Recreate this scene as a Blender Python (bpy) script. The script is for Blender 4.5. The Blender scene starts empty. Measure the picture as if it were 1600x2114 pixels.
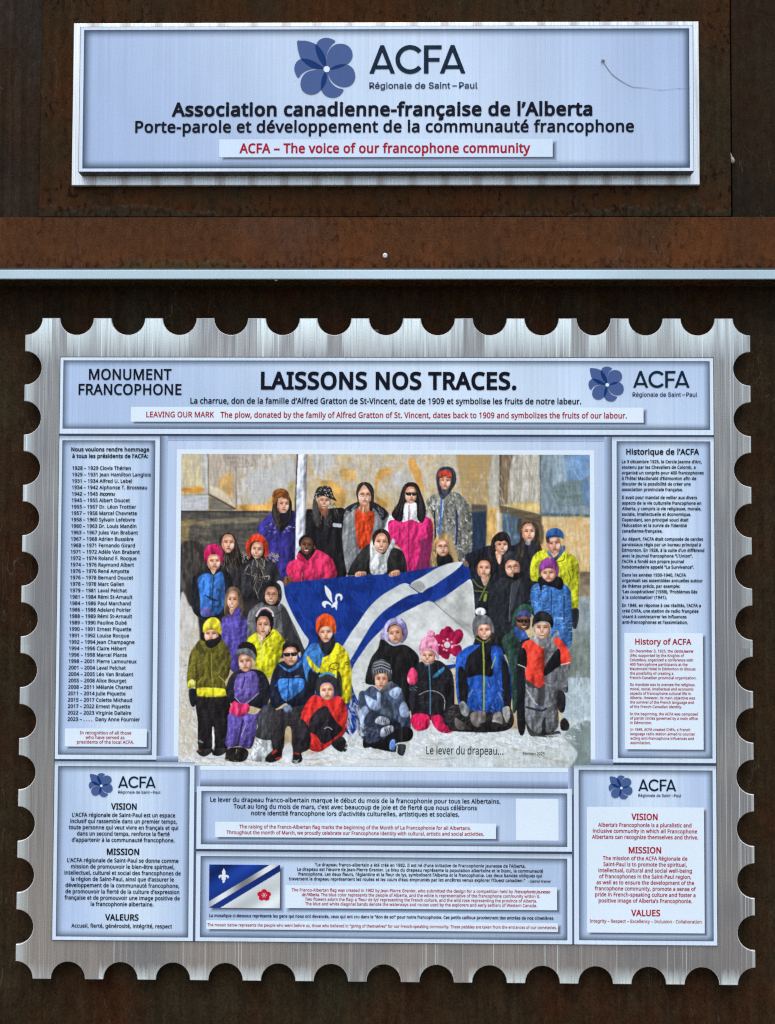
import bpy, math
import numpy as np
from mathutils import Matrix, Vector
from mathutils.geometry import tessellate_polygon

scn = bpy.context.scene
COL = scn.collection

# ---------------------------------------------------------------- camera
# the camera stands 2 m in front of the lower sign, 1.6 m above the ground;
# px(u, v, y) turns a position in the 1600 x 2114 photograph into the point of
# the plane at depth y that it shows (used to measure the sign from the photo)
PHW, PHH, FPX, DIST, Z0 = 1600., 2114., 2000., 2.0, 1.6
PITCH, YAW, ROLL = [math.radians(a) for a in (1.8206, 0.7029, 0.2050)]
def rotm(p, y, r):
    cx, sx = math.cos(p), math.sin(p); cy, sy = math.cos(y), math.sin(y); cr, sr = math.cos(r), math.sin(r)
    Rx = np.array([[1, 0, 0], [0, cx, -sx], [0, sx, cx]])
    Ry = np.array([[cy, 0, sy], [0, 1, 0], [-sy, 0, cy]])
    Rz = np.array([[cr, -sr, 0], [sr, cr, 0], [0, 0, 1]])
    return Ry @ Rx @ Rz
CM = rotm(PITCH, YAW, ROLL)
B3 = np.array([[1, 0, 0], [0, 0, -1], [0, 1, 0]], float)
cd = bpy.data.cameras.new('camera'); cam = bpy.data.objects.new('camera', cd); COL.objects.link(cam)
cd.sensor_fit = 'HORIZONTAL'; cd.sensor_width = 36; cd.lens = 36 * FPX / PHW
cd.clip_start = .05; cd.clip_end = 400
W = Matrix([list(r) for r in (B3 @ CM)]).to_4x4(); W.translation = (0, -DIST, Z0)
cam.matrix_world = W
scn.camera = cam
S0 = .045                     # depth of the printed face of the lower sign
def px(u, v, y=S0):
    d = CM @ np.array([u - PHW / 2, -(v - PHH / 2), -FPX])
    t = (DIST + y) / -d[2]
    return d[0] * t, Z0 + d[1] * t

# ---------------------------------------------------------------- light
world = bpy.data.worlds.new('World'); scn.world = world; world.use_nodes = True
nt = world.node_tree
sky = nt.nodes.new('ShaderNodeTexSky'); sky.sky_type = 'NISHITA'; sky.sun_disc = False
SUN_EL, SUN_ROT = math.radians(58), math.radians(188)
sky.sun_elevation = SUN_EL; sky.sun_rotation = SUN_ROT; sky.air_density = 1.0; sky.dust_density = 2.5; sky.ozone_density = 1.0
nt.links.new(sky.outputs[0], nt.nodes['Background'].inputs[0])
nt.nodes['Background'].inputs[1].default_value = 0.12
sl = bpy.data.lights.new('sun', 'SUN'); sun = bpy.data.objects.new('sun', sl); COL.objects.link(sun)
sl.energy = 1.2; sl.angle = math.radians(40); sl.color = (1.0, .97, .93)
sd = Vector((math.sin(SUN_ROT) * math.cos(SUN_EL), math.cos(SUN_ROT) * math.cos(SUN_EL), math.sin(SUN_EL)))
sun.rotation_euler = sd.to_track_quat('Z', 'Y').to_euler()
vs = scn.view_settings
scn.display_settings.display_device = 'sRGB'
vs.view_transform = 'Standard'; vs.look = 'None'; vs.gamma = 1; vs.use_curve_mapping = False
vs.exposure = 0.70
scn.cycles.use_denoising = False          # keep the grain of the steel and the small print
scn.cycles.pixel_filter_type = 'BLACKMAN_HARRIS'; scn.cycles.filter_width = 1.25

# ---------------------------------------------------------------- helpers
def lin(c):
    c = np.asarray(c, float) / 255.
    return np.where(c <= .04045, c / 12.92, ((c + .055) / 1.055) ** 2.4)
KW = np.array([1.05, 1.06, 1.12])        # how bright a perfectly white print reads under this light
def ink(c, lo=.004, hi=.88):
    """printed colour -> reflectance"""
    return np.clip(lin(c) / KW, lo, hi)

def mesh_obj(name, verts, faces, mats, parent=None, cols=None, fmat=None, loc=None, smooth=False):
    me = bpy.data.meshes.new(name)
    v = np.asarray(verts, float)
    if loc is not None: v = v - np.asarray(loc)
    me.from_pydata(v.tolist(), [], [list(map(int, f)) for f in faces])
    for m in (mats if isinstance(mats, (list, tuple)) else [mats]): me.materials.append(m)
    if fmat is not None: me.polygons.foreach_set('material_index', fmat)
    if cols is not None:
        a = me.color_attributes.new('Col', 'FLOAT_COLOR', 'POINT')
        c = np.ones((len(v), 4), np.float32); c[:, :3] = cols
        a.data.foreach_set('color', c.ravel())
    if smooth: me.polygons.foreach_set('use_smooth', [True] * len(me.polygons))
    me.update()
    o = bpy.data.objects.new(name, me); COL.objects.link(o)
    if loc is not None: o.location = loc
    if parent is not None:
        o.parent = parent
        o.location = Vector(o.location) - Vector(parent_world(parent))
    return o
def parent_world(p):
    v = Vector(p.location)
    while p.parent: p = p.parent; v += Vector(p.location)
    return v
def thing(name, loc, label, cat, group=None):
    o = bpy.data.objects.new(name, None); COL.objects.link(o); o.location = loc
    o['label'] = label; o['category'] = cat
    if group: o['group'] = group
    return o
def tag(o, label, cat, group=None):
    o['label'] = label; o['category'] = cat
    if group: o['group'] = group
    return o
def box(x0, x1, y0, y1, z0, z1, bev=0.0, seg=2):
    """bevelled box as verts, faces"""
    import bmesh
    bm = bmesh.new(); bmesh.ops.create_cube(bm, size=1)
    for v in bm.verts:
        v.co = ((x0 + x1) / 2 + v.co.x * (x1 - x0), (y0 + y1) / 2 + v.co.y * (y1 - y0), (z0 + z1) / 2 + v.co.z * (z1 - z0))
    if bev: bmesh.ops.bevel(bm, geom=list(bm.edges), offset=bev, segments=seg, affect='EDGES', profile=.5)
    bm.verts.index_update(); V = [tuple(v.co) for v in bm.verts]; F = [[v.index for v in f.verts] for f in bm.faces]
    bm.free(); return V, F

# ---------------------------------------------------------------- materials
class NB:
    def __init__(s, name):
        s.m = bpy.data.materials.new(name); s.m.use_nodes = True; s.t = s.m.node_tree
        s.p = s.t.nodes['Principled BSDF']
    def n(s, k, **kw):
        q = s.t.nodes.new(k)
        for a, b in kw.items():
            if a.startswith('i_'):
                key = a[2:]; key = int(key) if key.isdigit() else key
                if hasattr(b, 'is_linked') or isinstance(b, bpy.types.NodeSocket): s.t.links.new(b, q.inputs[key])
                else: q.inputs[key].default_value = b
            else: setattr(q, a, b)
        return q
    def link(s, a, b): s.t.links.new(a, b)
    def obj(s): return s.n('ShaderNodeTexCoord').outputs['Object']
    def mapped(s, sc, loc=(0, 0, 0)):
        m = s.n('ShaderNodeMapping'); m.inputs['Scale'].default_value = sc; m.inputs['Location'].default_value = loc
        s.link(s.obj(), m.inputs['Vector']); return m.outputs[0]
    def noise(s, sc, scale=1, detail=4, rough=.55, loc=(0, 0, 0)):
        q = s.n('ShaderNodeTexNoise'); s.link(s.mapped(sc, loc), q.inputs['Vector'])
        q.inputs['Scale'].default_value = scale; q.inputs['Detail'].default_value = detail; q.inputs['Roughness'].default_value = rough
        return q.outputs['Fac']
    def ramp(s, fac, stops):
        q = s.n('ShaderNodeValToRGB'); e = q.color_ramp.elements
        while len(e) < len(stops): e.new(.5)
        for k, (p, c) in enumerate(stops):
            e[k].position = p; e[k].color = (*c, 1) if len(c) == 3 else c
        s.link(fac, q.inputs[0]); return q.outputs[0]
    def rng(s, fac, a, b, c, d):
        q = s.n('ShaderNodeMapRange', clamp=True); s.link(fac, q.inputs[0])
        for k, v in zip((1, 2, 3, 4), (a, b, c, d)): q.inputs[k].default_value = v
        return q.outputs[0]
    def mix(s, fac, a, b, mode='MIX'):
        q = s.n('ShaderNodeMix', data_type='RGBA', blend_type=mode)
        for sock, v in ((q.inputs[0], fac), (q.inputs[6], a), (q.inputs[7], b)):
            if isinstance(v, bpy.types.NodeSocket): s.link(v, sock)
            elif isinstance(v, (tuple, list)): sock.default_value = (*v, 1) if len(v) == 3 else v
            else: sock.default_value = v
        return q.outputs[2]
    def math(s, op, a, b=0.0, c=0.0):
        q = s.n('ShaderNodeMath', operation=op)
        for k, v in enumerate((a, b, c)):
            if isinstance(v, bpy.types.NodeSocket): s.link(v, q.inputs[k])
            else: q.inputs[k].default_value = v
        return q.outputs[0]
    def xyz(s):
        q = s.n('ShaderNodeSeparateXYZ'); s.link(s.obj(), q.inputs[0]); return q.outputs
    def bump(s, h, strength=.2, dist=.001):
        q = s.n('ShaderNodeBump'); q.inputs['Strength'].default_value = strength; q.inputs['Distance'].default_value = dist
        s.link(h, q.inputs['Height']); s.link(q.outputs[0], s.p.inputs['Normal'])
    def set(s, **k):
        for a, v in k.items():
            i = s.p.inputs[a.replace('_', ' ')]
            if isinstance(v, bpy.types.NodeSocket): s.link(v, i)
            elif isinstance(v, tuple): i.default_value = (*v, 1) if len(v) == 3 else v
            else: i.default_value = v
        return s.m

def rust(name, base, dark, warm, patina, warm_amt=.5, spots=.5, foot=None, seed=0, streak=1.0, rough=.62):
    """weathering steel: cloudy patina, faint runs, pores, flecks; foot = (z, height) of a weathered lower edge"""
    b = NB(name); L = (seed * 3.1, 0, seed * 1.7)
    big = b.noise((1, 1, 1), 3.2, 5, .6, L)
    col = b.ramp(big, [(.30, dark), (.5, base), (.72, base)])
    mid = b.noise((1, 1, .55), 5.5, 6, .62, (L[0] + 9, 0, 3))
    col = b.mix(b.math('MULTIPLY', b.rng(mid, .46, .68, 0, 1), warm_amt), col, warm)
    pat = b.noise((1, 1, .6), 4.3, 6, .65, (L[0] + 21, 0, 8))
    col = b.mix(b.math('MULTIPLY', b.rng(pat, .52, .70, 0, 1), .6), col, patina)
    run = b.noise((70, 1, 1.5), 1, 4, .6, L)
    k = b.rng(run, .3, .75, 1 - .28 * streak, 1 + .26 * streak)
    col = b.mix(1.0, col, k, 'MULTIPLY')
    fine = b.noise((1, 1, .8), 330, 3, .7, L)
    col = b.mix(1.0, col, b.rng(fine, .28, .72, .52, 1.48), 'MULTIPLY')
    med = b.noise((1, 1, .6), 70, 4, .6, (L[0], 2, 7))
    col = b.mix(1.0, col, b.rng(med, .3, .7, .76, 1.24), 'MULTIPLY')
    if foot:
        x, y, z = b.xyz(); wob = b.noise((1, 1, .25), 26, 6, .75, (L[0], 4, 0)); wide = b.noise((1, .1, .1), 2.6, 3, .55, (L[0] + 3, 1, 0))
        amt = b.rng(wide, .40, .60, -.6, 1.0)
        if len(foot) > 3: amt = b.math('SUBTRACT', amt, b.rng(x, foot[3], foot[3] + .45, 0, 1.4))
        h = b.math('MULTIPLY_ADD', b.math('SUBTRACT', wob, .5), foot[1] * 3.0, b.math('MULTIPLY', amt, foot[1]))
        d = b.math('SUBTRACT', h, z)
        lo = b.noise((1, 1, 1), 70, 4, .7, L)
        m = b.math('MULTIPLY', b.rng(d, -.003, .006, 0, 1), b.rng(lo, .25, .55, .45, .9))
        col = b.mix(m, col, b.mix(lo, tuple(c * .7 for c in foot[2]), tuple(c * 1.25 for c in foot[2])))
        edge = b.math('MULTIPLY', b.rng(d, -.005, 0, 0, 1), b.rng(d, 0, .004, 1, 0))
        col = b.mix(b.math('MULTIPLY', edge, b.rng(lo, .42, .68, 0, .5)), col, (.105, .098, .088))
    if foot:
        zz = b.xyz()[2]; bn = b.noise((1, 1, .8), 22, 5, .7, (L[0] + 7, 3, 0))
        band = b.math('MULTIPLY', b.math('MULTIPLY', b.rng(zz, .085, .03, 0, 1), b.rng(zz, .004, .018, 0, 1)), b.rng(bn, .40, .62, 0, .55))
        col = b.mix(band, col, tuple(c * 1.15 for c in warm))
    sp = b.noise((1, 1, .7), 95, 2, .5, L); area = b.noise((1, 1, 1), 6, 3, .6, (L[0] + 5, 0, 1))
    m = b.math('MULTIPLY', b.rng(sp, .56, .66, 0, 1), b.rng(area, .42, .60, 0, spots))
    if foot: m = b.math('MAXIMUM', m, b.math('MULTIPLY', b.rng(sp, .50, .60, 0, 1), b.rng(zz, .045, .008, 0, .7)))
    col = b.mix(m, col, (.014, .006, .004))
    fl = b.n('ShaderNodeTexVoronoi'); b.link(b.mapped((1, 1, 1), L), fl.inputs['Vector']); fl.inputs['Scale'].default_value = 55
    col = b.mix(b.rng(fl.outputs['Distance'], .045, .03, 0, .28), col, (.22, .19, .16))
    # a few scuffs and pale runs
    sc = b.noise((5, 1, 1.1), 7, 2, .5, (L[0], 0, 30)); sc2 = b.noise((1, 1, 1), 5, 2, .5, (L[0] + 2, 0, 3))
    m = b.math('MULTIPLY', b.rng(b.math('ABSOLUTE', b.math('SUBTRACT', sc, .5)), .0, .006, 1, 0), b.rng(sc2, .54, .66, 0, .36))
    col = b.mix(m, col, (.13, .125, .11))
    b.bump(b.math('ADD', b.math('MULTIPLY', fine, .6), b.math('MULTIPLY', sp, .6)), .35, .0012)
    return b.set(Base_Color=col, Roughness=b.rng(mid, .3, .7, rough - .08, rough + .12), Specular_IOR_Level=.02)

def brushed(name, hx=None, hz=None, base=(.285, .295, .29), dim=(.135, .14, .14), bright=(.82, .95, .95), brown_marks=None, drift=None, metal=.55):
    """brushed aluminium with vertical grain; hx, hz half sizes: the grain is polished brighter near the cut edge"""
    b = NB(name)
    g = b.noise((520, 1, 4), 1, 3, .7); gg = b.noise((230, 1, 2.5), 1, 2, .6, (5, 0, 0))
    g2 = b.noise((46, 1, 1.6), 1, 4, .65, (3, 0, 0)); g3 = b.noise((13, 1, 2.0), 1, 2, .5, (7, 0, 2))
    col = b.ramp(g, [(.28, dim), (.5, base), (.72, tuple(min(1, c * 1.35) for c in base))])
    if hx:
        x, y, z = b.xyz()
        dx = b.math('SUBTRACT', hx, b.math('ABSOLUTE', x)); dz = b.math('SUBTRACT', hz, b.math('ABSOLUTE', z))
        # warm reflection of the ground painted in towards the foot, dull patches
        mid = b.noise((7, 1, 1.2), 1, 3, .55, (1, 0, 5))
        low = b.rng(z, -hz, -hz * .2, 1, 0)
        col = b.mix(b.math('MULTIPLY', b.math('MULTIPLY_ADD', mid, .9, .15), low), col, b.mix(g, (.30, .255, .215), (.46, .405, .355)))
        dull = b.noise((1, 1, .7), 5, 4, .55, (4, 0, 9))
        col = b.mix(b.rng(dull, .44, .62, 0, .75), col, b.mix(g, (.15, .155, .165), (.28, .285, .295)))
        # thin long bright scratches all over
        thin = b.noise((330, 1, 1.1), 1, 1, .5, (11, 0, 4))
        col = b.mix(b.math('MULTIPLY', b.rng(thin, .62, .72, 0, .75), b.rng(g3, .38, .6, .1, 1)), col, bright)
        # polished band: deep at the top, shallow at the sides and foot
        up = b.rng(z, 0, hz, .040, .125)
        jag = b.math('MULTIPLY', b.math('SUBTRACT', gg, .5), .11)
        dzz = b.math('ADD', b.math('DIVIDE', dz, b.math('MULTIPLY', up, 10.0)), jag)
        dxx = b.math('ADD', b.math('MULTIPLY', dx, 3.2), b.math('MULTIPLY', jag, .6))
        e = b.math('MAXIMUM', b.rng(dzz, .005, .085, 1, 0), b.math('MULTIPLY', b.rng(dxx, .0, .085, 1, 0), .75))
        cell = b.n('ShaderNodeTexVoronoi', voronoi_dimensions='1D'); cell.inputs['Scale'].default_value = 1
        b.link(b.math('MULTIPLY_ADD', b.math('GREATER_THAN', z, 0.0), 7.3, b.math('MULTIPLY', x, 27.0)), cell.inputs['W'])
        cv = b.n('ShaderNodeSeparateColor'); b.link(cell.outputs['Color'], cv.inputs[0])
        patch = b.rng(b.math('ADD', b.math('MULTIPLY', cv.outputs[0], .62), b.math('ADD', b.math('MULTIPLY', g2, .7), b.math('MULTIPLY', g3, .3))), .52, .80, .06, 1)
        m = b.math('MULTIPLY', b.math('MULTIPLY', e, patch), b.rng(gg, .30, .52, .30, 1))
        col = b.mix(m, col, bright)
        spot = b.noise((1, 1, 1), 30, 3, .6, (6, 0, 6))
        col = b.mix(b.rng(spot, .68, .76, 0, .35), col, (.20, .19, .18))
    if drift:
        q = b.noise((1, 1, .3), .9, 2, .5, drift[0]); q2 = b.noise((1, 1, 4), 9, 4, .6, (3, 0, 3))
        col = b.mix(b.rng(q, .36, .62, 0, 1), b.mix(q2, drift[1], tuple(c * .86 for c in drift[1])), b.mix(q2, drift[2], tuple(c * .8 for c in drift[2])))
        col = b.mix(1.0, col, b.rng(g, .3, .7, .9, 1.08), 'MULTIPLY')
    if brown_marks:  # ragged brown marks repeating at even spacing along x
        x, y, z = b.xyz()
        q = b.math('SINE', b.math('MULTIPLY_ADD', x, 2 * math.pi / brown_marks[0], brown_marks[1]))
        jag = b.noise((300, 1, 14), 1, 2, .6)
        m = b.rng(b.math('MULTIPLY_ADD', jag, 1.3, q), 1.0, 1.6, 0, .7)
        col = b.mix(m, col, b.mix(g, (.24, .21, .195), (.46, .42, .40)))
    b.bump(g, .10, .0004)
    return b.set(Base_Color=col, Metallic=metal, Roughness=b.rng(g2, .3, .7, .50, .38), Specular_IOR_Level=.4)

def printed(name, streak=.0, rough=.42):
    """ink on a smooth sheet, its colour held by the mesh; streak = brushed-silver pattern of the printed ground"""
    b = NB(name)
    a = b.n('ShaderNodeAttribute', attribute_name='Col').outputs['Color']
    col = a
    if streak:
        g = b.noise((150, 1, .9), 1, 4, .7); g2 = b.noise((26, 1, .5), 1, 3, .6, (4, 0, 1))
        col = b.mix(1.0, col, b.rng(g, .3, .7, 1 - streak, 1 + streak), 'MULTIPLY')
        g3 = b.noise((5.5, 1, .8), 1, 3, .6, (2, 0, 6))
        col = b.mix(1.0, col, b.rng(g3, .3, .7, .93, 1.08), 'MULTIPLY')
        col = b.mix(b.rng(g2, .42, .66, 0, .45), col, b.mix(1.0, col, (1.02, .975, 1.02), 'MULTIPLY'))
    dirt = b.noise((1, 1, .6), 7, 5, .6)
    fl = b.n('ShaderNodeTexVoronoi'); b.link(b.mapped((1, .1, 1)), fl.inputs['Vector']); fl.inputs['Scale'].default_value = 26
    few = b.noise((1, .1, 1), 31, 1, .5, (9, 0, 2))
    col = b.mix(b.math('MULTIPLY', b.rng(fl.outputs['Distance'], .036, .022, 0, .5), b.rng(few, .55, .6, 0, 1)), col, (.12, .12, .13))
    drip = b.noise((34, .1, .7), 1, 3, .6, (1, 0, 7))
    col = b.mix(b.rng(drip, .60, .74, 0, .10), col, (.30, .32, .34))
    col = b.mix(1.0, col, b.rng(dirt, .3, .7, .965, 1.03), 'MULTIPLY')
    return b.set(Base_Color=col, Roughness=b.rng(dirt, .3, .7, rough - .05, rough + .07), Specular_IOR_Level=.06)

def plain(name, c, rough=.5, metal=0.0, spec=.4, var=.15):
    b = NB(name)
    q = b.noise((1, 1, 1), 160, 4, .6)
    col = b.mix(1.0, tuple(c), b.rng(q, .3, .7, 1 - var, 1 + var), 'MULTIPLY')
    return b.set(Base_Color=col, Roughness=rough, Metallic=metal, Specular_IOR_Level=spec)
# ---------------------------------------------------------------- setting: ground and rusted steel
m_ground = NB('ground_gravel')
_g = m_ground.noise((1, 1, 1), 40, 6, .7); _g2 = m_ground.noise((1, 1, 1), 1.3, 4, .6)
m_ground.bump(_g, .5, .01)
m_ground = m_ground.set(Base_Color=m_ground.mix(m_ground.rng(_g2, .3, .7, 0, .5), m_ground.ramp(_g, [(.3, (.16, .145, .125)), (.7, (.36, .33, .29))]), (.22, .20, .17)), Roughness=.9)
gv = [(-150, -300, 0), (150, -300, 0), (150, 60, 0), (-150, 60, 0)]
go = mesh_obj('ground', gv, [(0, 1, 2, 3)], m_ground); go['kind'] = 'structure'
go['label'] = 'pale gravel ground in front of the rusted steel wall'

UP_Y, SIDE_Y, BEAM_Y, LOW_Y = .018, .027, .010, .079
zb_top = (px(0, 450, BEAM_Y)[1] + px(1600, 446, BEAM_Y)[1]) / 2          # top of the beam
zs_top = (px(0, 556.5, BEAM_Y - .006)[1] + px(1600, 557, BEAM_Y - .006)[1]) / 2 # top of its bright edging
zs_bot = (px(0, 575.5, BEAM_Y - .006)[1] + px(1600, 576, BEAM_Y - .006)[1]) / 2
x_l = px(83, 250, UP_Y)[0]; x_r = px(1508.5, 250, UP_Y)[0]
TOPZ = 3.7
GAP = .0036
up_z0 = zb_top + GAP
L3 = lambda r, g, b_: tuple(float(q) for q in lin((r, g, b_)) / 1.05)
mr_c = rust('rust_centre', L3(50, 37, 23), L3(41, 36, 23), L3(66, 37, 17), L3(48, 44, 32), .8, 1.0, (0, .022, L3(44, 44, 33)), 1, .8)
mr_l = rust('rust_left', L3(46, 38, 30), L3(34, 28, 22), L3(54, 36, 23), L3(52, 52, 50), .6, .4, None, 2, 1.3)
mr_r = rust('rust_right', L3(42, 33, 23), L3(34, 30, 23), L3(49, 29, 20), L3(41, 39, 28), .5, .5, None, 3, .6)
mr_b = rust('rust_beam', L3(74, 48, 30), L3(60, 44, 30), L3(91, 54, 29), L3(80, 58, 48), .8, .55, (0, .022, L3(60, 57, 32), -.45), 4, .5)
mr_w = rust('rust_lower', L3(46, 36, 24), L3(44, 41, 29), L3(58, 29, 15), L3(45, 45, 33), .7, .4, None, 5, .9)
def slab(name, x0, x1, yf, z0, z1, mat, label, cat, thick=.03, bev=.0012, group=None):
    V, F = box(x0, x1, yf, yf + thick, z0, z1, bev)
    return tag(mesh_obj(name, V, F, mat, loc=((x0 + x1) / 2, yf + thick, z0)), label, cat, group)
g_ = None
def world_rust(o):            # shared coordinates: keep the pattern in metres of the wall itself
    return o
# object-space z of foot patterns is measured from the slab's own base
def rebase(mat, z0):
    for n in mat.node_tree.nodes:
        pass
slab('steel_panel', x_l, x_r, UP_Y, up_z0, TOPZ, mr_c, 'wide rusted steel panel carrying the wide name sign, above the beam', 'wall panel', .03, .0012, 'upper rusted steel panels')
slab('steel_panel', -3.2, x_l - .0030, SIDE_Y, up_z0, TOPZ, mr_l, 'dark rusted steel panel left of the name sign panel, with grey streaks', 'wall panel', .03, .0012, 'upper rusted steel panels')
slab('steel_panel', x_r + .0055, 3.2, SIDE_Y, up_z0, TOPZ, mr_r, 'dark rusted steel panel right of the name sign, with a white tuft at its edge', 'wall panel', .03, .0012, 'upper rusted steel panels')
slab('steel_wall', -3.2, 3.2, LOW_Y, 0, zs_top, mr_w, 'large dark brown rusted steel wall sheet behind the stamp shaped sign', 'wall', .02, .001)
slab('backing_wall', -3.25, 3.25, .102, 0, TOPZ - .01, plain('black_gap', (.012, .011, .010), .9), 'dark steel frame behind the rusted panels, seen in the seams', 'wall', .1, .002)

beam = thing('steel_beam', (0, .06, zs_bot), 'orange brown rusted steel beam with bright metal edging, running between the two signs', 'beam')
V, F = box(-3.3, 3.3, BEAM_Y, .0785, zs_bot + .004, zb_top, .0015)
mesh_obj('beam_face', V, F, mr_b, beam, loc=(0, BEAM_Y, zs_top))
m_edge = brushed('edging_metal', drift=((.3, 0, 0), L3(208, 234, 244), L3(158, 180, 190)), metal=.2)  # sky reflection painted into the base colour, drifting from pale cyan to grey
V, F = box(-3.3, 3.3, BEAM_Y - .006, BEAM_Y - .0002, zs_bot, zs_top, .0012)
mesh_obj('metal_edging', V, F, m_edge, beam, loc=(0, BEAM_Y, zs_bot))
V, F = box(-3.3, 3.3, BEAM_Y - .0046, BEAM_Y - .0002, zs_top + .0002, zs_top + .0042, .0005)
mesh_obj('sealant_strip', V, F, plain('old_sealant', (.035, .037, .038), .7), beam, loc=(0, BEAM_Y, zs_bot))
def disc_dome(c, r, h, axis, n=20, rings=5, hole=True):
    """low domed screw head with a recessed centre"""
    prof = [(r, 0), (r * .97, h * .45), (r * .8, h * .85), (r * .55, h), (r * .34, h), (r * .26, h * .45), (0.0001, h * .40)]
    V, F = [], []
    for (q, w) in prof:
        for k in range(n):
            a = 2 * math.pi * k / n
            p = (q * math.cos(a), -w, q * math.sin(a)) if axis == 'y' else (q * math.cos(a), q * math.sin(a), -w)
            V.append((c[0] + p[0], c[1] + p[1], c[2] + p[2]))
    for i in range(len(prof) - 1):
        for k in range(n):
            a, b_ = i * n + k, i * n + (k + 1) % n
            F.append((a, b_, b_ + n, a + n))
    return V, F
m_screw = plain('screw_metal', (.55, .55, .55), .35, .8)
sx, sz = px(795, 528, BEAM_Y)
V, F = disc_dome((sx, BEAM_Y - .0002, sz), .0058, .0028, 'y')
mesh_obj('screw', V, F, m_screw, beam, smooth=False)
sx, sz = px(570, 581, BEAM_Y + .012)
V, F = disc_dome((sx, BEAM_Y + .012, zs_bot + .004), .0042, .004, 'z')
mesh_obj('screw', V, F, m_screw, beam)

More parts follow.
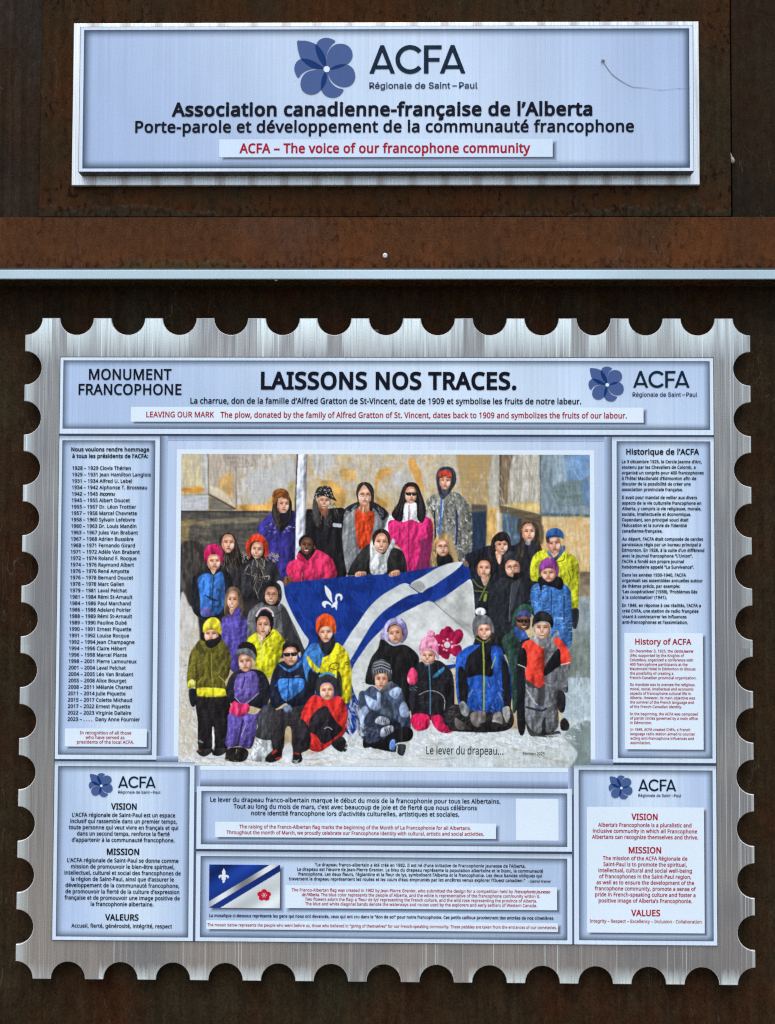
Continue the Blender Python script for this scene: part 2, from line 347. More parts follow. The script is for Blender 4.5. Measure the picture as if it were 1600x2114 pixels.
GLYPHS_N = r'''
A512|437 0 -69 177 -227 0 -68 -177 -73 0 224 575 65 0 223 -575/255 500 -25 -85 -65 -174 181 0
B521|241 573 66 -4 54 -11 43 -17 30 -26 19 -37 6 -47 -6 -42 -16 -35 -13 -14 -32 -23 -20 -8 -22 -5 0 -4 45 -12 20 -9 18 -12 15 -14 13 -17 9 -21 6 -24 2 -28 -3 -33 -8 -30 -13 -26 -18 -22 -23 -19 -28 -14 -31 -11 -36 -6 -39 -2 -201 0 0 573/256 329 44 2 34 8 23 13 15 19 9 23 3 29 -4 28 -11 23 -18 16 -27 12 -35 7 -44 2 -95 0 0 -182/150 269 0 -208 115 0 46 3 35 10 25 17 17 21 10 26 3 30 -2 20 -4 17 -7 16 -11 14 -15 12 -18 9 -23 7 -28 4 -33 2
C507|294 516 -28 -6 -25 -8 -24 -12 -21 -16 -18 -18 -16 -22 -13 -24 -10 -27 -8 -30 -6 -67 3 -45 7 -41 12 -36 17 -32 22 -27 27 -22 31 -15 37 -10 41 -3 49 3 45 8 44 12 0 -63 -44 -13 -47 -8 -57 -2 -55 4 -49 12 -42 20 -36 28 -29 34 -23 41 -16 47 -10 52 -3 57 2 42 6 40 10 37 14 34 18 31 21 28 25 24 29 20 32 16 36 12 39 7 43 3 57 -4 54 -12 25 -8 22 -10 -29 -61 -59 22 -46 8
D585|536 292 -3 -61 -12 -54 -20 -46 -27 -40 -35 -33 -40 -25 -48 -18 -54 -11 -60 -4 -159 0 0 573 176 0 55 -4 50 -11 45 -18 39 -24 33 -32 26 -38 19 -45 12 -51/460 289 -3 48 -8 42 -14 36 -19 29 -25 25 -30 18 -34 13 -40 8 -43 3 -94 0 0 -449 78 0 71 6 58 19 45 32 32 45 20 56
E446|398 0 -320 0 0 573 320 0 0 -64 -248 0 0 -179 233 0 0 -62 -233 0 0 -205 248 0
F416|150 0 -72 0 0 573 320 0 0 -64 -248 0 0 -203 233 0 0 -63 -233 0
G584|326 302 198 0 0 -280 -31 -10 -62 -13 -69 -6 -39 -1 -56 4 -50 12 -44 20 -37 27 -31 34 -24 41 -18 46 -11 53 -3 57 4 57 12 52 19 47 27 40 34 35 41 27 47 20 53 13 60 4 61 -4 58 -12 51 -18 -27 -63 -44 17 -24 7 -52 8 -27 1 -44 -3 -39 -9 -34 -16 -30 -21 -25 -27 -20 -32 -14 -36 -9 -41 -3 -46 3 -43 7 -41 12 -36 18 -33 23 -27 29 -22 35 -16 41 -10 72 -3 57 6 31 7 0 170 -126 0
H594|516 0 -73 0 0 267 -293 0 0 -267 -72 0 0 573 72 0 0 -243 293 0 0 243 73 0
I272|239 0 -207 0 0 42 67 15 0 458 -67 16 0 42 207 0 0 -42 -67 -16 0 -458 67 -15
J219|-16 -152 -21 2 -26 8 0 61 48 -8 23 1 25 7 12 7 18 21 6 15 4 19 1 592 72 0 0 -564 -2 -35 -6 -30 -10 -26 -14 -22 -18 -18 -21 -13 -23 -10 -27 -5
K496|496 0 -85 0 -202 273 -59 -51 0 -222 -72 0 0 573 72 0 0 -283 253 283 85 0 -227 -250
L420|78 0 0 573 72 0 0 -509 250 0 0 -64
M727|330 0 -188 502 -3 0 5 -155 0 -347 -66 0 0 573 106 0 177 -470 3 0 180 470 106 0 0 -573 -72 0 6 501 -3 0 -191 -501
N609|532 0 -85 0 -306 476 -3 0 6 -156 0 -320 -66 0 0 573 83 0 306 -474 3 0 -6 150 0 324 68 0
O626|577 287 -1 -43 -6 -40 -9 -38 -14 -34 -16 -31 -21 -28 -24 -24 -27 -20 -31 -16 -35 -12 -38 -7 -41 -2 -43 2 -39 7 -36 12 -31 16 -27 20 -24 24 -20 28 -16 31 -13 35 -9 37 -5 41 -2 43 3 56 10 52 16 46 22 40 30 35 36 28 42 20 50 12 56 4 55 -4 48 -12 42 -20 36 -28 29 -34 23 -41 17 -46 10 -52/125 287 2 -46 7 -41 11 -37 16 -32 21 -27 25 -21 31 -16 35 -9 41 -3 40 3 36 9 30 16 25 21 20 27 16 32 11 37 7 41 2 46 -5 67 -15 57 -25 46 -35 34 -48 20 -59 7 -40 -3 -36 -9 -31 -16 -25 -21 -21 -26 -16 -32 -11 -37 -7 -41
P485|229 573 68 -5 55 -15 41 -25 28 -33 18 -41 5 -50 -1 -23 -10 -45 -22 -40 -16 -18 -20 -16 -24 -13 -27 -11 -32 -8 -36 -5 -40 -2 -66 0 0 -223 -72 0 0 573/223 511 -73 0 0 -226 92 1 30 4 26 6 22 10 18 12 14 16 10 18 6 23 2 26 -4 34 -12 27 -20 22 -28 15 -37 9
Q626|577 287 -2 -45 -6 -42 -10 -40 -15 -36 -19 -32 -22 -28 -27 -24 -31 -19 -34 -15 137 -142 -104 0 -110 129 -20 -1 -43 2 -39 7 -36 12 -31 16 -27 20 -24 24 -20 28 -16 31 -13 35 -9 37 -5 41 -2 43 3 56 10 52 16 46 22 40 30 35 36 28 42 20 50 12 56 4 55 -4 48 -12 42 -20 36 -28 29 -34 23 -41 17 -46 10 -52/125 287 2 -46 7 -41 11 -37 16 -32 21 -27 25 -21 31 -16 35 -9 41 -3 40 3 36 9 30 16 25 21 20 27 16 32 11 37 7 41 2 46 -5 67 -15 57 -25 46 -35 34 -48 20 -59 7 -40 -3 -36 -9 -31 -16 -25 -21 -21 -26 -16 -32 -11 -37 -7 -41
R499|236 573 45 -2 39 -6 33 -10 28 -15 23 -18 18 -22 12 -26 8 -30 2 -34 -2 -29 -5 -25 -10 -22 -12 -19 -14 -17 -16 -13 -36 -21 -19 -7 157 -257 -84 0 -139 237 -114 0 0 -237 -72 0 0 573/150 510 0 -212 86 0 42 3 34 9 26 15 17 22 11 27 4 33 -2 23 -5 20 -8 17 -12 13 -15 11 -18 9 -49 9
S440|403 153 -3 -32 -8 -29 -14 -26 -19 -22 -24 -18 -28 -15 -33 -10 -36 -7 -61 -2 -94 12 -42 15 0 69 45 -16 56 -13 59 -4 27 1 24 4 21 6 17 8 15 11 11 13 8 15 5 16 0 35 -4 16 -7 14 -10 13 -31 23 -49 23 -56 21 -41 20 -33 23 -24 27 -17 31 -8 38 -1 22 3 29 7 26 13 23 18 20 21 17 26 13 29 10 32 6 34 2 59 -4 28 -5 49 -14 22 -9 -23 -62 -41 15 -47 11 -49 4 -42 -4 -18 -6 -27 -18 -9 -11 -7 -14 -4 -14 0 -34 4 -16 7 -14 10 -13 29 -22 135 -58 25 -14 21 -15 18 -17 14 -19 10 -22 6 -25
T446|259 0 -72 0 0 509 -179 0 0 64 429 0 0 -64 -178 0
U586|513 202 -2 -38 -8 -36 -14 -33 -19 -30 -24 -25 -30 -20 -36 -16 -42 -9 -48 -3 -65 6 -54 20 -43 32 -31 43 -19 51 -6 60 0 369 72 0 0 -372 4 -43 13 -36 21 -29 29 -21 37 -13 46 -4 33 2 28 6 24 10 20 15 16 17 12 21 8 23 5 25 2 28 0 371 71 0
V481|481 573 -204 -573 -73 0 -204 573 75 0 153 -441 13 -52 16 67 148 426
W746|735 573 -152 -573 -73 0 -140 488 -28 -115 -108 -373 -73 0 -151 573 75 0 110 -444 6 -42 24 116 108 370 74 0 125 -422 12 -64 28 137 88 349
X470|467 0 -82 0 -152 249 -154 -249 -76 0 190 298 -178 275 80 0 141 -225 141 225 76 0 -177 -273
Y454|227 291 149 282 78 0 -191 -351 0 -222 -72 0 0 219 -191 354 79 0
Z459|427 0 -397 0 0 55 302 453 -292 0 0 65 379 0 0 -55 -301 -454 309 0
a450|231 437 48 -4 39 -11 29 -19 21 -28 13 -37 4 -45 0 -293 -51 0 -14 61 -3 0 -25 -28 -27 -20 -31 -14 -18 -4 -44 -3 -24 1 -24 5 -21 8 -19 10 -16 14 -13 18 -10 20 -6 24 -2 27 6 40 16 33 28 27 40 19 52 13 64 6 73 2 0 26 -3 32 -7 25 -13 17 -18 12 -22 7 -26 2 -44 -4 -77 -29 -22 53 42 19 51 13 27 4/252 208 -48 -5 -37 -8 -26 -13 -17 -17 -11 -21 -3 -25 2 -22 8 -18 12 -13 16 -10 19 -5 21 -2 35 3 30 10 26 17 20 24 12 31 4 38 0 38
b493|135 373 4 0 14 17 16 15 20 14 24 10 27 6 32 2 50 -6 43 -19 36 -31 27 -43 16 -55 5 -68 -2 -47 -8 -41 -12 -36 -17 -30 -20 -25 -25 -19 -28 -14 -31 -8 -34 -3 -32 2 -27 6 -24 10 -20 14 -16 14 -14 17 -6 0 -14 -55 -51 0 0 609 71 0/260 379 -29 -2 -24 -6 -19 -10 -16 -13 -13 -18 -9 -22 -6 -26 -4 -30 -1 -38 3 -49 8 -40 15 -32 22 -24 32 -14 42 -4 36 4 28 14 23 24 15 33 10 40 3 50 -3 49 -10 41 -15 32 -23 22 -29 14
c385|241 -8 -37 3 -34 7 -31 13 -27 19 -24 24 -19 29 -14 36 -8 42 -3 48 3 49 9 43 15 37 19 30 24 24 28 19 32 13 34 7 37 3 43 -3 56 -14 14 -6 -21 -59 -45 14 -48 6 -27 -2 -24 -6 -21 -10 -17 -15 -14 -18 -10 -22 -8 -26 -6 -64 6 -61 8 -26 10 -22 14 -18 17 -15 19 -10 23 -6 26 -2 43 3 53 15 15 7 0 -63 -47 -17
d493|221 -8 -50 6 -43 19 -36 31 -27 43 -16 55 -5 68 5 68 17 56 27 43 35 32 43 19 50 6 41 -4 34 -11 27 -16 22 -21 9 -12 5 0 -5 64 0 171 71 0 0 -609 -57 0 -10 58 -4 0 -19 -23 -25 -20 -14 -8 -34 -11/232 51 41 4 32 12 23 21 15 29 9 37 3 59 -3 50 -9 41 -14 32 -23 24 -32 15 -43 4 -35 -5 -28 -15 -22 -25 -16 -34 -10 -40 -3 -47 3 -48 10 -40 16 -32 22 -24 29 -14
e452|234 438 35 -3 32 -8 28 -13 25 -18 20 -23 16 -27 12 -31 7 -34 2 -80 -294 0 5 -44 12 -38 20 -29 27 -21 34 -13 39 -4 51 4 43 10 44 16 0 -62 -43 -16 -45 -9 -53 -3 -39 3 -36 8 -33 14 -29 19 -24 25 -20 30 -14 35 -9 41 -3 45 3 45 8 40 13 36 18 31 22 26 26 21 30 15 34 9/233 380 -31 -3 -27 -11 -21 -18 -17 -25 -12 -30 -6 -36 219 0 -5 45 -7 20 -8 16 -12 15 -14 11 -16 9 -20 5
f276|266 375 -108 0 0 -375 -71 0 0 375 -75 0 0 33 75 24 2 60 6 30 9 25 12 21 16 17 20 12 22 9 25 6 60 0 41 -9 10 -4 -18 -55 -41 10 -23 2 -22 -3 -17 -8 -14 -13 -9 -19 -6 -24 -2 -59 108 0
g493|221 438 27 -2 25 -5 24 -9 22 -13 19 -16 17 -20 4 0 10 57 56 0 0 -437 -2 -39 -7 -34 -12 -29 -16 -26 -21 -20 -26 -17 -31 -11 -36 -7 -72 -2 -55 6 -48 12 -21 9 0 65 21 -10 50 -15 57 -8 31 -1 34 4 29 11 24 18 17 24 11 29 6 105 -4 0 -16 -20 -18 -16 -21 -13 -24 -9 -25 -5 -29 -2 -51 6 -44 20 -35 33 -26 44 -16 54 -5 65 5 64 16 54 26 45 35 34 43 20/230 379 -23 -3 -20 -6 -18 -11 -16 -15 -13 -18 -10 -23 -7 -26 -6 -64 3 -48 10 -41 16 -32 23 -24 28 -14 35 -4 39 3 17 5 15 7 23 20 10 13 13 33 6 42 0 78 -5 31 -7 27 -11 22 -13 17 -17 14 -21 9 -24 6
h496|135 370 5 0 9 15 25 22 30 17 34 10 35 3 33 -2 29 -5 25 -9 22 -13 17 -17 14 -21 10 -26 6 -30 2 -34 0 -280 -70 0 0 275 -3 32 -7 26 -13 20 -19 14 -24 9 -30 3 -30 -2 -25 -7 -21 -10 -16 -13 -13 -18 -10 -21 -6 -25 -4 -29 -1 -254 -71 0 0 609 71 0
i207|139 430 0 -430 -71 0 0 430/115 590 18 -10 7 -8 4 -12 0 -28 -4 -11 -7 -9 -18 -10 -22 0 -10 4 -8 6 -7 9 -4 11 0 28 4 12 15 14 10 4
j207|-18 -190 -26 7 0 57 43 -8 26 2 14 4 12 8 10 12 5 18 2 23 0 497 71 0 0 -494 -6 -49 -7 -20 -10 -18 -13 -15 -16 -11 -20 -9 -23 -5/64 560 4 12 15 14 10 4 22 0 18 -10 7 -8 4 -12 0 -28 -4 -11 -7 -9 -18 -10 -22 0 -10 4 -8 6 -7 9 -4 11
k428|135 221 3 0 51 64 137 145 83 0 -174 -184 186 -246 -85 0 -149 200 -49 -42 0 -158 -70 0 0 609 70 0
l207|139 0 -71 0 0 609 71 0
m750|540 438 44 -4 37 -13 28 -20 20 -30 12 -41 4 -50 0 -280 -70 0 0 277 -2 31 -7 25 -12 20 -17 14 -22 9 -27 3 -38 -5 -30 -12 -22 -20 -15 -27 -9 -35 -3 -43 0 -237 -69 0 -1 298 -9 35 -7 14 -10 12 -26 15 -36 5 -26 -2 -23 -7 -19 -10 -15 -13 -12 -18 -8 -21 -6 -25 -4 -28 -1 -255 -71 0 0 430 57 0 11 -59 4 0 20 27 26 20 31 13 32 6 17 1 32 -2 27 -6 24 -10 20 -14 17 -18 12 -22 4 0 16 22 20 18 23 14 25 10 26 6
n496|275 438 47 -4 39 -13 30 -20 22 -30 13 -41 5 -50 0 -280 -70 0 0 275 -3 32 -7 26 -13 20 -19 14 -24 9 -30 3 -43 -5 -33 -13 -23 -23 -15 -30 -9 -39 -3 -46 0 -223 -71 0 0 430 57 0 11 -59 4 0 22 27 13 11 31 16 33 10
o485|442 216 -6 -66 -8 -29 -11 -26 -13 -24 -16 -20 -19 -18 -21 -15 -24 -11 -25 -8 -28 -5 -30 -2 -27 2 -26 5 -25 8 -23 11 -21 15 -19 18 -16 20 -14 24 -11 26 -8 29 -5 31 -2 35 3 45 8 40 13 35 19 31 23 25 27 20 32 14 35 9 40 3 37 -3 35 -9 31 -14 27 -20 24 -25 19 -31 14 -35 8 -40/117 216 6 -62 7 -26 11 -23 14 -19 17 -15 20 -12 24 -6 27 -2 27 2 24 6 20 12 17 15 14 19 11 23 7 26 6 62 -6 61 -8 26 -10 22 -14 19 -17 15 -20 11 -24 6 -28 3 -40 -5 -31 -15 -24 -24 -17 -32 -10 -40
p493|273 438 49 -6 43 -19 36 -30 27 -44 16 -55 5 -68 -2 -46 -8 -41 -12 -36 -17 -31 -20 -25 -25 -20 -28 -14 -31 -8 -34 -3 -41 4 -34 11 -15 8 -24 18 -19 22 -5 0 5 -71 0 -176 -71 0 0 622 58 0 10 -59 3 0 19 23 24 20 31 15 38 8/260 379 -27 -2 -23 -6 -20 -9 -16 -13 -13 -16 -9 -20 -7 -24 -6 -73 1 -34 4 -30 6 -26 9 -23 13 -18 16 -15 20 -11 25 -6 28 -2 25 2 22 7 18 12 15 16 13 20 10 23 7 26 4 29 1 31 -3 45 -10 40 -15 32 -23 25 -29 15
q493|358 58 -4 0 -14 -18 -17 -15 -20 -14 -24 -10 -28 -7 -32 -2 -49 6 -42 19 -35 31 -27 43 -17 55 -5 68 3 47 7 41 13 36 16 30 21 25 25 20 28 14 31 8 33 3 32 -2 27 -7 24 -10 20 -14 17 -16 14 -18 3 0 11 59 56 0 0 -622 -71 0/233 51 27 1 24 6 20 9 16 12 13 17 9 20 7 24 6 73 -3 50 -9 42 -15 32 -23 24 -32 14 -42 4 -35 -5 -29 -15 -22 -25 -15 -34 -10 -40 -3 -47 3 -48 10 -39 16 -33 22 -23 29 -15
r331|312 435 7 -2 -9 -65 -46 6 -16 -1 -31 -10 -28 -17 -13 -12 -20 -29 -13 -35 -4 -41 0 -229 -71 0 0 430 58 0 8 -79 3 0 33 44 28 23 33 15 18 4
s384|348 119 -2 -27 -7 -23 -12 -20 -16 -17 -19 -14 -24 -12 -27 -8 -65 -6 -54 3 -63 16 -17 8 0 64 39 -16 47 -13 25 -4 25 -1 33 2 25 6 20 9 13 13 8 15 3 18 -4 20 -12 18 -25 17 -115 50 -40 22 -15 13 -12 14 -9 17 -5 19 -2 22 5 34 15 28 24 22 33 17 39 10 45 3 50 -4 46 -10 41 -15 -24 -56 -77 24 -41 3 -26 -1 -22 -5 -18 -8 -13 -10 -7 -13 -3 -15 1 -11 10 -19 8 -8 27 -16 114 -48 21 -11 32 -24 12 -15 8 -17 5 -19
t289|222 50 42 6 8 3 0 -54 -19 -7 -40 -6 -35 1 -21 4 -37 16 -16 14 -13 17 -9 22 -6 27 -2 32 0 250 -61 0 0 34 62 28 28 91 41 0 0 -98 125 0 0 -55 -125 0 0 -248 2 -24 7 -20 10 -14 14 -11 16 -6
u496|427 430 0 -430 -57 0 -11 57 -3 0 -10 -14 -25 -23 -31 -16 -34 -9 -36 -3 -33 2 -28 5 -25 9 -22 13 -17 17 -14 21 -10 26 -6 29 -2 34 0 282 72 0 0 -277 2 -31 8 -26 13 -20 18 -14 24 -9 30 -2 30 2 25 6 21 10 17 13 13 18 9 21 7 25 4 29 1 255
v407|163 0 -163 430 75 0 122 -347 4 -20 3 0 37 113 91 254 75 0 -163 -430
w630|316 357 -3 0 -22 -93 -84 -263 -80 0 -118 430 73 0 86 -347 1 -11 3 0 29 115 76 243 77 0 100 -335 3 -22 3 0 29 127 60 230 72 0 -119 -430 -83 0
x424|170 220 -148 210 80 0 111 -162 109 162 80 0 -149 -210 157 -220 -80 0 -117 172 -119 -172 -80 0
y409|1 430 75 0 117 -313 12 -49 4 0 36 118 88 244 76 0 -196 -515 -25 -45 -31 -34 -19 -12 -21 -9 -23 -6 -50 -1 -35 6 0 56 47 -5 30 4 13 5 22 16 17 23 14 28 22 57
z377|346 0 -315 0 0 47 231 328 -217 0 0 55 295 0 0 -53 -228 -322 234 0
0459|419 287 -4 -86 -6 -38 -8 -35 -11 -31 -14 -27 -17 -23 -20 -20 -23 -15 -26 -11 -29 -7 -32 -2 -41 4 -35 12 -31 19 -25 27 -21 34 -16 41 -12 47 -6 53 -3 58 2 59 7 53 10 47 15 40 20 34 26 27 30 19 37 12 43 3 40 -3 35 -12 31 -19 26 -27 21 -34 17 -40 11 -47 7 -53/111 238 4 -44 6 -38 10 -31 12 -27 16 -20 19 -14 24 -9 27 -3 27 3 23 9 19 14 16 20 12 26 10 32 7 38 4 44 0 98 -4 44 -7 37 -10 32 -12 26 -16 20 -19 15 -23 8 -27 3 -27 -3 -24 -8 -19 -15 -16 -20 -12 -26 -10 -32 -6 -37 -4 -44
1459|285 0 -69 0 3 499 -50 -44 -61 -50 -37 47 155 121 59 0
2459|417 0 -379 0 0 59 223 228 19 22 15 22 20 45 5 23 2 25 -4 29 -9 24 -15 19 -21 14 -24 8 -28 2 -27 -1 -25 -5 -22 -8 -43 -24 -21 -16 -38 47 15 13 34 22 38 17 42 12 47 4 34 -2 30 -7 28 -10 23 -14 20 -17 16 -21 12 -25 7 -27 3 -30 -2 -29 -6 -28 -11 -27 -14 -26 -17 -26 -43 -51 -173 -174 0 -3 289 0
3459|395 439 -1 -25 -5 -22 -8 -20 -11 -17 -14 -16 -16 -13 -40 -19 -23 -5 0 -4 42 -8 34 -14 26 -21 19 -26 11 -31 4 -35 -3 -32 -7 -30 -13 -27 -19 -24 -23 -20 -30 -16 -35 -12 -42 -8 -48 -2 -57 3 -51 10 -49 18 0 66 51 -20 27 -8 54 -9 26 -1 47 4 37 10 27 16 19 23 11 28 4 32 -2 23 -6 19 -11 17 -14 13 -18 11 -23 8 -25 6 -61 4 -56 0 0 61 86 1 27 5 23 7 19 11 16 12 13 15 9 17 5 19 2 21 -3 26 -9 21 -16 17 -21 13 -25 8 -50 2 -52 -10 -44 -20 -28 -18 -36 48 22 16 54 26 32 10 34 6 37 2 55 -5 44 -13 35 -23 24 -29 14 -34
4459|443 130 -84 0 0 -130 -68 0 0 130 -274 0 0 60 269 386 73 0 0 -383 84 0/295 500 -3 0 -22 -44 -184 -263 205 0
5459|258 349 34 -7 30 -11 27 -15 22 -19 18 -23 13 -27 8 -30 3 -34 -3 -38 -8 -34 -15 -30 -19 -27 -25 -22 -29 -17 -34 -13 -38 -7 -43 -3 -57 4 -51 10 -40 17 0 67 20 -11 50 -17 53 -9 26 -1 52 6 22 7 19 11 17 13 13 17 10 20 6 23 2 27 -4 34 -12 29 -19 23 -27 17 -36 10 -46 3 -85 -9 -13 -3 -35 22 22 271 287 0 0 -65 -227 0 -14 -166 70 9
6459|44 245 3 65 10 64 7 30 23 57 34 49 22 20 25 18 28 14 32 10 37 6 41 3 62 -5 9 -3 0 -60 -21 6 -48 4 -35 -2 -31 -6 -26 -11 -23 -13 -20 -17 -15 -20 -24 -47 -13 -55 -6 -61 4 0 19 24 25 20 31 15 19 5 42 3 32 -2 29 -7 26 -11 23 -16 19 -19 16 -24 12 -28 7 -31 2 -36 -2 -37 -8 -35 -12 -30 -17 -27 -21 -22 -25 -18 -29 -13 -32 -7 -36 -3 -27 2 -25 5 -24 8 -23 12 -21 16 -18 19 -17 22 -14 27 -11 30 -8 33 -5 38/238 51 32 4 27 11 23 18 17 25 11 34 3 41 -3 34 -9 29 -15 24 -22 18 -28 11 -33 3 -24 -2 -22 -5 -20 -9 -18 -11 -14 -13 -12 -15 -9 -16 -5 -17 -2 -17 4 -35 10 -34 17 -30 24 -25 15 -10 16 -7
7459|109 0 235 508 -309 0 0 65 384 0 0 -55 -232 -518
8459|229 581 32 -2 30 -5 27 -9 23 -12 21 -15 16 -19 12 -22 8 -25 2 -29 -1 -22 -5 -20 -9 -18 -24 -31 -32 -27 -38 -22 44 -24 38 -29 16 -16 12 -18 10 -20 6 -23 2 -25 -3 -30 -8 -28 -13 -25 -17 -21 -22 -18 -26 -15 -30 -10 -33 -7 -36 -2 -39 2 -35 6 -31 10 -26 14 -22 18 -17 21 -12 24 -7 28 -3 31 2 25 6 23 9 20 26 35 17 15 39 25 20 10 -35 23 -30 28 -22 33 -7 18 -5 21 -1 22 2 28 8 25 12 21 17 19 20 15 24 13 27 8 29 6/108 145 4 -26 9 -23 17 -20 23 -16 31 -9 37 -3 36 3 30 9 24 16 17 20 10 24 4 28 -2 18 -5 16 -8 15 -11 14 -31 24 -40 21 -36 14 -43 -21 -32 -24 -12 -13 -16 -30/228 524 -28 -3 -24 -7 -21 -12 -16 -16 -9 -20 -3 -25 1 -19 5 -16 8 -15 23 -24 68 -37 50 27 14 10 21 25 8 14 4 17 1 18 -3 25 -9 20 -16 16 -20 12 -25 7
9459|417 328 -3 -65 -9 -64 -8 -31 -10 -29 -13 -27 -16 -26 -18 -23 -22 -21 -25 -17 -28 -14 -33 -11 -37 -6 -78 0 -35 6 0 60 58 -10 48 2 30 6 27 10 23 14 19 17 16 19 24 47 13 56 6 60 -5 0 -19 -23 -25 -20 -31 -15 -39 -8 -23 -1 -31 2 -29 7 -26 12 -23 15 -19 20 -15 24 -12 27 -7 31 -2 35 3 39 7 34 13 31 17 26 21 23 26 17 29 13 32 8 35 3 27 -2 25 -5 24 -9 23 -12 20 -16 19 -19 16 -23 14 -26 11 -30 8 -33 5 -37/223 521 -31 -3 -27 -11 -23 -19 -18 -25 -11 -34 -3 -41 3 -34 9 -29 15 -24 21 -17 28 -11 34 -4 24 2 22 5 20 9 18 11 26 29 9 16 5 17 2 16 -4 35 -10 34 -17 31 -24 25 -31 17 -18 4
à450|231 437 48 -4 39 -11 29 -19 21 -28 13 -37 4 -45 0 -293 -51 0 -14 61 -3 0 -25 -28 -27 -20 -31 -14 -18 -4 -44 -3 -24 1 -24 5 -21 8 -19 10 -16 14 -13 18 -10 20 -6 24 -2 27 6 40 16 33 28 27 40 19 52 13 64 6 73 2 0 26 -3 32 -7 25 -13 17 -18 12 -22 7 -26 2 -44 -4 -77 -29 -22 53 42 19 51 13 27 4/252 208 -48 -5 -37 -8 -26 -13 -17 -17 -11 -21 -3 -25 2 -22 8 -18 12 -13 16 -10 19 -5 21 -2 35 3 30 10 26 17 20 24 12 31 4 38 0 38/205 614 31 -54 46 -64 0 -10 -47 0 -53 48 -49 55 -12 17 0 8
â450|231 437 48 -4 39 -11 29 -19 21 -28 13 -37 4 -45 0 -293 -51 0 -14 61 -3 0 -25 -28 -27 -20 -31 -14 -18 -4 -44 -3 -24 1 -24 5 -21 8 -19 10 -16 14 -13 18 -10 20 -6 24 -2 27 6 40 16 33 28 27 40 19 52 13 64 6 73 2 0 26 -3 32 -7 25 -13 17 -18 12 -22 7 -26 2 -44 -4 -77 -29 -22 53 42 19 51 13 27 4/252 208 -48 -5 -37 -8 -26 -13 -17 -17 -11 -21 -3 -25 2 -22 8 -18 12 -13 16 -10 19 -5 21 -2 35 3 30 10 26 17 20 24 12 31 4 38 0 38/261 614 39 -54 61 -65 0 -9 -50 0 -73 58 -14 14 -58 -52 -28 -20 -48 0 0 9 91 107 7 12
ç385|241 -8 -37 3 -34 7 -31 13 -27 19 -24 24 -19 29 -14 36 -8 42 -3 48 3 49 9 43 15 37 19 30 24 24 28 19 32 13 34 7 37 3 43 -3 56 -14 14 -6 -21 -59 -45 14 -48 6 -27 -2 -24 -6 -21 -10 -17 -15 -14 -18 -10 -22 -8 -26 -6 -64 6 -61 8 -26 10 -22 14 -18 17 -15 19 -10 23 -6 26 -2 43 3 53 15 15 7 0 -63 -47 -17/306 -111 -3 -24 -10 -20 -16 -16 -23 -12 -30 -7 -76 2 0 44 60 -4 26 7 9 7 5 9 1 12 -2 13 -7 10 -27 13 -17 5 -20 3 35 69 46 0 -20 -43 35 -12 18 -13 12 -19
è452|234 438 35 -3 32 -8 28 -13 25 -18 20 -23 16 -27 12 -31 7 -34 2 -80 -294 0 5 -44 12 -38 20 -29 27 -21 34 -13 39 -4 51 4 43 10 44 16 0 -62 -43 -16 -45 -9 -53 -3 -39 3 -36 8 -33 14 -29 19 -24 25 -20 30 -14 35 -9 41 -3 45 3 45 8 40 13 36 18 31 22 26 26 21 30 15 34 9/233 380 -31 -3 -27 -11 -21 -18 -17 -25 -12 -30 -6 -36 219 0 -5 45 -7 20 -8 16 -12 15 -14 11 -16 9 -20 5/209 614 40 -68 36 -50 0 -10 -47 0 -53 48 -61 72 0 8
é452|234 438 35 -3 32 -8 28 -13 25 -18 20 -23 16 -27 12 -31 7 -34 2 -80 -294 0 5 -44 12 -38 20 -29 27 -21 34 -13 39 -4 51 4 43 10 44 16 0 -62 -43 -16 -45 -9 -53 -3 -39 3 -36 8 -33 14 -29 19 -24 25 -20 30 -14 35 -9 41 -3 45 3 45 8 40 13 36 18 31 22 26 26 21 30 15 34 9/233 380 -31 -3 -27 -11 -21 -18 -17 -25 -12 -30 -6 -36 219 0 -5 45 -7 20 -8 16 -12 15 -14 11 -16 9 -20 5/347 606 -40 -49 -74 -71 -47 0 0 10 70 106 6 12 85 0
ê452|234 438 35 -3 32 -8 28 -13 25 -18 20 -23 16 -27 12 -31 7 -34 2 -80 -294 0 5 -44 12 -38 20 -29 27 -21 34 -13 39 -4 51 4 43 10 44 16 0 -62 -43 -16 -45 -9 -53 -3 -39 3 -36 8 -33 14 -29 19 -24 25 -20 30 -14 35 -9 41 -3 45 3 45 8 40 13 36 18 31 22 26 26 21 30 15 34 9/233 380 -31 -3 -27 -11 -21 -18 -17 -25 -12 -30 -6 -36 219 0 -5 45 -7 20 -8 16 -12 15 -14 11 -16 9 -20 5/264 614 27 -39 73 -80 0 -9 -50 0 -73 58 -14 14 -58 -52 -28 -20 -48 0 0 9 82 94 17 25
ë452|234 438 35 -3 32 -8 28 -13 25 -18 20 -23 16 -27 12 -31 7 -34 2 -80 -294 0 5 -44 12 -38 20 -29 27 -21 34 -13 39 -4 51 4 43 10 44 16 0 -62 -43 -16 -45 -9 -53 -3 -39 3 -36 8 -33 14 -29 19 -24 25 -20 30 -14 35 -9 41 -3 45 3 45 8 40 13 36 18 31 22 26 26 21 30 15 34 9/233 380 -31 -3 -27 -11 -21 -18 -17 -25 -12 -30 -6 -36 219 0 -5 45 -7 20 -8 16 -12 15 -14 11 -16 9 -20 5/116 546 5 23 14 12 19 4 19 -4 14 -12 5 -23 -5 -22 -14 -14 -19 -4 -19 4 -14 14/268 559 4 10 6 7 16 8 20 0 16 -8 7 -7 5 -23 -5 -22 -15 -14 -18 -4 -18 4 -8 6 -6 8 -4 10
